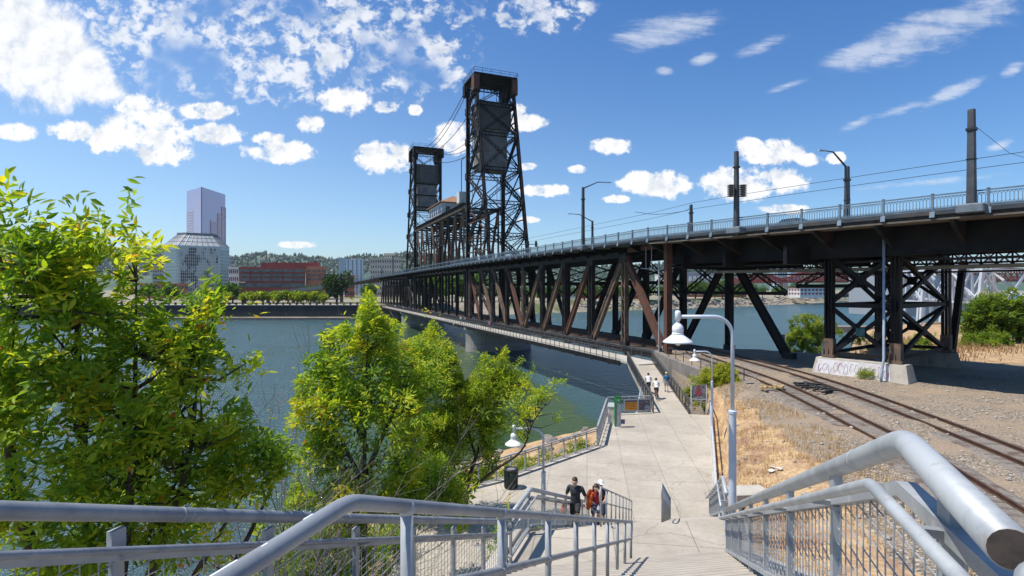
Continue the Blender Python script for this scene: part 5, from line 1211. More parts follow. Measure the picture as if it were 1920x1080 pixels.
# tall pink glass tower
Y = 760.0; t = thing('office_tower', 'tall pinkish mirror glass tower rising behind the octagonal glass building', 'building', (wpx(386, Y), Y+10, G0))
PINK = mat('pink_glass', (0.46, 0.41, 0.54), (0.54, 0.43, 0.50), .22, .02, .55, sc=(1, 1, .4), c3=(0.42, 0.43, 0.60), s3=.012, lo3=.45, hi3=.6)
PINKF = mat('pink_granite', (0.56, 0.40, 0.43), (0.48, 0.35, 0.40), .6, .1)
a = Vector((wpx(378, Y), Y, 0)); bL = Vector((wpx(350, Y+34), Y+34, 0)); bR = Vector((wpx(422.5, Y+62), Y+62, 0)); bk = bL+bR-a; top = 144
mb = MB(); mb.prism([(a.x, a.y), (bR.x, bR.y), (bk.x, bk.y), (bL.x, bL.y)], G0, top); mb.build('wall', PINK, t)
dr = (bR-a); nR = Vector((dr.y, -dr.x, 0)).normalized(); dl_ = (bL-a); nL = Vector((-dl_.y, dl_.x, 0)).normalized()
mb = MB(); mg = MB()
nF = 40; H = top-G0
for k in range(nF):
    z = G0+H*(k+.5)/nF; f = (z-G0)/H
    u0 = .0 if f < .576 else .36 if f < .71 else .66 if f < .79 else .84 if f < .866 else 1.1
    if u0 < 1: p = a+dr*u0+nR*.3; q = a+dr*1.0+nR*.3; mb.bar(z_(p, z), z_(q, z), .7, H/nF*.5)
    v0 = 0 if f < .55 else .55 if f < .8 else 1.1
    if v0 < 1: p = a+dl_*(v0+.35 if v0 == 0 else v0)+nL*.3; q = a+dl_+nL*.3; mg.bar(z_(p, z), z_(q, z), .3, H/nF*.25)
for u, f in ((0, .576), (.36, .71), (.66, .79), (.84, .866), (1, .866)): p = a+dr*u+nR*.3; mb.bar(z_(p, G0), z_(p, G0+H*f), .9, 1.0)
mb.build('stepped_window_bays', PINKF, t); mg.build('window_bands', PINKF, t)
mb = MB(); mb.bar(z_(a, G0)+Vector((0, -.3, 0)), z_(a, top)+Vector((0, -.3, 0)), .8, .8); mb.build('corner_fin', mat('dark_slate', (0.05, 0.055, 0.075), None, .4), t)
# octagonal glass building with a sloping glass crown
Y = 445.0; cx = wpx(367.5, Y); t = thing('glass_building', 'octagonal silver glass office building with a sloping glazed crown', 'building', (cx, Y+18, G0))
SIL = mat('silver_glass', (0.36, 0.41, 0.44), (0.28, 0.34, 0.38), .2, .05, .5); DKG = mat('reflecting_glass', (0.025, 0.035, 0.045), (0.34, 0.37, 0.39), .15, .16, .35, lo=.46, hi=.52, detail=3, sc=(1, 1, .45))
fr_ = Vector((-.51, .86, 0)); rt_ = Vector((.86, .51, 0)); c0 = Vector((cx, Y+2, 0)); KW = .001*Y*.86*1.16
def ow(u, w, z): p = c0+rt_*u*KW+fr_*w; return Vector((p.x, p.y, z))           # u in picture pixels from the middle, w metres behind the front
oc = [(-54.5, 11), (-31, 0), (38, 0), (54.5, 11), (54.5, 32), (38, 43), (-31, 43), (-54.5, 32)]; n = 8
ze = zpx(460.5, Y); zt = zpx(437, Y)
o0 = [ow(u, w, 0) for u, w in oc]
mb = MB(); mb.prism([(p.x, p.y) for p in o0], G0, ze); mb.build('wall', SIL, t)
o1 = [ow(u*.60+1, 21.5+(w-21.5)*.6, zt) for u, w in oc]
mb = MB(); mb.add([z_(p, ze) for p in o0]+o1, [(i, (i+1) % n, n+(i+1) % n, n+i) for i in range(n)]+[tuple(range(n, 2*n))]); cr = mb.build('glass_crown', mat('crown_glass', (0.36, 0.385, 0.39), (0.28, 0.31, 0.32), .45, .05, .2), t)
mb = MB()
for i in range(n):
    for k in range(7):
        u = k/7; a = z_(o0[i], ze).lerp(z_(o0[(i+1) % n], ze), u); b = o1[i].lerp(o1[(i+1) % n], u); mb.bar(a, b, .5, .5)
for f in (.33, .66):
    q = [z_(o0[i], ze).lerp(o1[i], f) for i in range(n)]
    for i in range(n): mb.bar(q[i], q[(i+1) % n], .4, .4)
mb.build('crown_ribs', mat('rib_grey', (0.20, 0.21, 0.22), None, .5), cr)
mb = MB(); mb.prism([(c.x+(p.x-c.x)*1.06, c.y+(p.y-c.y)*1.06) for p in o1 for c in (sum(o1, Vector())/8,)], zt-.3, zt+1.0); mb.build('roof', mat('rib_grey', (0, 0, 0)), t)
def panel_(u0, u1, w, z0, z1, name, m_): mb = MB(); mb.bar(ow(u0, w, (z0+z1)/2), ow(u1, w, (z0+z1)/2), .4, z1-z0); return mb.build(name, m_, t)
panel_(-27, 34, -.25, G0+6, zpx(464, Y), 'window_field', DKG)
mb = MB()
for k in range(20): u = -27+61*k/19; mb.bar(ow(u, -.5, G0+6), ow(u, -.5, zpx(464, Y)), .25, .3)
for k in range(15): z = G0+6+(zpx(464, Y)-G0-6)*k/14; mb.bar(ow(-27, -.5, z), ow(34, -.5, z), .25, .35)
mb.build('mullions', mat('silver_frame', (0.40, 0.42, 0.43), None, .4, metal=.4), t)
for ia, ib in ((0, 1), (2, 3)):
    mb = MB(); A = o0[ia]; Bq = o0[ib]; nn_ = Vector(((Bq-A).y, -(Bq-A).x, 0)).normalized()*.2
    for k in range(14): z = G0+4+(ze-G0-8)*k/13; mb.bar(z_(A.lerp(Bq, .06), z)+nn_, z_(A.lerp(Bq, .94), z)+nn_, .3, 1.4)
    mb.build('glass_bands', mat('teal_glass', (0.16, 0.24, 0.28), (0.22, 0.30, 0.33), .15, .1, .3), t)
# red brick office block
Y = 345.0; t = thing('brick_office', 'low wide dark red office block with three rows of black windows', 'building', (wpx(525, Y), Y+15, G0))
RB = mat('dark_red_cladding', (0.22, 0.042, 0.036), (0.17, 0.036, 0.032), .75, .1); BRK = mat('red_brick', (0.36, 0.15, 0.09), (0.30, 0.12, 0.075), .85, .2)
mb = MB(); block(mb, wpx(448, Y), wpx(572, Y), Y, Y+34, G0, zpx(500, Y)); mb.build('wall', RB, t)
mb = MB(); block(mb, wpx(478, Y), wpx(590, Y), Y+8, Y+36, zpx(500, Y)-.1, zpx(491.5, Y)); rf = mb.build('upper_storey', RB, t)
mb = MB(); block(mb, wpx(501, Y), wpx(506, Y), Y+12, Y+16, zpx(492, Y), zpx(487, Y)); block(mb, wpx(514, Y), wpx(522, Y), Y+12, Y+16, zpx(492, Y), zpx(489.5, Y)); block(mb, wpx(574, Y), wpx(583, Y), Y+12, Y+16, zpx(492, Y), zpx(488, Y)); mb.build('roof_plant', RB, rf)
mb = MB(); block(mb, wpx(572, Y), wpx(610, Y), Y+1.5, Y+30, G0, zpx(499, Y)); mb.build('brick_wing', BRK, t)
for y in (507.5, 516, 524):
    for k in range(6): mb = MB(); x0 = 450+k*20.2; block(mb, wpx(x0+.7, Y), wpx(x0+19, Y), Y-.3, Y+.1, zpx(y+2.7, Y), zpx(y-2.7, Y)); mb.build('window', GLD, t)
    for k in range(4): mb = MB(); x0 = 574+k*9; block(mb, wpx(x0+.8, Y), wpx(x0+7.4, Y), Y+1.2, Y+1.6, zpx(y+1.6, Y), zpx(y-1.6, Y)); mb.build('window', GLD, t)
mb = MB(); block(mb, wpx(448, Y), wpx(572, Y), Y-.35, Y+.1, zpx(539, Y), zpx(531, Y)); mb.build('ground_floor', GLD, t)
mb = MB(); block(mb, wpx(446, Y), wpx(466, Y), Y-4, Y, zpx(530, Y)-.2, zpx(528.5, Y)); mb.build('canopy', CONC, t)
# others, each with its own window pattern
def simple(name, label, px0, px1, py0, Y, depth, wall, rows, cols, wm=None, cat='building', par=.0, wf=.62, hf=.5, roofm=None, rz0=None):
    x0, x1, z1 = wpx(px0, Y), wpx(px1, Y), zpx(py0, Y); t = thing(name, label, cat, ((x0+x1)/2, Y+depth/2, G0))
    mb = MB(); block(mb, x0, x1, Y, Y+depth, G0, z1); w = mb.build('wall', wall, t)
    mb = MB(); block(mb, x0-.3, x1+.3, Y-.3, Y+depth+.3, z1, z1+max(.5, (x1-x0)*.02)); mb.build('roof', roofm or wall, t)
    if rows:
        zb = rz0 if rz0 is not None else G0+2; 
        for r in range(rows):
            fw = None
            for c in range(cols):
                cx_ = x0+(x1-x0)*(c+.5)/cols; cz = zb+(z1-zb)*(r+.5)/rows; ww = (x1-x0)/cols*wf/2; wh = (z1-zb)/rows*hf/2
                if fw is None: fw = block(MB(), cx_-ww, cx_+ww, Y-.12, Y+.1, cz-wh, cz+wh).build('window', wm or GLD, t); x_0 = cx_
                else: o = fw.copy(); COL.objects.link(o); o.parent = t; o.location = (cx_-x_0, 0, 0)
            if px1 > 960*.0 and x0 > 0 or True:
                for c in range(max(2, cols//2)):
                    yy = Y+depth*(c+.5)/max(2, cols//2); hw = depth/max(2, cols//2)*wf/2; cz = zb+(z1-zb)*(r+.5)/rows; wh = (z1-zb)/rows*hf/2; xs_ = x1 if px1 < 960 else x0
                    block(MB(), xs_-.12, xs_+.12, yy-hw, yy+hw, cz-wh, cz+wh).build('side_window', wm or GLD, t)
    return t
CREAM = mat('cream_wall', (0.50, 0.46, 0.39), (0.44, 0.41, 0.35), .85, .1); WHT = mat('white_wall', (0.66, 0.66, 0.64), (0.58, 0.58, 0.57), .8, .1); GRY = mat('grey_wall', (0.36, 0.38, 0.40), (0.30, 0.32, 0.34), .8, .1); BLU = mat('pale_blue_glass', (0.42, 0.50, 0.60), (0.52, 0.58, 0.66), .25, .05, .4); BLD = mat('blue_window', (0.12, 0.17, 0.23), (0.2, 0.26, 0.33), .2, .1, .3)
simple('office_block', 'narrow pale grey office block between glass building and red office', 421, 437, 481, 520, 20, WHT, 9, 7, GLD, wf=.5, hf=.75)
simple('low_building', 'low white building left of the red brick office', 429, 447, 502, 372, 16, WHT, 4, 5, RB, wf=.6, hf=.55)
simple('apartment_tower', 'pale blue glass apartment tower left of the cream block', 649, 681, 487, 470, 18, BLU, 12, 4, BLD, wf=.3, hf=.9)
simple('apartment_tower', 'grey blue glass wing standing left of the pale blue tower', 635, 648, 485, 478, 16, mat('grey_blue_glass', (0.22, 0.30, 0.38), (0.28, 0.35, 0.42), .3, .1, .3), 12, 3, BLU, wf=.6, hf=.4)
simple('apartment_block', 'cream apartment block with small square windows by the west tower', 694, 752, 485, 430, 30, CREAM, 7, 13, GLD, wf=.45, hf=.45)
simple('apartment_block', 'cream upper storeys set back above the cream apartment block', 720, 741, 476, 440, 14, CREAM, 8, 6, GLD, wf=.4, hf=.4)
simple('low_building', 'small dark red building beside the deck curve', 646, 665, 517, 400, 14, BRK, 3, 4)
simple('low_building', 'white low roofs behind the big dark tree', 610, 632, 513, 420, 16, WHT, 2, 5)
simple('office_block', 'grey block hidden behind the big leafy tree at left', 286, 312, 485, 520, 24, GRY, 10, 6)
simple('office_block', 'brown low brick building at the foot of the glass building', 262, 352, 533, 372, 20, BRK, 2, 14)
simple('warehouse', 'white and red riverside building right of the far trees', 1500, 1556, 540, 470, 20, WHT, 2, 8, RB, roofm=RB)
simple('warehouse', 'long red shed on the far bank seen through the truss', 1085, 1200, 533, 400, 24, mat('red_shed', (0.33, 0.06, 0.045), (0.27, 0.05, 0.04), .8, .1), 2, 14, WHT)
simple('warehouse', 'white shed with dark windows on the far bank near the trees', 1140, 1185, 548, 385, 14, WHT, 2, 6, GLD)
simple('warehouse', 'pale grey flat roofed shed behind the far trees', 1240, 1340, 512, 520, 24, GRY, 2, 12, WHT)
simple('apartment_block', 'rust red terrace on the far bank in the middle', 1290, 1400, 533, 470, 20, mat('rust_terrace', (0.30, 0.10, 0.07), (0.24, 0.085, 0.06), .85, .2), 3, 14, WHT)
simple('apartment_tower', 'pale blue glass tower far away at the right', 1458, 1476, 500, 700, 20, BLU, 10, 4, BLD, wf=.5, hf=.5)
simple('apartment_tower', 'bluish grey tower next to the far right tower', 1482, 1502, 504, 760, 20, mat('blue_grey_wall', (0.26, 0.32, 0.40), None, .6), 8, 4, BLU)
simple('warehouse', 'long black wharf building at the far water line', 1512, 1640, 553, 490, 12, mat('wharf_dark', (0.05, 0.055, 0.06), (0.08, 0.08, 0.085), .8, .2), 0, 0)
simple('warehouse', 'white terrace block low on the far bank between columns', 1020, 1080, 545, 395, 14, WHT, 3, 8, RB)
# elevated road on the west bank
t = thing('elevated_road', 'grey elevated road ramp above the trees across the river', 'elevated road', (-110, 282, G0))
pr_ = [Vector((-150, 268, -5.6)), Vector((-128, 277, -3.0)), Vector((-106, 283, -.3)), Vector((-92, 285, 1.6))]
mb = ribbon(MB(), [p+Vector((0, 0, .0)) for p in catmull(pr_, 6)], -1, 7, 0, -1.4); mb.build('deck', CONCD, t); mb = ribbon(MB(), catmull(pr_, 6), -1.2, -.9, .9, -.6); mb.build('parapet', mat('parapet_grey', (0.27, 0.27, 0.26), None, .8), t)
for p in pr_[1:]+[Vector((-139, 273, -4.2)), Vector((-116, 280, -1.5))]: mb = MB(); mb.lathe((p.x, p.y+3, G0), [(.9, 0), (.9, p.z-1.3-G0)], 12); mb.build('column', CONCD, t)
# red arched truss bridge far away to the right
RED = mat('bridge_red_paint', (0.32, 0.055, 0.04), (0.26, 0.045, 0.035), .7, .1)
t = thing('red_truss_bridge', 'far red steel truss bridge with humped spans beyond the columns', 'bridge', (330, 560, -14.5)); Yb = 600
def rp(px): return Vector((wpx(px, Yb), Yb, 0))
mb = MB(); mb.bar(z_(rp(1300), 6.0), z_(rp(2050), 9.0), 7, 2.0); mb.build('deck', RED, t)
for a_, b_, hh in ((1380, 1470, 9), (1470, 1600, 17), (1600, 1780, 22), (1780, 2000, 18)):
    mb = MB(); n = 10; A = rp(a_); Bq = rp(b_)
    for off in (-3.5, 3.5):
        o_ = Vector((0, off, 0)); prev = None
        for k in range(n+1):
            u = k/n; f = z_(A.lerp(Bq, u), 7)+o_; tp = f+Vector((0, 0, 1.5+hh*math.sin(math.pi*min(max(u, .08), .92))*.75)); mb.bar(f, tp, 1.0, 1.0)
            if prev: mb.bar(prev[1], tp, 1.3, 1.3); mb.bar(prev[0], tp, .8, .8); mb.bar(prev[1], f, .8, .8)
            prev = (f, tp)
    mb.build('truss_span', RED, t)
for px in (1380, 1470, 1600, 1780): mb = MB(); p = rp(px); mb.bar(z_(p, -15), z_(p, 6), 5, 9); mb.build('pier', CONCP, t)
# white steel gantries of the grain dock
WST = mat('white_gantry_paint', (0.55, 0.58, 0.62), (0.45, 0.48, 0.52), .6, .2)
def gantry(label, x, y, w, d, h, zb, grey=WST):
    t = thing('steel_gantry', label, 'gantry', (x, y, zb), 'white steel gantries at the dock'); zt = zb+h
    tx = lambda s, z: x+s*(w/2-(z-zb)/h*w*.12)
    for sx in (-1, 1):
        for sy in (-1, 1): mb = MB(); mb.bar((tx(sx, zb), y+sy*d/2, zb), (tx(sx, zt), y+sy*d/2, zt), .55, .55); mb.build('leg', grey, t)
    mb = MB(); zl = [zb+h*.44, zb+h*.92]
    for z in zl:
        for sy in (-1, 1): mb.bar((tx(-1, z), y+sy*d/2, z), (tx(1, z), y+sy*d/2, z), .4, .5)
        for sx in (-1, 1): mb.bar((tx(sx, z), y-d/2, z), (tx(sx, z), y+d/2, z), .4, .4)
    for sy in (-1, 1):
        m_ = (x, y+sy*d/2, zl[0]); mb.bar((tx(-1, zl[1]), y+sy*d/2, zl[1]), m_, .4, .4); mb.bar((tx(1, zl[1]), y+sy*d/2, zl[1]), m_, .4, .4)
    for sx in (-1, 1): mb.bar((tx(sx, zl[0]), y-d/2, zl[0]), (tx(sx, zl[1]), y+d/2, zl[1]), .3, .3)
    mb.build('bracing', grey, t)
    mb = MB(); mb.bar((x-w*.6, y, zt-.2), (x+w*1.6, y, zt+.5), 2.2, .25); mb.bar((x-w*.6, y-1.1, zt+1.0), (x+w*1.6, y-1.1, zt+1.7), .1, .1)
    for k in range(14): u = k/13; mb.bar((x-w*.6+w*2.2*u, y-1.1, zt+.7*u-.1), (x-w*.6+w*2.2*u, y-1.1, zt+1+.7*u), .1, .1)
    mb.build('conveyor_walkway', grey, t)
gantry('nearest white steel gantry with a V brace behind the green bushes', 89.2, 100, 10.4, 7, 12.2, -8.0)
gantry('white steel gantry further back and left of the nearest one', 87, 112, 7, 6, 13, -8.5)
gantry('slim pale gantry far behind the crossed braces', 117, 150, 8, 7, 16, -9)
gantry('hazy grey gantry far behind at the right edge of the yard', 128, 152, 11, 8, 19, -9, GRY)
gantry('pale gantry half hidden by the black viaduct columns', 104, 128, 8, 7, 14.5, -9)
mb = MB(); block(mb, 120, 150, 170, 190, -9, 4); mb.top('silo_shed', mat('shed_grey', (0.30, 0.32, 0.34), None, .7), 'grey shed behind the white gantries', 'shed')
dk = MB(); dk.box((92, 112, -8.6), 60, 4, 1.2); 
for k in range(9): dk.tube([(64+k*7, 111, -16), (64+k*7, 111, -8.8)], .35, 8)
dk.top('dock_wall', CONCD, 'low pale concrete dock edge below the white gantries', 'dock')

# ------------------------------------------------------------------ foliage
def leaf_arrays(base, dr, nr, L, W):
    """lance-shaped leaflets as two folded quads each"""
    sd = np.cross(dr, nr); sd /= np.linalg.norm(sd, axis=1, keepdims=True)+1e-9; up = np.cross(sd, dr)
    L = L[:, None]; W = W[:, None]
    V = np.stack([base, base+dr*L*.33-sd*W*.5+up*W*.16, base+dr*L*.66-sd*W*.38+up*W*.10, base+dr*L-up*L*.06, base+dr*L*.66+sd*W*.38+up*W*.10, base+dr*L*.33+sd*W*.5+up*W*.16], 1)
    n = len(base); o = (np.arange(n)*6)[:, None]
    F = np.concatenate([o+np.array([[0, 1, 2, 3]]), o+np.array([[0, 3, 4, 5]])], 1).reshape(-1, 4)
    return V.reshape(-1, 3), F
def mesh_np(name, V, F, A, m, parent, smooth=False):
    me = bpy.data.meshes.new(name); o = bpy.data.objects.new(name, me); COL.objects.link(o); org = Vector((0, 0, 0))
    if parent is not None: o.parent = parent; org = ORG[parent.name]
    V = np.asarray(V, dtype=np.float32)-np.array(org, dtype=np.float32); F = np.asarray(F, dtype=np.int32); n, k = F.shape
    me.vertices.add(len(V)); me.vertices.foreach_set('co', V.reshape(-1)); me.loops.add(n*k); me.loops.foreach_set('vertex_index', F.reshape(-1)); me.polygons.add(n)
    me.polygons.foreach_set('loop_start', np.arange(n, dtype=np.int32)*k)
    me.update(calc_edges=True); me.validate()
    at = me.attributes.new('rnd', 'FLOAT', 'FACE'); at.data.foreach_set('value', np.asarray(A, dtype=np.float32)); me.materials.append(m); ORG[o.name] = org; return o
def ash_crown(blobs, ntw, ll, lw, seed, up=.55, tw=.45, lv=5, tone=0.0):
    """blobs: (centre, radii). Returns leaflets plus the twig lines they hang on"""
    r = np.random.RandomState(seed); C0 = np.array([b[0] for b in blobs], float); RR = np.array([b[1] for b in blobs], float); vol = RR.prod(1)**.72; pick = r.choice(len(blobs), ntw, p=vol/vol.sum())
    d = r.normal(size=(ntw, 3)); d /= np.linalg.norm(d, axis=1, keepdims=True); rad = r.uniform(0, 1, ntw)**.45
    p = C0[pick]+d*rad[:, None]*RR[pick]
    ns_ = max(4, ntw//6); ci = r.randint(0, ns_, ntw); p = p[ci]+r.normal(size=(ntw, 3))*np.array([.42, .42, .55])*tw*1.05; pick = pick[ci]; d = d[ci]; rad = np.clip(rad[ci]+r.normal(0, .06, ntw), 0, 1)
    sh_t = r.normal(0, .10, ns_)[ci]; out = d*rad[:, None]+np.array([0, 0, up])+r.normal(size=(ntw, 3))*.25; out /= np.linalg.norm(out, axis=1, keepdims=True)
    bs = []; ds = []; ns = []; As = []; Ls = []
    tone_tw = r.normal(0, .08, ntw)+sh_t+tone
    for k in range(lv):
        f = (k+.5)/lv; q = p+out*(tw*f); phi = r.uniform(0, 6.283, ntw)
        a = np.cross(out, np.array([0.3, 0.2, 1.0])); a /= np.linalg.norm(a, axis=1, keepdims=True)+1e-9; b = np.cross(out, a)
        side = a*np.cos(phi)[:, None]+b*np.sin(phi)[:, None]; rd = side*.9+out*(.35+.6*f)+np.array([0, 0, .12]); rd /= np.linalg.norm(rd, axis=1, keepdims=True)
        nn = np.cross(np.cross(rd, np.array([-.25, -.3, 1.0])+r.normal(size=(ntw, 3))*.45), rd); nn /= np.linalg.norm(nn, axis=1, keepdims=True)+1e-9; sd = np.cross(rd, nn)
        for g, (pos, sgn) in enumerate(((.35, -1), (.35, 1), (.75, -1), (.75, 1), (1.0, 0))):
            base = q+rd*(pos*ll*1.5)[..., None] if False else q+rd*(pos*ll*1.5); dd = rd*(.55 if sgn else 1)+sd*sgn*.8+np.array([0, 0, -.18])+r.normal(size=(ntw, 3))*.18; dd /= np.linalg.norm(dd, axis=1, keepdims=True)
            bs.append(base); ds.append(dd); n2 = nn+r.normal(size=(ntw, 3))*.5; ns.append(n2/np.linalg.norm(n2, axis=1, keepdims=True)); Ls.append(ll*r.uniform(.7, 1.2, ntw))
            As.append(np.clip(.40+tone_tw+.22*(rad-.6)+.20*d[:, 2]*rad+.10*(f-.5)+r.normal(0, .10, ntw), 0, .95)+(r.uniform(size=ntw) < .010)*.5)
    bs, ds, ns, Ls, As = map(np.concatenate, (bs, ds, ns, Ls, As)); V, F = leaf_arrays(bs, ds, ns, Ls, Ls*lw)
    return V, F, np.repeat(As, 2), p, out, pick
def inside(poly, X, Y):
    r = np.zeros(X.shape, bool); n = len(poly); j = n-1
    for i in range(n):
        (xi, yi), (xj, yj) = poly[i], poly[j]; r ^= ((yi > Y) != (yj > Y)) & (X < (xj-xi)*(Y-yi)/(yj-yi+1e-9)+xi); j = i
    return r
def prune(V, F, A, poly, thin, seed):
    """trim leaves that stray beyond the crown's outline; thin out open parts of it"""
    r = np.random.RandomState(seed+99); c = V.reshape(-1, 6, 3).mean(1); x = 960+1000*c[:, 0]/c[:, 1]; y = 540-1000*c[:, 2]/c[:, 1]
    keep = inside(poly, x, y) | (r.uniform(size=len(x)) < .03)
    for (cx, cy, rx, ry, pr) in thin: keep &= ~((((x-cx)/rx)**2+((y-cy)/ry)**2 < 1) & (r.uniform(size=len(x)) < pr))
    V = V.reshape(-1, 6, 3)[keep].reshape(-1, 3); n = int(keep.sum()); o = (np.arange(n)*6)[:, None]
    return V, np.concatenate([o+np.array([[0, 1, 2, 3]]), o+np.array([[0, 3, 4, 5]])], 1).reshape(-1, 4), A.reshape(-1, 2)[keep].reshape(-1)
OUT_L = [(-200, 250), (-20, 300), (25, 318), (60, 360), (110, 385), (135, 350), (165, 348), (185, 385), (215, 425), (228, 395), (236, 350), (262, 330), (285, 350), (318, 392), (302, 430), (322, 480), (300, 525), (345, 548), (372, 545), (390, 500), (412, 520), (426, 560), (400, 622), (440, 684), (492, 658), (497, 700), (462, 740), (484, 800), (525, 812), (566, 842), (556, 884), (520, 902), (492, 960), (520, 1120), (-200, 1120)]
OUT_M = [(690, 532), (706, 560), (716, 590), (745, 600), (762, 585), (772, 600), (752, 640), (790, 625), (812, 596), (836, 625), (852, 655), (864, 690), (872, 718), (890, 690), (905, 658), (930, 670), (946, 650), (962, 665), (997, 668), (1004, 690), (992, 715), (1002, 733), (1042, 710), (1068, 710), (1060, 740), (1042, 765), (1060, 790), (1032, 806), (1002, 790), (987, 830), (960, 852), (930, 884), (902, 902), (880, 960), (880, 1100), (540, 1100), (528, 960), (548, 900), (562, 850), (578, 806), (530, 806), (520, 765), (556, 740), (546, 715), (576, 690), (560, 664), (600, 660), (590, 625), (625, 618), (650, 598), (660, 636), (672, 580), (682, 545)]
def ash_tree(name, label, base, blobs, ntw, ll, lw, seed, m, limbs, tr=.12, barkm=BARK, tone=0., tw=.45, lv=5, cat='tree', grp=None, up=.55, stem=.22, outline=None, thin=()):
    t = thing(name, label, cat, base, grp); V, F, A, p, out, pick = ash_crown(blobs, ntw, ll, lw, seed, up, tw, lv, tone)
    if outline: V, F, A = prune(V, F, A, outline, thin, seed)
    mesh_np('crown', V, F, A, m, t)
    mb = MB(); rr = random.Random(seed); bb = Vector(base); skel = []
    for L_ in limbs:
        pts = catmull([Vector(x) for x in L_], 5); n = len(pts); r0 = tr if L_ is limbs[0] else tr*.6
        mb.tube(pts, [r0*(1-i/(n-1))**1.15+.005 for i in range(n)], 8); skel += pts
    S = np.array([tuple(v) for v in skel])
    for i in range(0, len(p)):
        if rr.random() > stem*2: continue
        if outline and not inside(outline, np.array([960+1000*(p[i][0]+out[i][0]*tw)/p[i][1]]), np.array([540-1000*(p[i][2]+out[i][2]*tw)/p[i][1]]))[0]: continue
        q = p[i]; d2 = ((S-q)**2).sum(1)+np.maximum(S[:, 2]-q[2], 0)**2*6; j = int(d2.argmin()); a = Vector(S[j]); b = Vector(q); 
        if (b-a).length > 2.6 or (b-a).length < .05: continue
        mid = a.lerp(b, .5)+Vector((rr.uniform(-.08, .08), rr.uniform(-.08, .08), rr.uniform(-.10, .02)))
        mb.tube([a, mid, b+Vector(out[i])*tw*.8], [.013+tr*.06, .010+tr*.03, .004], 4, False)
    mb.build('trunk', barkm, t, True); return t
def bl(px, py, rx, ry, Y, rd=None, m=.0):
    k = Y/1000; c = DP(px, py, Y); f = lambda r: max(r*k-m, r*k*.35)
    return ((c.x, c.y, c.z), (f(rx), max(f(rd or rx), .25), f(ry)))
def gY(px): return 3.96/(.33-(px-960)/1000)
LB = []
for px, py, rx, ry, o in ((15, 430, 60, 95, 1.0), (25, 365, 36, 40, .9), (120, 420, 75, 55, 1.1), (150, 385, 60, 25, 1.0), (262, 420, 42, 70, 1.2), (266, 362, 22, 26, 1.2), (60, 540, 130, 100, 1.5), (205, 540, 110, 110, 1.6), (95, 650, 140, 120, 1.7), (275, 520, 24, 60, 1.2), (315, 655, 85, 70, 1.5), (382, 600, 30, 44, 1.3), (380, 530, 16, 26, 1.3), (400, 660, 60, 50, 1.4), (396, 560, 14, 40, 1.2), (365, 690, 90, 60, 1.5), (450, 695, 44, 26, 1.2), (60, 790, 130, 110, 1.9), (220, 760, 140, 110, 1.8), (360, 770, 110, 90, 1.7), (110, 900, 130, 80, 1.8), (290, 890, 130, 80, 1.9), (430, 860, 80, 70, 1.6), (470, 800, 50, 40, 1.4), (520, 862, 50, 34, 1.3), (480, 900, 60, 40, 1.3), (455, 930, 60, 34, 1.2), (60, 1000, 120, 70, 2.0), (250, 1000, 150, 70, 2.2), (440, 1010, 90, 50, 2.2)):
    LB.append(bl(px, py, rx, ry, gY(px)+o, rx*1.15, .22))
gd = ground_h(np.array([-4.6]), np.array([5.4]))[0][0]
b0 = (-4.7, 5.8, float(gd))
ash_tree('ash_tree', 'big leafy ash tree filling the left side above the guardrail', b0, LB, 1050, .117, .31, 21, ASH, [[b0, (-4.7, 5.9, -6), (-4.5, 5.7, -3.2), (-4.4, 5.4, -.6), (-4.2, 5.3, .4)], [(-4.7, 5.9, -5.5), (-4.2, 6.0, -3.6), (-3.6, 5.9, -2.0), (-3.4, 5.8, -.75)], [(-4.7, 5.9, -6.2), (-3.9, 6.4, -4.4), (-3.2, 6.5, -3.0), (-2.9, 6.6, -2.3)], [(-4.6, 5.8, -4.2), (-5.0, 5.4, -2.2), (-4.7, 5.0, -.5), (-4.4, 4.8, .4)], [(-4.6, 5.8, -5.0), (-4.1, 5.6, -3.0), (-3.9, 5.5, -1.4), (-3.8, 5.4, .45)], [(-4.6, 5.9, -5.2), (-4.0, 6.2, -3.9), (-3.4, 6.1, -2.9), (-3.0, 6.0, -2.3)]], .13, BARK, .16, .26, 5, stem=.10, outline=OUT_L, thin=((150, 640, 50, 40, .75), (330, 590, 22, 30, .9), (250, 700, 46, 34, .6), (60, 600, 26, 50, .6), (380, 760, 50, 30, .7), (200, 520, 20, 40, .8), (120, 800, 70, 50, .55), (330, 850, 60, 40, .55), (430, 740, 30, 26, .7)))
Y = 16.0; b1 = (DP(683, 0, Y).x, Y, float(ground_h(np.array([-4.4]), np.array([16.0]))[0][0]))
def b2_(px, py, rx, ry, Y): return bl(px, py, rx, ry, Y, None, .28)
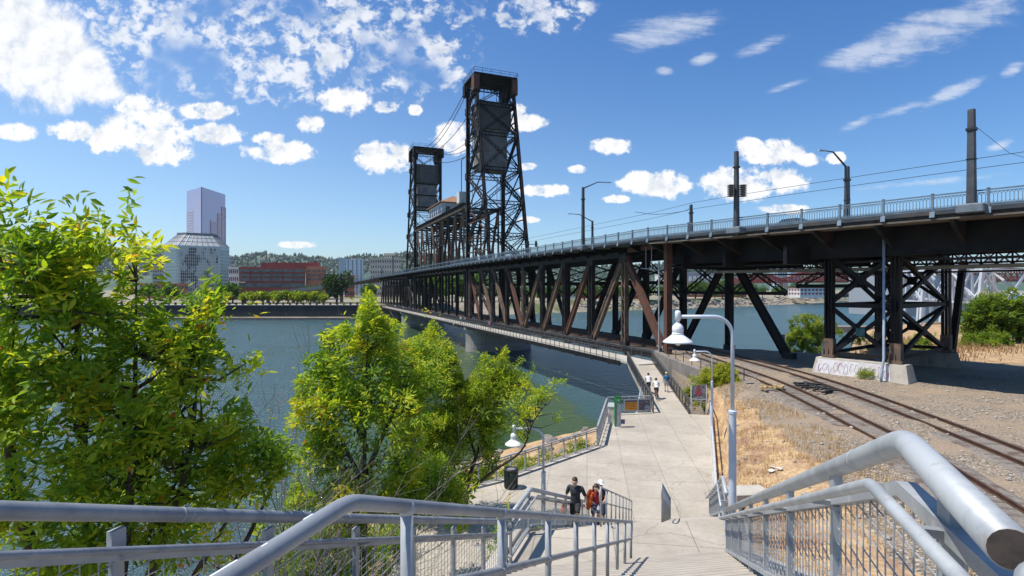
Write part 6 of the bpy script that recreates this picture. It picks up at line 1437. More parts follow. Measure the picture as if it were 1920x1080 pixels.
MBk = [b2_(690, 560, 14, 26, Y), b2_(688, 585, 26, 36, Y), b2_(612, 640, 26, 24, Y), b2_(585, 690, 30, 26, Y), b2_(548, 765, 26, 24, Y), b2_(540, 810, 30, 26, Y), b2_(765, 640, 26, 30, Y), b2_(690, 615, 48, 38, Y), b2_(650, 640, 40, 40, Y), b2_(730, 640, 50, 40, Y), b2_(690, 690, 95, 60, Y), b2_(615, 660, 28, 30, Y), b2_(760, 610, 20, 26, Y+.6), b2_(620, 730, 70, 55, Y), b2_(580, 750, 40, 45, Y), b2_(700, 770, 110, 60, Y), b2_(780, 720, 60, 60, Y+.8), b2_(600, 800, 60, 55, Y), b2_(640, 860, 50, 60, Y), b2_(730, 850, 60, 60, Y), b2_(770, 920, 60, 50, Y), b2_(650, 930, 50, 40, Y), b2_(560, 720, 22, 26, Y), b2_(590, 860, 60, 60, Y), b2_(700, 930, 90, 50, Y), b2_(560, 930, 50, 50, Y), b2_(820, 930, 60, 50, Y+1.5), b2_(830, 880, 50, 40, Y+2), b2_(530, 790, 24, 30, Y), b2_(860, 960, 40, 40, Y+2)]
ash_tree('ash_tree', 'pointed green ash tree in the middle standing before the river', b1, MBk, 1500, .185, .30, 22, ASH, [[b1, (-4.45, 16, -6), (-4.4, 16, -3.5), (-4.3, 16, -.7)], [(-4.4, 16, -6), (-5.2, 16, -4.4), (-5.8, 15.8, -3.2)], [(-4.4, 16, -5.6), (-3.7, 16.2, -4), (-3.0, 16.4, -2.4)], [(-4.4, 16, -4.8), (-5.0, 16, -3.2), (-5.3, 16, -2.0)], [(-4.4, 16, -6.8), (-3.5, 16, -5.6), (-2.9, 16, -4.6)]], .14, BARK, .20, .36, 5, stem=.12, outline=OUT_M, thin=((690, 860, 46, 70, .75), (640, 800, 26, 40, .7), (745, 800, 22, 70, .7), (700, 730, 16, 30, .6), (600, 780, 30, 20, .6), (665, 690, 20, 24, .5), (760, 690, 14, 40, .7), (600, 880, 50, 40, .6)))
Y = 22.0; b2 = (DP(745, 0, Y).x, Y, float(ground_h(np.array([-4.7]), np.array([Y]))[0][0]))
ash_tree('ash_tree', 'yellowing ash tree with orange tips right behind the pointed tree', b2, [b2_(812, 625, 34, 34, Y), b2_(800, 670, 60, 40, Y), b2_(850, 690, 40, 40, Y), b2_(770, 690, 45, 40, Y), b2_(820, 730, 80, 50, Y), b2_(870, 740, 40, 50, Y), b2_(800, 790, 90, 50, Y), b2_(790, 850, 60, 50, Y), b2_(780, 610, 14, 14, Y), b2_(835, 860, 50, 45, Y)], 760, .19, .30, 23, ASHY, [[b2, (-4.4, 22, -7.4), (-3.7, 22, -4.6), (-3.3, 22, -2.0)], [(-4.5, 22, -7.9), (-3.4, 22, -5.8), (-2.4, 22, -4.2)]], .11, BARK, .06, .42, 5, stem=.12, outline=OUT_M, thin=((780, 820, 20, 60, .7), (860, 800, 16, 60, .7), (830, 760, 30, 14, .6)))
Y = 21.8; b3 = (DP(874, 0, Y).x, Y, PZ); a3 = b3[0]
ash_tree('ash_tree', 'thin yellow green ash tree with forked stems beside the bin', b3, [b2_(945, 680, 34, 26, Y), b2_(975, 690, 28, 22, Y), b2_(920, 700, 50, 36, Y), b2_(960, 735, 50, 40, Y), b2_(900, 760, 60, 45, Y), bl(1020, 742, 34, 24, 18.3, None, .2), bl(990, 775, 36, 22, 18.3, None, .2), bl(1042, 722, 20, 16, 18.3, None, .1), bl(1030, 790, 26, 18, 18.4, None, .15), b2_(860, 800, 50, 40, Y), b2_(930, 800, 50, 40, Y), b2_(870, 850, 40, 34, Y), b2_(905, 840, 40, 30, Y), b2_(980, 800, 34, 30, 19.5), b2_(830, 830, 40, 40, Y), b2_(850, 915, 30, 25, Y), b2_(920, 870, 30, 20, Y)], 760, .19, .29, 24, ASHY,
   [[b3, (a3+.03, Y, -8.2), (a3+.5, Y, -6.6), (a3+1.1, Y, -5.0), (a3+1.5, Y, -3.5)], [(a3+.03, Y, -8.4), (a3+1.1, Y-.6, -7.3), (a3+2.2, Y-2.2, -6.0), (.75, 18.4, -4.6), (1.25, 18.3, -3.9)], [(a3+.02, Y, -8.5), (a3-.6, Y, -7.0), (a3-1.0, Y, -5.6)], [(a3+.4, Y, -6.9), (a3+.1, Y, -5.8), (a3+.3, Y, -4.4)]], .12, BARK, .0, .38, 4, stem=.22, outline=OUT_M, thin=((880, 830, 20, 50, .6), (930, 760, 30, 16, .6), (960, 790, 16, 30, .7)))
def bare(label, base, seed, h, n, spread):
    t = thing('bare_shrub', label, 'shrub', base); mb = MB(); rr = random.Random(seed)
    def grow(p, d, l, r, lev):
        q = p; pts = [p]
        for k in range(4): d = (d+Vector((rr.gauss(0, .16), rr.gauss(0, .16), .05))).normalized(); q = q+d*l/4; pts.append(q)
        mb.tube(pts, [r*(1-.13*k) for k in range(5)], 4, False)
        if lev < 3:
            for k in range(3): 
                e = (d+Vector((rr.gauss(0, .55), rr.gauss(0, .55), rr.gauss(.1, .3)))).normalized(); grow(pts[rr.randint(2, 4)], e, l*.62, r*.55, lev+1)
    for k in range(n): grow(Vector(base), Vector((rr.gauss(0, spread), rr.gauss(0, spread*.6), 1)).normalized(), h*rr.uniform(.35, .5), .035, 0)
    mb.build('branches', TWIG, t); return t
bare('bare pale twiggy shrub between the two nearest leafy trees', (-6.4, 15.0, float(ground_h(np.array([-6.4]), np.array([15.0]))[0][0])), 5, 10.5, 13, .36)
bare('low bare twigs under the pointed tree', (-5.2, 14.0, float(ground_h(np.array([-5.2]), np.array([14.0]))[0][0])), 9, 8.0, 10, .42)
def bush(name, label, base, blobs, n, ll, lw, seed, m, tone=0., grp=None, cat='bush', lv=3, tw=.3): 
    return ash_tree(name, label, base, blobs, n, ll, lw, seed, m, [[base, (base[0]+.02, base[1], base[2]+blobs[0][1][2]*.9)]], .05, BARK, tone, tw, lv, cat, grp, .4, .1)
bush('bush', 'rounded yellow green bush behind the graffiti board', (16.2, 43.4, -9.4), [((15.9, 43.0, -8.2), (1.5, .9, 1.3)), ((17.0, 43.4, -7.3), (1.4, .9, 1.0)), ((15.1, 42.6, -8.9), (1.0, .6, .8)), ((16.9, 42.0, -8.6), (1.2, .7, 1.0)), ((17.6, 43, -8.2), (.9, .8, 1.2))], 1300, .14, .5, 31, LIME, .22)
bush('bush', 'bright green young bush by the water behind the rail yard', (43.5, 78, -13), [((42.0, 77.6, -6.6), (2.0, 1.4, 2.3)), ((44, 78, -5.8), (1.8, 1.4, 2.5)), ((40.8, 77, -8), (1.5, 1, 1.6)), ((46.4, 78.5, -7), (2.2, 1, 1.8)), ((43.4, 77.5, -9.0), (3.2, 1.2, 1.8))], 1100, .25, .42, 32, LIME, -.05)
bush('bush', 'yellow green weeds behind the crossed braces', (44, 61, -7.6), [((44, 61, -6.9), (3, 1, .9)), ((47.5, 62, -6.7), (2.0, 1, 1.1)), ((41, 60.5, -6.8), (2, 1, 1.0))], 420, .2, .45, 33, LIME, .0)
def tr(px, py, rx, ry, Y): return bl(px, py, rx, ry, Y)
Y = 74.0; b4 = (wpx(1868, Y), Y, -7.8)
ash_tree('leafy_tree', 'dense dark green round tree in front of the white gantry', b4, [tr(1845, 585, 30, 26, Y), tr(1875, 595, 36, 34, Y), tr(1862, 615, 44, 28, Y), tr(1895, 572, 20, 20, Y), tr(1850, 625, 36, 22, Y), tr(1905, 620, 24, 30, Y), tr(1830, 600, 18, 18, Y)], 1500, .34, .5, 34, LIME, [[b4, (b4[0], Y, -4), (b4[0]+.5, Y, -2.5)]], .2, BARK, -.22, .6, 4, stem=.03)
bush('bush', 'low lime green bush at the foot of the dark green tree', (wpx(1838, 70), 70, -7.6), [tr(1845, 640, 40, 14, 70), tr(1815, 645, 24, 10, 70), tr(1870, 640, 24, 14, 70)], 420, .25, .5, 35, LIME, -.1)
bush('weed_clump', 'small dry green weed clump at the foot of the graffiti footing', (29.2, 43.9, GZ), [((29.2, 43.9, GZ+.2), (.42, .25, .28))], 90, .22, .16, 36, LIME, .1, None, 'weeds', 3, .2)
bush('shrub', 'yellow green shrubs outside the fence above the river bank', (3.4, 33.4, -11), [((4.6, 33.8, -10.1), (1.0, .8, .55)), ((2.6, 31.9, -10.4), (1.6, .8, .5)), ((.6, 30.0, -10.6), (1.6, .8, .6)), ((-1.6, 28.4, -10.4), (1.6, .8, .7))], 800, .13, .4, 37, LIME, .0)
bush('shrub', 'green shrubs below the mesh guardrail at the stair side', (-3.8, 9.5, PZ), [((-4.0, 9.5, -8.4), (1.3, 2.0, 1.5)), ((-3.6, 12.5, -8.9), (1.5, 2.2, 1.0)), ((-5.5, 8, -7.5), (1.3, 1.5, 2.2)), ((-2.2, 14.5, -9.3), (1.2, 1.2, .6))], 900, .13, .3, 38, ASH, -.05)
bush('shrub', 'leafy undergrowth round the foot of the pointed tree behind the mesh', (-5.6, 17.5, -10.6), [((-6.6, 17.2, -9.2), (1.6, 1.4, 1.4)), ((-4.9, 18.6, -9.3), (1.0, 1.4, 1.2)), ((-5.2, 15.5, -8.8), (1.0, 1.5, 1.5)), ((-8.2, 18, -10.2), (1.8, 1.4, 1.2)), ((-4.7, 21.5, -9.4), (.8, 1.6, 1.0))], 1300, .15, .3, 40, ASH, -.02)
bush('shrub', 'small green sapling on the shaded plaza near the tree trunk', (.1, 18.6, PZ), [((-.1, 18.8, -8.9), (.6, .4, .8)), ((.5, 18.9, -9.0), (.4, .4, .5))], 90, .15, .3, 39, ASH, .1)

# trees far away, a few prototypes copied
def far_tree(name, label, seed, m, h, w, n, flat=1.0, cat='tree', grp=None):
    t = thing(name, label, cat, (0, 0, 0), grp); r = np.random.RandomState(seed); bl_ = []
    for k in range(9): a = r.uniform(0, 6.28); q = r.uniform(0, .55)*w; bl_.append(((q*math.cos(a), q*math.sin(a), h*r.uniform(.38, .80)), (w*.42, w*.42, h*.24*flat)))
    C0 = np.array([b[0] for b in bl_]); RR = np.array([b[1] for b in bl_]); pk = r.randint(0, 9, n); d = r.normal(size=(n, 3)); d /= np.linalg.norm(d, axis=1, keepdims=True); p = C0[pk]+d*RR[pk]*(r.uniform(0, 1, n)**.4)[:, None]
    dd = d+r.normal(size=(n, 3))*.5; dd /= np.linalg.norm(dd, axis=1, keepdims=True); nn = r.normal(size=(n, 3))+np.array([0, 0, .8]); nn /= np.linalg.norm(nn, axis=1, keepdims=True); L_ = w*r.uniform(.10, .2, n)
    V, F = leaf_arrays(p, dd, nn, L_, L_*.8); tone = r.normal(0, .16, 9)[pk]+.5+r.normal(0, .12, n); mesh_np('crown', V, F, np.repeat(np.clip(tone, 0, 1), 2), m, t)
    mb = MB(); mb.tube([(0, 0, 0), (.05*w, 0, h*.3), (0, .03*w, h*.62)], [w*.07, w*.05, w*.02], 6); mb.tube([(.04*w, 0, h*.28), (.3*w, .1*w, h*.55)], [w*.035, w*.012], 5); mb.tube([(.04*w, 0, h*.25), (-.28*w, -.1*w, h*.52)], [w*.035, w*.012], 5); mb.build('trunk', BARK, t); return t
def place(proto, pts, labels=None, first=[True]):
    res = []
    for i, (x, y, z, s, *_) in enumerate(pts):
        o = proto if i == 0 else copy_tree(proto); o.location = (x, y, z); o.scale = (s, s, s); o.rotation_euler = (0, 0, i*1.7)
        if labels: o['label'] = labels[i]
        res.append(o)
    return res
rw_ = far_tree('round_tree', 'low round yellow green tree in the row above the river wall', 51, LIME, 6.5, 5.6, 620, grp='round trees in a row along the far promenade')
place(rw_, [(wpx(px, 258), 258+(i % 3)*1.5, -7.9, s) for i, (px, s) in enumerate(((404, 1.0), (420, .95), (455, .95), (474, .95), (490, 1.0), (508, 1.0), (522, .95), (537, 1.05), (553, 1.0), (565, .95), (580, .95), (594, 1.0), (606, .8)))])
big = far_tree('leafy_tree', 'large dark broad tree on the far bank near the end of the bridge', 52, DGREEN, 15.5, 8.5, 1500); place(big, [(wpx(631, 262), 262, -7.9, 1.0)])
mid = far_tree('leafy_tree', 'mid green tree at the left end of the far promenade row', 53, GREEN, 13, 7, 900)
place(mid, [(wpx(436, 268), 268, -7.9, .93), (wpx(420, 285), 285, -8, .8), (wpx(590, 300), 300, -8, .85), (wpx(575, 306), 306, -8, .8), (wpx(320, 280), 280, -8, .9), (wpx(280, 285), 285, -8, .9), (wpx(690, 300), 300, -8, .9)],
      ['bright green broad tree at the left end of the row before the red office', 'mid green tree partly behind the octagonal glass building', 'green tree in front of the brick wing of the red office', 'small green tree before the dark windows of the red office', 'green tree low before the glass building beside the near leaves', 'green tree seen through the leaves at far left', 'green tree behind the bend of the bridge deck'])
tb = far_tree('leafy_tree', 'green bank tree', 54, GREEN, 12, 7, 800, grp='green trees on the far bank behind the bridge')
rr = random.Random(12); pts = []; lab = []
for k in range(44):
    px = 800+k*17.5+rr.uniform(-6, 6); 
    if px > 1565: break
    line = np.interp(px, [800, 860, 1100, 1262, 1375, 1440, 1600], [262, 300, 330, 372, 415, 455, 600]); Yt = line+rr.uniform(8, 26); pts.append((wpx(px, Yt), Yt, -8.4, rr.uniform(.7, 1.25)*(1.35 if px < 900 else 1.0)))
for o in place(tb, pts): o['label'] = 'green tree in the long row on the far bank seen through the bridge steel'
# rocky strip of shore on the far bank
mb = MB(); rr = random.Random(9)
for k in range(900):
    px = rr.uniform(840, 1600); line = np.interp(px, [800, 860, 1100, 1262, 1375, 1440, 1600], [262, 297, 326, 365, 408, 446, 580]); d = rr.uniform(0, 12); Yt = line+d; r_ = rr.uniform(.4, 1.2); mb.ell((wpx(px, Yt), Yt, -14.6+d*.42), (r_*1.4, r_, r_*.7), 5, 4)
tag(mb.build('shore_rocks', mat('shore_rock', (0.36, 0.31, 0.25), (0.26, 0.23, 0.19), .9, .3)), 'pale rocks along the waterline of the far bank', 'rocks', None, 'stuff')
mb = MB(); rr = random.Random(19)
for k in range(520):
    x, y = rr.uniform(-12, 40), rr.uniform(22, 70); h, dy, dp = ground_h(np.array([x]), np.array([y])); z = float(h[0])
    if -15.2 < z < -10.2: r_ = rr.uniform(.2, .5); mb.ell((x, y, z), (r_*1.3, r_, r_*.8), 6, 4, Matrix.Rotation(rr.uniform(0, 3), 3, 'Z'))
tag(mb.build('bank_rocks', CONCD), 'grey rocks on the near river bank below the plaza', 'rocks', None, 'stuff')
# ------------------------------------------------------------------ plaza furniture
t = thing('litter_bin', 'dark green slatted litter bin standing in the tree shade by the fence', 'bin', (-.05, 25.9, PZ))
BINM = mat('bin_green', (0.012, 0.028, 0.024), (0.02, 0.036, 0.032), .5, 4); mb = MB(); c = Vector((-.05, 25.9, PZ))
mb.lathe(c, [(.30, .04), (.31, .06), (.33, .86), (.30, .86), (.28, .1)], 22); mb.build('body', BINM, t, True)
mb = MB()
for k in range(22): a = k*math.pi/11; d = Vector((math.cos(a), math.sin(a), 0)); mb.bar(c+d*.325+Vector((0, 0, .05)), c+d*.345+Vector((0, 0, .88)), .05, .018, Vector((-d.y, d.x, 0)))
mb.build('slats', BINM, t); mb = MB(); mb.lathe(c, [(.355, .86), (.36, .92), (.33, .95), (.24, .95), (.24, .90), (.34, .86)], 22); mb.build('rim', BLACK, t, True); mb = MB(); mb.lathe(c, [(0, .86), (.26, .87), (.27, .90)], 14); mb.build('liner_bag', mat('bag_grey', (.2, .2, .2), None, .6), t)
# information pillar with a green top
c = P(1158, 801, PZ); t = thing('information_pillar', 'silver information pillar with a bright green top on the plaza', 'pillar', c); GRN = mat('bright_green_paint', (0.015, 0.24, 0.055), (0.02, 0.20, 0.05), .45, 3); SILV = mat('brushed_silver', (0.34, 0.36, 0.40), (0.24, 0.26, 0.31), .35, 2, .6, c3=(.5, .5, .52), s3=3)
def shell(mb, w, d, z0, z1, bow, dx=0, n=8):
    fr = [(dx-w/2+w*k/n, -d/2-bow*math.sin(math.pi*k/n)) for k in range(n+1)]; poly = [(c.x+x, c.y+y) for x, y in fr]+[(c.x+dx+w/2, c.y+d/2), (c.x+dx-w/2, c.y+d/2)]; mb.prism(poly, c.z+z0, c.z+z1)
mb = MB(); shell(mb, .34, .16, .03, 1.72, .06, .05); mb.build('silver_body', SILV, t); mb = MB(); shell(mb, .10, .2, .05, 1.95, .02, -.17); mb.build('green_side', GRN, t); mb = MB(); shell(mb, .44, .24, 1.72, 2.12, .07, 0); tp = mb.build('green_top', GRN, t); mb = MB(); shell(mb, .46, .26, 2.12, 2.16, .08, 0); mb.build('top_cap', mat('dark_green', (.01, .10, .03), None, .5), tp)
mb = MB(); shell(mb, .48, .3, 0, .04, .05, 0); mb.build('base_plate', WHITEM, t)
mb = MB(); mb.box((c.x+.06, c.y-.155, c.z+1.42), .26, .02, .52); pn = mb.build('map_panel', mat('map_paper', (.42, .42, .44), (.12, .13, .16), .4, 7), t)
mb = MB(); mb.cbox((c.x+.02, c.y-.32, c.z+1.95), .05, .01, .12, 0, .004); mb.build('white_mark', WHITEM, tp)
# white utility box
t = thing('utility_box', 'white metal utility box with faded red writing behind the pillar', 'utility box', (7.3, 38.7, PZ)); mb = MB(); mb.cbox((7.3, 38.7, PZ+.6), .62, 1.3, 1.2, -.22, .04); bx_ = mb.build('cabinet', mat('box_white', (0.66, 0.63, 0.55), (0.56, 0.53, 0.47), .6, 2), t); mb = MB(); mb.cbox((7.3, 38.7, PZ+1.22), .68, 1.36, .06, -.22, .03); mb.build('lid', mat('lid_grey', (0.33, 0.36, 0.34), None, .7), t)
mb = MB(); scrawl(mb, Vector((6.88, 38.2, PZ+.35)), Vector((.22, .975, 0)).normalized(), Vector((0, 0, 1)), .9, .6, 3, .03, 5, Vector((-.97, .22, 0))); scrawl(mb, Vector((6.90, 38.10, PZ+.3)), Vector((.975, -.22, 0)), Vector((0, 0, 1)), .5, .6, 2, .03, 6, Vector((-.22, -.975, 0))); mb.build('faded_writing', mat('faded_red', (0.40, 0.17, 0.15), None, .8), t)
# signs on the framed railing
ra, rb = Vector((7.35, 40.95, PZ)), Vector((10.75, 41.5, PZ)); rd_ = (rb-ra).normalized(); rn = Vector((rd_.y, -rd_.x, 0))
def board(name, label, u0, u1, z0, z1, m, cat):
    t = thing(name, label, cat, z_((ra+(rb-ra)*(u0+u1)/2), PZ+z0)); a = ra+(rb-ra)*u0; b = ra+(rb-ra)*u1; mid = rn*.07; mb = MB(); mb.bar(a+mid+Vector((0, 0, (z0+z1)/2)), b+mid+Vector((0, 0, (z0+z1)/2)), .03, z1-z0); o = mb.build('panel', m, t)
    mb = MB(); e = mid+rn*.012
    for z in (z0, z1): mb.bar(a+e+Vector((0, 0, z)), b+e+Vector((0, 0, z)), .05, .06)
    for p in (a, b): mb.bar(p+e+Vector((0, 0, z0)), p+e+Vector((0, 0, z1)), .06, .05, rd_)
    mb.build('frame', GALV, t); return t, a, b, mid+rn*.02
t, a, b, e = board('warning_sign', 'orange sign with lines of dark lettering on the framed railing', .38, .69, .24, 1.08, mat('orange_sign', (0.62, 0.27, 0.015), (0.52, 0.20, 0.012), .5, 2), 'sign')
mb = MB(); mb.bar(a+e+Vector((0, 0, .97)), b+e+Vector((0, 0, .97)), .012, .18); mb.build('header_strip', mat('sign_grey', (.10, .09, .10), None, .6), t)
mb = MB(); rr = random.Random(2)
for j in range(4):
    u = .10
    while u < .88: w = rr.uniform(.05, .13); z = .78-j*.13; mb.bar(a+(b-a)*u+e+Vector((0, 0, z)), a+(b-a)*min(u+w, .9)+e+Vector((0, 0, z)), .014, .05); u += w+.035
mb.build('lettering', mat('sign_brown', (0.16, 0.06, 0.02), None, .7), t)
t, a, b, e = board('notice_board', 'dark slate board with a grey round emblem on the framed railing', .71, .99, .22, 1.08, mat('slate_board', (0.055, 0.06, 0.085), (0.10, 0.095, 0.115), .6, 3), 'board')
mb = MB(); cc = a+(b-a)*.72+e+Vector((0, 0, .42))
for k in range(16): a0, a1 = k*math.pi/8, (k+1)*math.pi/8; mb.bar(cc+(rd_*math.cos(a0)+Vector((0, 0, math.sin(a0))))*.15, cc+(rd_*math.cos(a1)+Vector((0, 0, math.sin(a1))))*.15, .02, .06)
mb.bar(cc-rd_*.1, cc+rd_*.1, .02, .05); mb.bar(cc+Vector((0, 0, .1)), cc, .02, .05); cq = a+(b-a)*.62+e+Vector((0, 0, .9)); mb.bar(cq, cq+rd_*.12-Vector((0, 0, .04)), .02, .06); mb.build('emblem', mat('chalk_grey', (.36, .37, .42), None, .8), t)
mb = MB(); cq = a+(b-a)*.22+e+Vector((0, 0, .6)); mb.bar(cq-Vector((0, 0, .14)), cq+Vector((0, 0, .12)), .02, .12); mb.build('red_mark', mat('dull_red', (.25, .05, .06), None, .8), t)
mb = MB(); mb.lathe((11.55, 47.3, -11.5), [(.75, 0), (.70, .5), (.04, 3.0), (0, 3.05)], 12); mb.lathe((11.55, 47.3, -15), [(.3, 0), (.3, 3.5)], 8); mb.top('marker_buoy', mat('buoy_white', (.66, .70, .68), None, .5), 'pale cone marker in the water just outside the ramp railing', 'marker') if False else None
mb = MB(); mb.add([(9.85, 41.9, -10.0), (10.55, 41.95, -10.0), (10.5, 42.5, -10.0), (9.8, 42.45, -10.0), (10.2, 42.2, -7.75)], [(3, 2, 1, 0), (0, 1, 4), (1, 2, 4), (2, 3, 4), (3, 0, 4)]); mb.box((10.18, 42.2, -12.4), .3, .3, 4.9); mb.top('pile_cap', mat('pale_cap', (.62, .66, .64), (.54, .58, .57), .6, 2), 'pale pointed pile cap rising behind the dark board', 'pile')
# graffiti board by the bush
t = thing('graffiti_board', 'dark board with a red graffiti figure in front of the yellow green bush', 'board', (14.4, 41.25, PZ)); a, b = Vector((13.98, 41.5, 0)), Vector((15.0, 41.15, 0)); dd = (b-a).normalized(); nn = Vector((dd.y, -dd.x, 0))
mb = MB(); v = [z_(a, -8.65), z_(b, -8.65), z_(b, -7.42), z_(a, -7.62)]; mb.add([x+nn*.03 for x in v]+[x-nn*.03 for x in v], [(0, 1, 2, 3), (7, 6, 5, 4), (0, 4, 5, 1), (1, 5, 6, 2), (2, 6, 7, 3), (3, 7, 4, 0)]); mb.build('panel', mat('scribbled_board', (.10, .09, .10), (.22, .20, .20), .7, 3, c3=(.04, .04, .045), s3=5, lo3=.5, hi3=.6), t)
mb = MB(); mb.bar(z_(a, PZ)-dd*.03, z_(a, -7.6)-dd*.03, .07, .07); mb.bar(z_(b, PZ), z_(b, -7.5), .07, .07); mb.build('post', WHITEM, t)
mb = MB(); o = z_(a, -8.55)+nn*.045; stroke_ax = dd
for pts in ([(.45, .95), (.38, .78), (.5, .62), (.62, .78), (.5, .95)], [(.5, .62), (.36, .5), (.4, .3), (.52, .24)], [(.52, .62), (.66, .46), (.6, .28), (.5, .22)], [(.48, .55), (.5, .3)], [(.42, .45), (.62, .4)]):
    q = catmull([o+dd*x+Vector((0, 0, z)) for x, z in pts], 4)
    for p1, p2 in zip(q[:-1], q[1:]): mb.bar(p1, p2, .015, .085)
mb.build('red_figure', mat('red_spray', (.34, .035, .05), (.26, .05, .07), .8, 4), t); mb = MB(); scrawl(mb, z_(a, -8.62)+nn*.035, dd, Vector((0, 0, 1)), .95, .28, 5, .03, 15, nn); mb.build('pale_scribble', mat('white_spray_paint', (0, 0, 0)), t)

# ------------------------------------------------------------------ people
SKIN = mat('skin', (0.56, 0.34, 0.24), (0.50, 0.30, 0.21), .55, 6); SKINP = mat('skin_fair', (0.58, 0.36, 0.26), (0.52, 0.31, 0.22), .55, 6); HAIRD = mat('dark_brown_hair', (0.022, 0.014, 0.010), (0.04, 0.025, 0.017), .5, 20)
def remesh(o, vox, it=4):
    m = o.modifiers.new('remesh', 'REMESH'); m.mode = 'VOXEL'; m.voxel_size = vox; m.use_smooth_shade = True
    s = o.modifiers.new('smooth', 'SMOOTH'); s.factor = .5; s.iterations = it
def cap(mb, p, q, r0, r1, n=10):
    """tapered limb with round ends"""
    p = Vector(p); q = Vector(q); d = (q-p).normalized(); L = (q-p).length
    pts = [p-d*r0*.8, p-d*r0*.45, p, p.lerp(q, .33), p.lerp(q, .66), q, q+d*r1*.45, q+d*r1*.8]; rs = [r0*.45, r0*.86, r0, r0*.67+r1*.33+.004, r0*.33+r1*.67+.002, r1, r1*.86, r1*.45]; mb.tube(pts, rs, n)
def rot_to(f):
    f = Vector(f).normalized(); u = Vector((0, 0, 1)); s = f.cross(u).normalized(); u2 = s.cross(f); return Matrix((s, f, u2)).transposed()
def hand(mb, w, d, fw, size=1.0, curl=.5, thumb=1):
    """palm with five bent fingers; d = hand direction, fw = palm normal"""
    d = Vector(d).normalized(); fw = Vector(fw); fw = (fw-d*fw.dot(d)).normalized(); s = d.cross(fw); k = size; R3 = Matrix((s, d, fw)).transposed()
    mb.ell(Vector(w)+d*.045*k, (.042*k, .055*k, .018*k), 10, 7, R3)
    for i, (off, ln) in enumerate(((-.030, .066), (-.010, .076), (.010, .071), (.029, .056))):
        a = Vector(w)+d*.088*k+s*off*k; c1 = d*math.cos(curl)+fw*math.sin(curl); c2 = d*math.cos(curl*2.1)+fw*math.sin(curl*2.1); b = a+c1*ln*.55*k; mb.tube([a-d*.02*k, a, b, b+c2*ln*.5*k, b+c2*ln*.56*k], [.0088*k, .0088*k, .008*k, .007*k, .003*k], 6)
    a = Vector(w)+d*.025*k+s*.034*k*thumb; b = a+(d*.6+s*thumb*.7+fw*.3).normalized()*.035*k; mb.tube([a, b, b+(d*.85+fw*.4+s*thumb*.2).normalized()*.032*k], [.012*k, .0105*k, .007*k], 7)
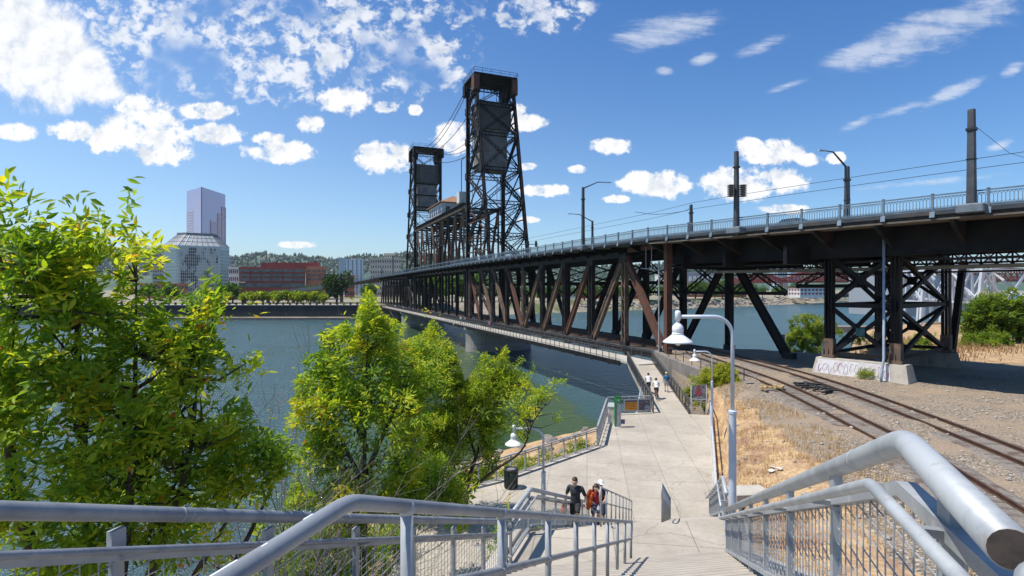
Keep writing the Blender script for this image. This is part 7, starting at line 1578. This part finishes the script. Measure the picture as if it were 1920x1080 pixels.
def person(label, base, J, shirt, shorts, skin, hair, fwd, look=None, sleeves='short', legs='short', shoes=None, hairf='short', hatm=None, sex='m', scale=1.0, vox=.014, vest=None, skirt=False, long_t=.0, helmet=None):
    """J: joints in the person's own frame (x right, y forward, z up), metres for a 1.76 m adult"""
    t = thing('person', label, 'person', base); F = Vector(fwd).normalized(); Rg = Vector((F.y, -F.x, 0)); bb = Vector(base)
    def W(v): return bb+(Rg*v[0]+F*v[1])*scale+Vector((0, 0, v[2]*scale))
    def D(v): return Rg*v[0]+F*v[1]+Vector((0, 0, v[2]))
    j = {k: W(v) for k, v in J.items()}; s = scale; q = s*1.16; m = MB()
    hf = D(look or (0, 1, -.1)).normalized(); RH = rot_to(hf); hu = RH @ Vector((0, 0, 1)); H = j['head']
    shw = (j['shR']-j['shL']); neck = j['neck']; pel = j['pel']; ch = neck.lerp(pel, .32); RT = rot_to(F)
    wd = .165 if sex == 'm' else .132
    m.ell(ch, (wd*s, .105*s, .20*s), 12, 9, RT); m.ell(neck.lerp(pel, .68), ((wd-.03)*s, .09*s, .17*s), 12, 8, RT); m.ell(pel, (wd*.98*s, .105*s, .12*s), 12, 8, RT)
    cap(m, neck.lerp(ch, .15), H-hu*.06*s, .062*s, .054*s); cap(m, j['shL'], j['shR'], .06*s, .06*s)
    m.ell(H+hu*.02*q-hf*.008*q, (.074*q, .096*q, .105*q), 14, 10, RH); m.ell(H-hu*.055*q+hf*.024*q, (.054*q, .062*q, .062*q), 12, 8, RH); m.ell(H-hu*.092*q+hf*.062*q, (.022*q, .02*q, .02*q), 8, 6, RH)
    m.ell(H+hf*.095*q-hu*.022*q, (.013*q, .021*q, .018*q), 8, 6, RH); m.ell(H+hf*.088*q+hu*.004*q, (.010*q, .014*q, .03*q), 8, 6, RH); m.ell(H+hf*.080*q+hu*.026*q, (.05*q, .016*q, .010*q), 8, 6, RH)
    for e in (-1, 1): m.ell(H+RH @ Vector((e*.077*q, -.005*q, -.012*q)), (.010*q, .02*q, .032*q), 7, 6, RH)
    for S in 'LR':
        cap(m, j['sh'+S], j['el'+S], .052*s, .041*s); cap(m, j['el'+S], j['wr'+S], .041*s, .028*s); cap(m, j['hip'+S], j['kn'+S], .086*s, .058*s); cap(m, j['kn'+S], j['an'+S], .056*s, .037*s); m.ell(j['kn'+S].lerp(j['an'+S], .3)-F*.016*s, (.050*s, .052*s, .11*s), 9, 7, RT)
        hd = (j['wr'+S]-j['el'+S]).normalized(); hand(m, j['wr'+S], hd, D((-1 if S == 'R' else 1, .25, 0)), s, .42, -1 if S == 'L' else 1)
        ft = F*.115*s; m.ell(j['an'+S]+ft*.55-Vector((0, 0, .045*s)), (.04*s, .12*s, .035*s), 10, 7, RT)
    bd = m.build('body', skin, t); remesh(bd, vox*s, 3)
    def cloth(name, fn, mt, vx=None, it=5): mm = MB(); fn(mm); o = mm.build(name, mt, t); remesh(o, (vx or vox)*s*1.05, it); return o
    def fs(mm):
        mm.ell(ch, ((wd+.026)*s, .127*s, .215*s), 12, 9, RT); mm.ell(neck.lerp(pel, .66), ((wd+.004)*s, .118*s, .22*s), 12, 8, RT); cap(mm, j['shL'], j['shR'], .070*s, .070*s); mm.ell(pel+Vector((0, 0, .06*s)), ((wd+.022)*s, .128*s, (.12+long_t)*s), 12, 8, RT); mm.ell(neck+Vector((0, 0, -.02*s)), (.075*s, .075*s, .045*s), 10, 6, RT)
        if sleeves:
            for S in 'LR':
                f = {'short': .80, 'cap': .35, 'long': 1.0}[sleeves]; cap(mm, j['sh'+S], j['sh'+S].lerp(j['el'+S], f), .070*s, .063*s)
                if sleeves == 'long': cap(mm, j['el'+S], j['wr'+S].lerp(j['el'+S], .08), .06*s, .045*s)
    cloth('shirt', fs, shirt)
    def fp(mm):
        mm.ell(pel-Vector((0, 0, .02*s)), ((wd+.014)*s, .122*s, .13*s), 12, 8, RT)
        for S in 'LR':
            f = {'short': .82, 'mini': .42, 'long': 1.0}[legs]; cap(mm, j['hip'+S], j['hip'+S].lerp(j['kn'+S], f), .104*s, .090*s)
            if legs == 'long': cap(mm, j['kn'+S], j['an'+S].lerp(j['kn'+S], .06), .075*s, .06*s)
    cloth('skirt' if skirt else 'shorts', fp, shorts)
    mm = MB()
    for S in 'LR': mm.ell(j['an'+S]+F*.058*s-Vector((0, 0, .045*s)), (.050*s, .138*s, .047*s), 12, 8, RT); cap(mm, j['an'+S]+Vector((0, 0, .03*s)), j['an'+S]-Vector((0, 0, .02*s)), .05*s, .05*s)
    o = mm.build('shoes', shoes or BLACK, t); remesh(o, .012*s, 2)
    if hatm is None and helmet is None or hairf == 'long':
        mm = MB(); mm.ell(H+hu*.056*q-hf*.030*q, (.084*q, .094*q, .082*q), 14, 9, RH); mm.ell(H-hf*.06*q-hu*.005*q, (.080*q, .055*q, .085*q), 10, 8, RH); mm.ell(H+hu*.098*q+hf*.028*q, (.066*q, .05*q, .030*q), 10, 6, RH)
        if hairf == 'long':
            for e in (-1, 1): cap(mm, H+RH @ Vector((e*.068*q, -.03*q, .02*q)), H+RH @ Vector((e*.085*q, .0, -.26*q)), .05*q, .028*q)
            mm.ell(H-hf*.07*q-hu*.12*q, (.09*q, .045*q, .16*q), 10, 8, RH)
        o = mm.build('hair', hair, t); remesh(o, .012*s, 2)
    if hatm is not None:
        mm = MB(); mm.ell(H+hu*.055*q-hf*.008*q, (.092*q, .110*q, .082*q), 14, 9, RH); mm.ell(H+hu*.05*q+hf*.105*q, (.07*q, .07*q, .010*q), 12, 6, RH); o = mm.build('cap', hatm, t); remesh(o, .011*q, 2)
    if helmet is not None:
        mm = MB(); mm.ell(H+hu*.06*q-hf*.012*q, (.098*q, .130*q, .090*q), 14, 9, RH); o = mm.build('helmet', helmet, t); remesh(o, .011*q, 2)
    mm = MB()
    for e in (-1, 1): mm.ell(H+RH @ Vector((e*.031*q, .084*q, .010*q)), (.009*q, .007*q, .0045*q), 7, 5, RH)
    mm.build('eye', mat('eye_dark', (.02, .018, .016), None, .2), t); mm = MB(); mm.ell(H+RH @ Vector((0, .083*q, -.062*q)), (.024*q, .010*q, .007*q), 8, 5, RH); mm.build('mouth', mat('lip', (.33, .12, .10), None, .5), t)
    return t, j, W
ST = dict(pel=(0, 0, .93), neck=(0, .02, 1.47), head=(0, .05, 1.62), shL=(-.19, .01, 1.40), shR=(.19, .01, 1.40), elL=(-.27, -.02, 1.12), elR=(.27, -.02, 1.12), wrL=(-.27, .09, .88), wrR=(.27, .09, .88), hipL=(-.09, 0, .90), hipR=(.09, 0, .90), knL=(-.10, .04, .50), knR=(.10, .04, .50), anL=(-.10, 0, .085), anR=(.10, 0, .085))
def pose(**k): d = dict(ST); d.update(k); return d
CH = mat('charcoal_shirt', (0.040, 0.044, 0.052), (0.03, 0.032, 0.038), .9, 6); CHS = mat('dark_shorts', (0.028, 0.028, 0.032), (0.05, 0.05, 0.052), .9, 8)
def stair_at(px, py_feet, drop=0): # a point on the lower flight for a picture column
    best = None
    for k in range(200):
        s = S2+.2+(S3-S2-.2)*k/199; z = zn(s); 
        for X0 in np.linspace(-3.6, .9, 60):
            p = SP(X0, s, z); e = abs(960+1000*p.x/p.y-px)+abs(540-1000*p.z/p.y-py_feet)
            if best is None or e < best[0]: best = (e, p, s)
    return best[1]
pm = SP(-3.28, 17.05, zn(17.05)); tgt = 1078; X0 = -3.28
for X0 in np.linspace(-3.7, .5, 200):
    q = SP(X0, 17.2, zn(17.2))
    if 960+1000*q.x/q.y > tgt: break
pm = q; fwd = Vector((-.33, -.94, 0))
J = pose(neck=(0, .05, 1.47), head=(0, .115, 1.62), pel=(0, 0, .93), shL=(-.21, .01, 1.41), shR=(.21, .01, 1.41), elL=(-.33, -.03, 1.13), elR=(.32, -.05, 1.13), wrL=(-.36, .08, .87), wrR=(.40, .02, .89), knL=(-.10, .20, .62), anL=(-.10, .12, .25), knR=(.10, .05, .49), anR=(.10, -.10, .085))
pman, jm, Wm = person('man in a charcoal t-shirt climbing the steps with a red bag', pm, J, CH, CHS, SKIN, HAIRD, fwd, (0, 1, -.18), shoes=BLACK, vox=.012)
hb = jm['wrR']+Vector((0, 0, -.09)); t = thing('red_bag', 'orange red net bag hanging from the hand of the man in charcoal', 'bag', (hb.x, hb.y, hb.z-.35)); mb = MB()
mb.ell(hb-Vector((0, 0, .22)), (.11, .075, .14), 12, 9); mb.ell(hb-Vector((.02, 0, .12)), (.06, .05, .12), 10, 7); mb.build('bag_body', mat('red_orange_cloth', (.55, .10, .035), (.34, .06, .03), .9, 14), t, True); mb = MB(); mb.tube([hb+Vector((.012, 0, .0)), hb-Vector((-.05, 0, .12)), hb-Vector((-.09, 0, .3))], .014, 6); mb.tube([hb, hb-Vector((.05, 0, .1)), hb-Vector((.1, .01, .26))], .014, 6); mb.build('straps', BLACK, t)
for X0 in np.linspace(-3.7, .9, 300):
    q = SP(X0, 17.6, zn(17.6))
    if 960+1000*q.x/q.y > 1117: break
pw = q; RD = mat('red_top', (.42, .035, .05), (.34, .03, .04), .9, 8); SK = mat('patterned_skirt', (.07, .065, .16), (.62, .60, .62), .9, 9, lo=.52, hi=.56)
J = pose(pel=(0, 0, .90), neck=(-.02, .10, 1.38), head=(-.03, .17, 1.50), shL=(-.17, .06, 1.32), shR=(.15, .06, 1.32), elL=(-.20, .26, 1.36), wrL=(-.05, .25, 1.55), elR=(.25, .05, 1.06), wrR=(.08, .22, 1.00), knL=(-.09, .16, .60), anL=(-.09, .10, .25), knR=(.09, .04, .48), anR=(.09, -.08, .085))
pwo, jw, Ww = person('woman in red top and patterned shorts with orange shawl, hand at her hair', pw, J, RD, SK, SKINP, HAIRD, (-.28, -.96, 0), (0, 1, -.3), sleeves='cap', legs='short', hairf='long', sex='f', scale=.95, vox=.012)
mb = MB(); v = [Ww((.20, .08, 1.36)), Ww((.10, .15, 1.30)), Ww((.30, .05, 1.1)), Ww((.34, .0, .80)), Ww((.26, .10, .72)), Ww((.17, .17, .95))]
mm = MB(); 
for a_, b_, r0, r1 in ((v[0], v[2], .06, .06), (v[2], v[3], .06, .065), (v[1], v[5], .05, .055), (v[5], v[4], .055, .06), (v[3], v[4], .06, .06), (Ww((-.16, .06, 1.36)), Ww((-.2, .0, 1.12)), .05, .045), (v[0], Ww((-.16, .0, 1.37)), .045, .045), (v[2], v[5], .055, .055), (v[2].lerp(v[3], .5), v[5].lerp(v[4], .5), .06, .06), (v[2].lerp(v[3], .25), v[5].lerp(v[4], .25), .055, .055), (v[2].lerp(v[3], .75), v[5].lerp(v[4], .75), .06, .06)): cap(mm, a_, b_, r0, r1)
o = mm.build('orange_shawl', mat('orange_cloth', (.68, .13, .025), (.56, .10, .02), .85, 5), pwo); remesh(o, .014, 4)
for X0 in np.linspace(-3.7, .9, 300):
    q = SP(X0, 19.0, zn(19.0))
    if 960+1000*q.x/q.y > 1127: break
J = pose(neck=(0, .03, 1.46), head=(.0, .06, 1.61), elR=(.30, -.10, 1.15), wrR=(.33, .02, .92), elL=(-.22, .10, 1.12), wrL=(-.15, .25, 1.0))
person('person in a white cap and brown sleeveless top behind the woman', q, J, mat('brown_top', (.10, .045, .035), (.06, .03, .03), .9, 12), mat('blue_skirt', (.06, .08, .12), None, .9), SKIN, HAIRD, (-.55, -.83, 0), (-.6, .8, -.05), sleeves='cap', hatm=WHITEM, sex='f', scale=1.02, vox=.013)
# walker and two cyclists on the ramp, seen from behind
def ramp_z(y): return PZ+(WZ-PZ)*min(1, max(0, (y-41.2)/(62-41.2)))
def ramp_pt(px, Y): return Vector((wpx(px, Y), Y, ramp_z(Y)))
wk = ramp_pt(1249.5, 48.0); J = pose(neck=(0, .03, 1.47), knL=(-.1, .14, .52), anL=(-.1, .02, .10), knR=(.1, .02, .5), anR=(.1, -.18, .12), elL=(-.27, -.08, 1.14), wrL=(-.26, -.02, .90), elR=(.27, .02, 1.13), wrR=(.27, .14, .92))
person('walker in a blue shirt, pale shorts and yellow cap by the ramp wall railing', wk, J, mat('blue_shirt', (.035, .13, .26), (.045, .16, .31), .9, 6), mat('khaki_shorts', (.50, .46, .42), None, .9), SKINP, HAIRD, (.15, .99, 0), (0, 1, -.1), hatm=mat('yellow_cap', (.66, .60, .16), None, .8), vox=.016)
def bicycle(label, base, fwd, m):
    t = thing('bicycle', label, 'bicycle', base); F = Vector(fwd).normalized(); U = Vector((0, 0, 1)); S = Vector((F.y, -F.x, 0)); b = Vector(base)
    for k in (-.52, .52):
        c = b+F*k+U*.34; mb = MB(); mb.tube([c+(F*math.cos(a*math.pi/14)+U*math.sin(a*math.pi/14))*.32 for a in range(29)], .022, 6, False); w = mb.build('wheel', BLACK, t); mb = MB()
        for a in range(12): mb.bar(c, c+(F*math.cos(a*.5236)+U*math.sin(a*.5236))*.31, .006, .006)
        mb.lathe(c-U*.03, [(.03, 0), (.03, .06)], 8); mb.build('spokes', GALV, w)
    bbk = b-F*.08+U*.30; st = b-F*.22+U*.78; hd = b+F*.36+U*.82; mb = MB()
    for p, q in ((bbk, st), (st, hd), (bbk, hd-U*.08), (bbk, b-F*.52+U*.34), (st-U*.05, b-F*.52+U*.34), (hd, b+F*.52+U*.34), (hd, hd+U*.2-F*.04)): mb.tube([p, q], .02, 6)
    mb.build('frame', m, t); mb = MB(); e = hd+U*.2-F*.04; mb.tube([e-S*.27-F*.06, e-S*.18, e+S*.18, e+S*.27-F*.06], .016, 6); mb.build('handlebar', BLACK, t); mb = MB(); mb.ell(st+U*.12, (.08, .14, .04), 10, 6, rot_to(F)); mb.tube([st, st+U*.1], .018, 6); mb.build('saddle', BLACK, t)
    mb = MB(); mb.tube([bbk-S*.16, bbk+S*.16], .02, 6); mb.box(bbk-S*.17+F*.05, .1, .08, .03); mb.box(bbk+S*.17-F*.05, .1, .08, .03); mb.build('pedals', BLACK, t); return t
WV = mat('white_jersey', (.74, .74, .74), (.66, .66, .67), .9, 6)
for px, Y, lb, lc, sh in ((1216, 47.6, 'cyclist in white jersey riding ahead on the left with a black pannier', 'dark bicycle with a black pannier ridden by the left cyclist', 1.0), (1230.5, 45.6, 'cyclist in white jersey and dark shorts riding nearest on the ramp', 'bicycle under the nearest cyclist in the middle of the ramp', 1.0)):
    b = ramp_pt(px, Y); f = Vector((.16, .985, 0)); bicycle(lc, b, f, mat('bike_red', (.25, .10, .08), None, .4) if Y < 46 else BLACK)
    J = pose(pel=(0, -.22, .99), neck=(0, .08, 1.46), head=(0, .17, 1.60), shL=(-.19, .07, 1.40), shR=(.19, .07, 1.40), elL=(-.27, .20, 1.16), elR=(.27, .20, 1.16), wrL=(-.25, .34, 1.02), wrR=(.25, .34, 1.02), hipL=(-.09, -.20, .96), hipR=(.09, -.20, .96), knL=(-.12, .16, .76), anL=(-.14, -.02, .44), knR=(.12, .08, .60), anR=(.14, -.06, .20))
    person(lb, b, J, WV, CHS, SKINP, HAIRD, f, (0, 1, -.05), sleeves='cap', helmet=BLACK, vox=.016)
    if Y > 46: mb = MB(); mb.cbox(b+Vector((-.17, -.55, .52)), .16, .30, .34, -.16, .04); mb.top('pannier', BLACK, 'black pannier bag on the left bicycle', 'bag')
# small figures far along the walkway
PR = None
def far_p(px, label, t_off, sm, lg, fw):
    best = None
    for k in range(1500):
        p = B(72-k*.145, -1.9-t_off, WZ)
        if best is None or abs(960+1000*p.x/p.y-px) < best[0]: best = (abs(960+1000*p.x/p.y-px), p)
    person(label, best[1], pose(knL=(-.1, .12, .52), anL=(-.1, .05, .1), knR=(.1, 0, .5), anR=(.1, -.15, .1)), sm, lg, SKIN, HAIRD, fw, None, vox=.024)
REDS = mat('red_jacket', (.50, .05, .05), None, .9); PNK = mat('pink_shirt', (.58, .20, .34), None, .9)
far_p(807, 'far walker in a red jacket above the second pier', 0, REDS, CHS, (.37, -.93, 0)); far_p(801, 'far walker in dark clothes left of the red jacket', -.6, CH, CHS, (.37, -.93, 0)); far_p(864, 'far walker in a white top near the first pier', .3, WV, CHS, (.37, -.93, 0)); far_p(872, 'far walker in a pale pink top near the first pier', -.5, mat('pale_pink', (.55, .36, .34), None, .9), CHS, (-.37, .93, 0))
far_p(918, 'walker in a pink shirt and blue hat on the walkway beyond the first pier', .2, PNK, mat('blue_trousers', (.05, .07, .14), None, .9), (.37, -.93, 0)); far_p(921, 'walker in navy beside the pink shirt', -.6, mat('navy_top', (.03, .04, .09), None, .9), CHS, (.37, -.93, 0)); far_p(709, 'distant walker in white at the far end of the walkway', .2, WV, CHS, (.37, -.93, 0)); far_p(741, 'distant walker in white under the west truss', -.3, WV, CHS, (.37, -.93, 0)); far_p(757, 'distant walker in grey under the west truss', -.2, GRY, CHS, (.37, -.93, 0))
# ------------------------------------------------------------------ the summer air between here and the hills
def haze():
    mb = MB(); mb.box((0, 1450, 118), 9000, 4000, 280); o = mb.build('haze', None); tag(o, None, None, None, 'stuff')
    m = bpy.data.materials.new('haze_air'); m.use_nodes = True; N = m.node_tree.nodes; N.clear(); out = N.new('ShaderNodeOutputMaterial'); v = N.new('ShaderNodeVolumePrincipled')
    v.inputs['Color'].default_value = (0.86, 0.93, 1, 1); v.inputs['Density'].default_value = HAZE_D; v.inputs['Anisotropy'].default_value = 0.2
    m.node_tree.links.new(v.outputs[0], out.inputs['Volume']); o.data.materials.append(m)
HAZE_D = 5e-5
haze()
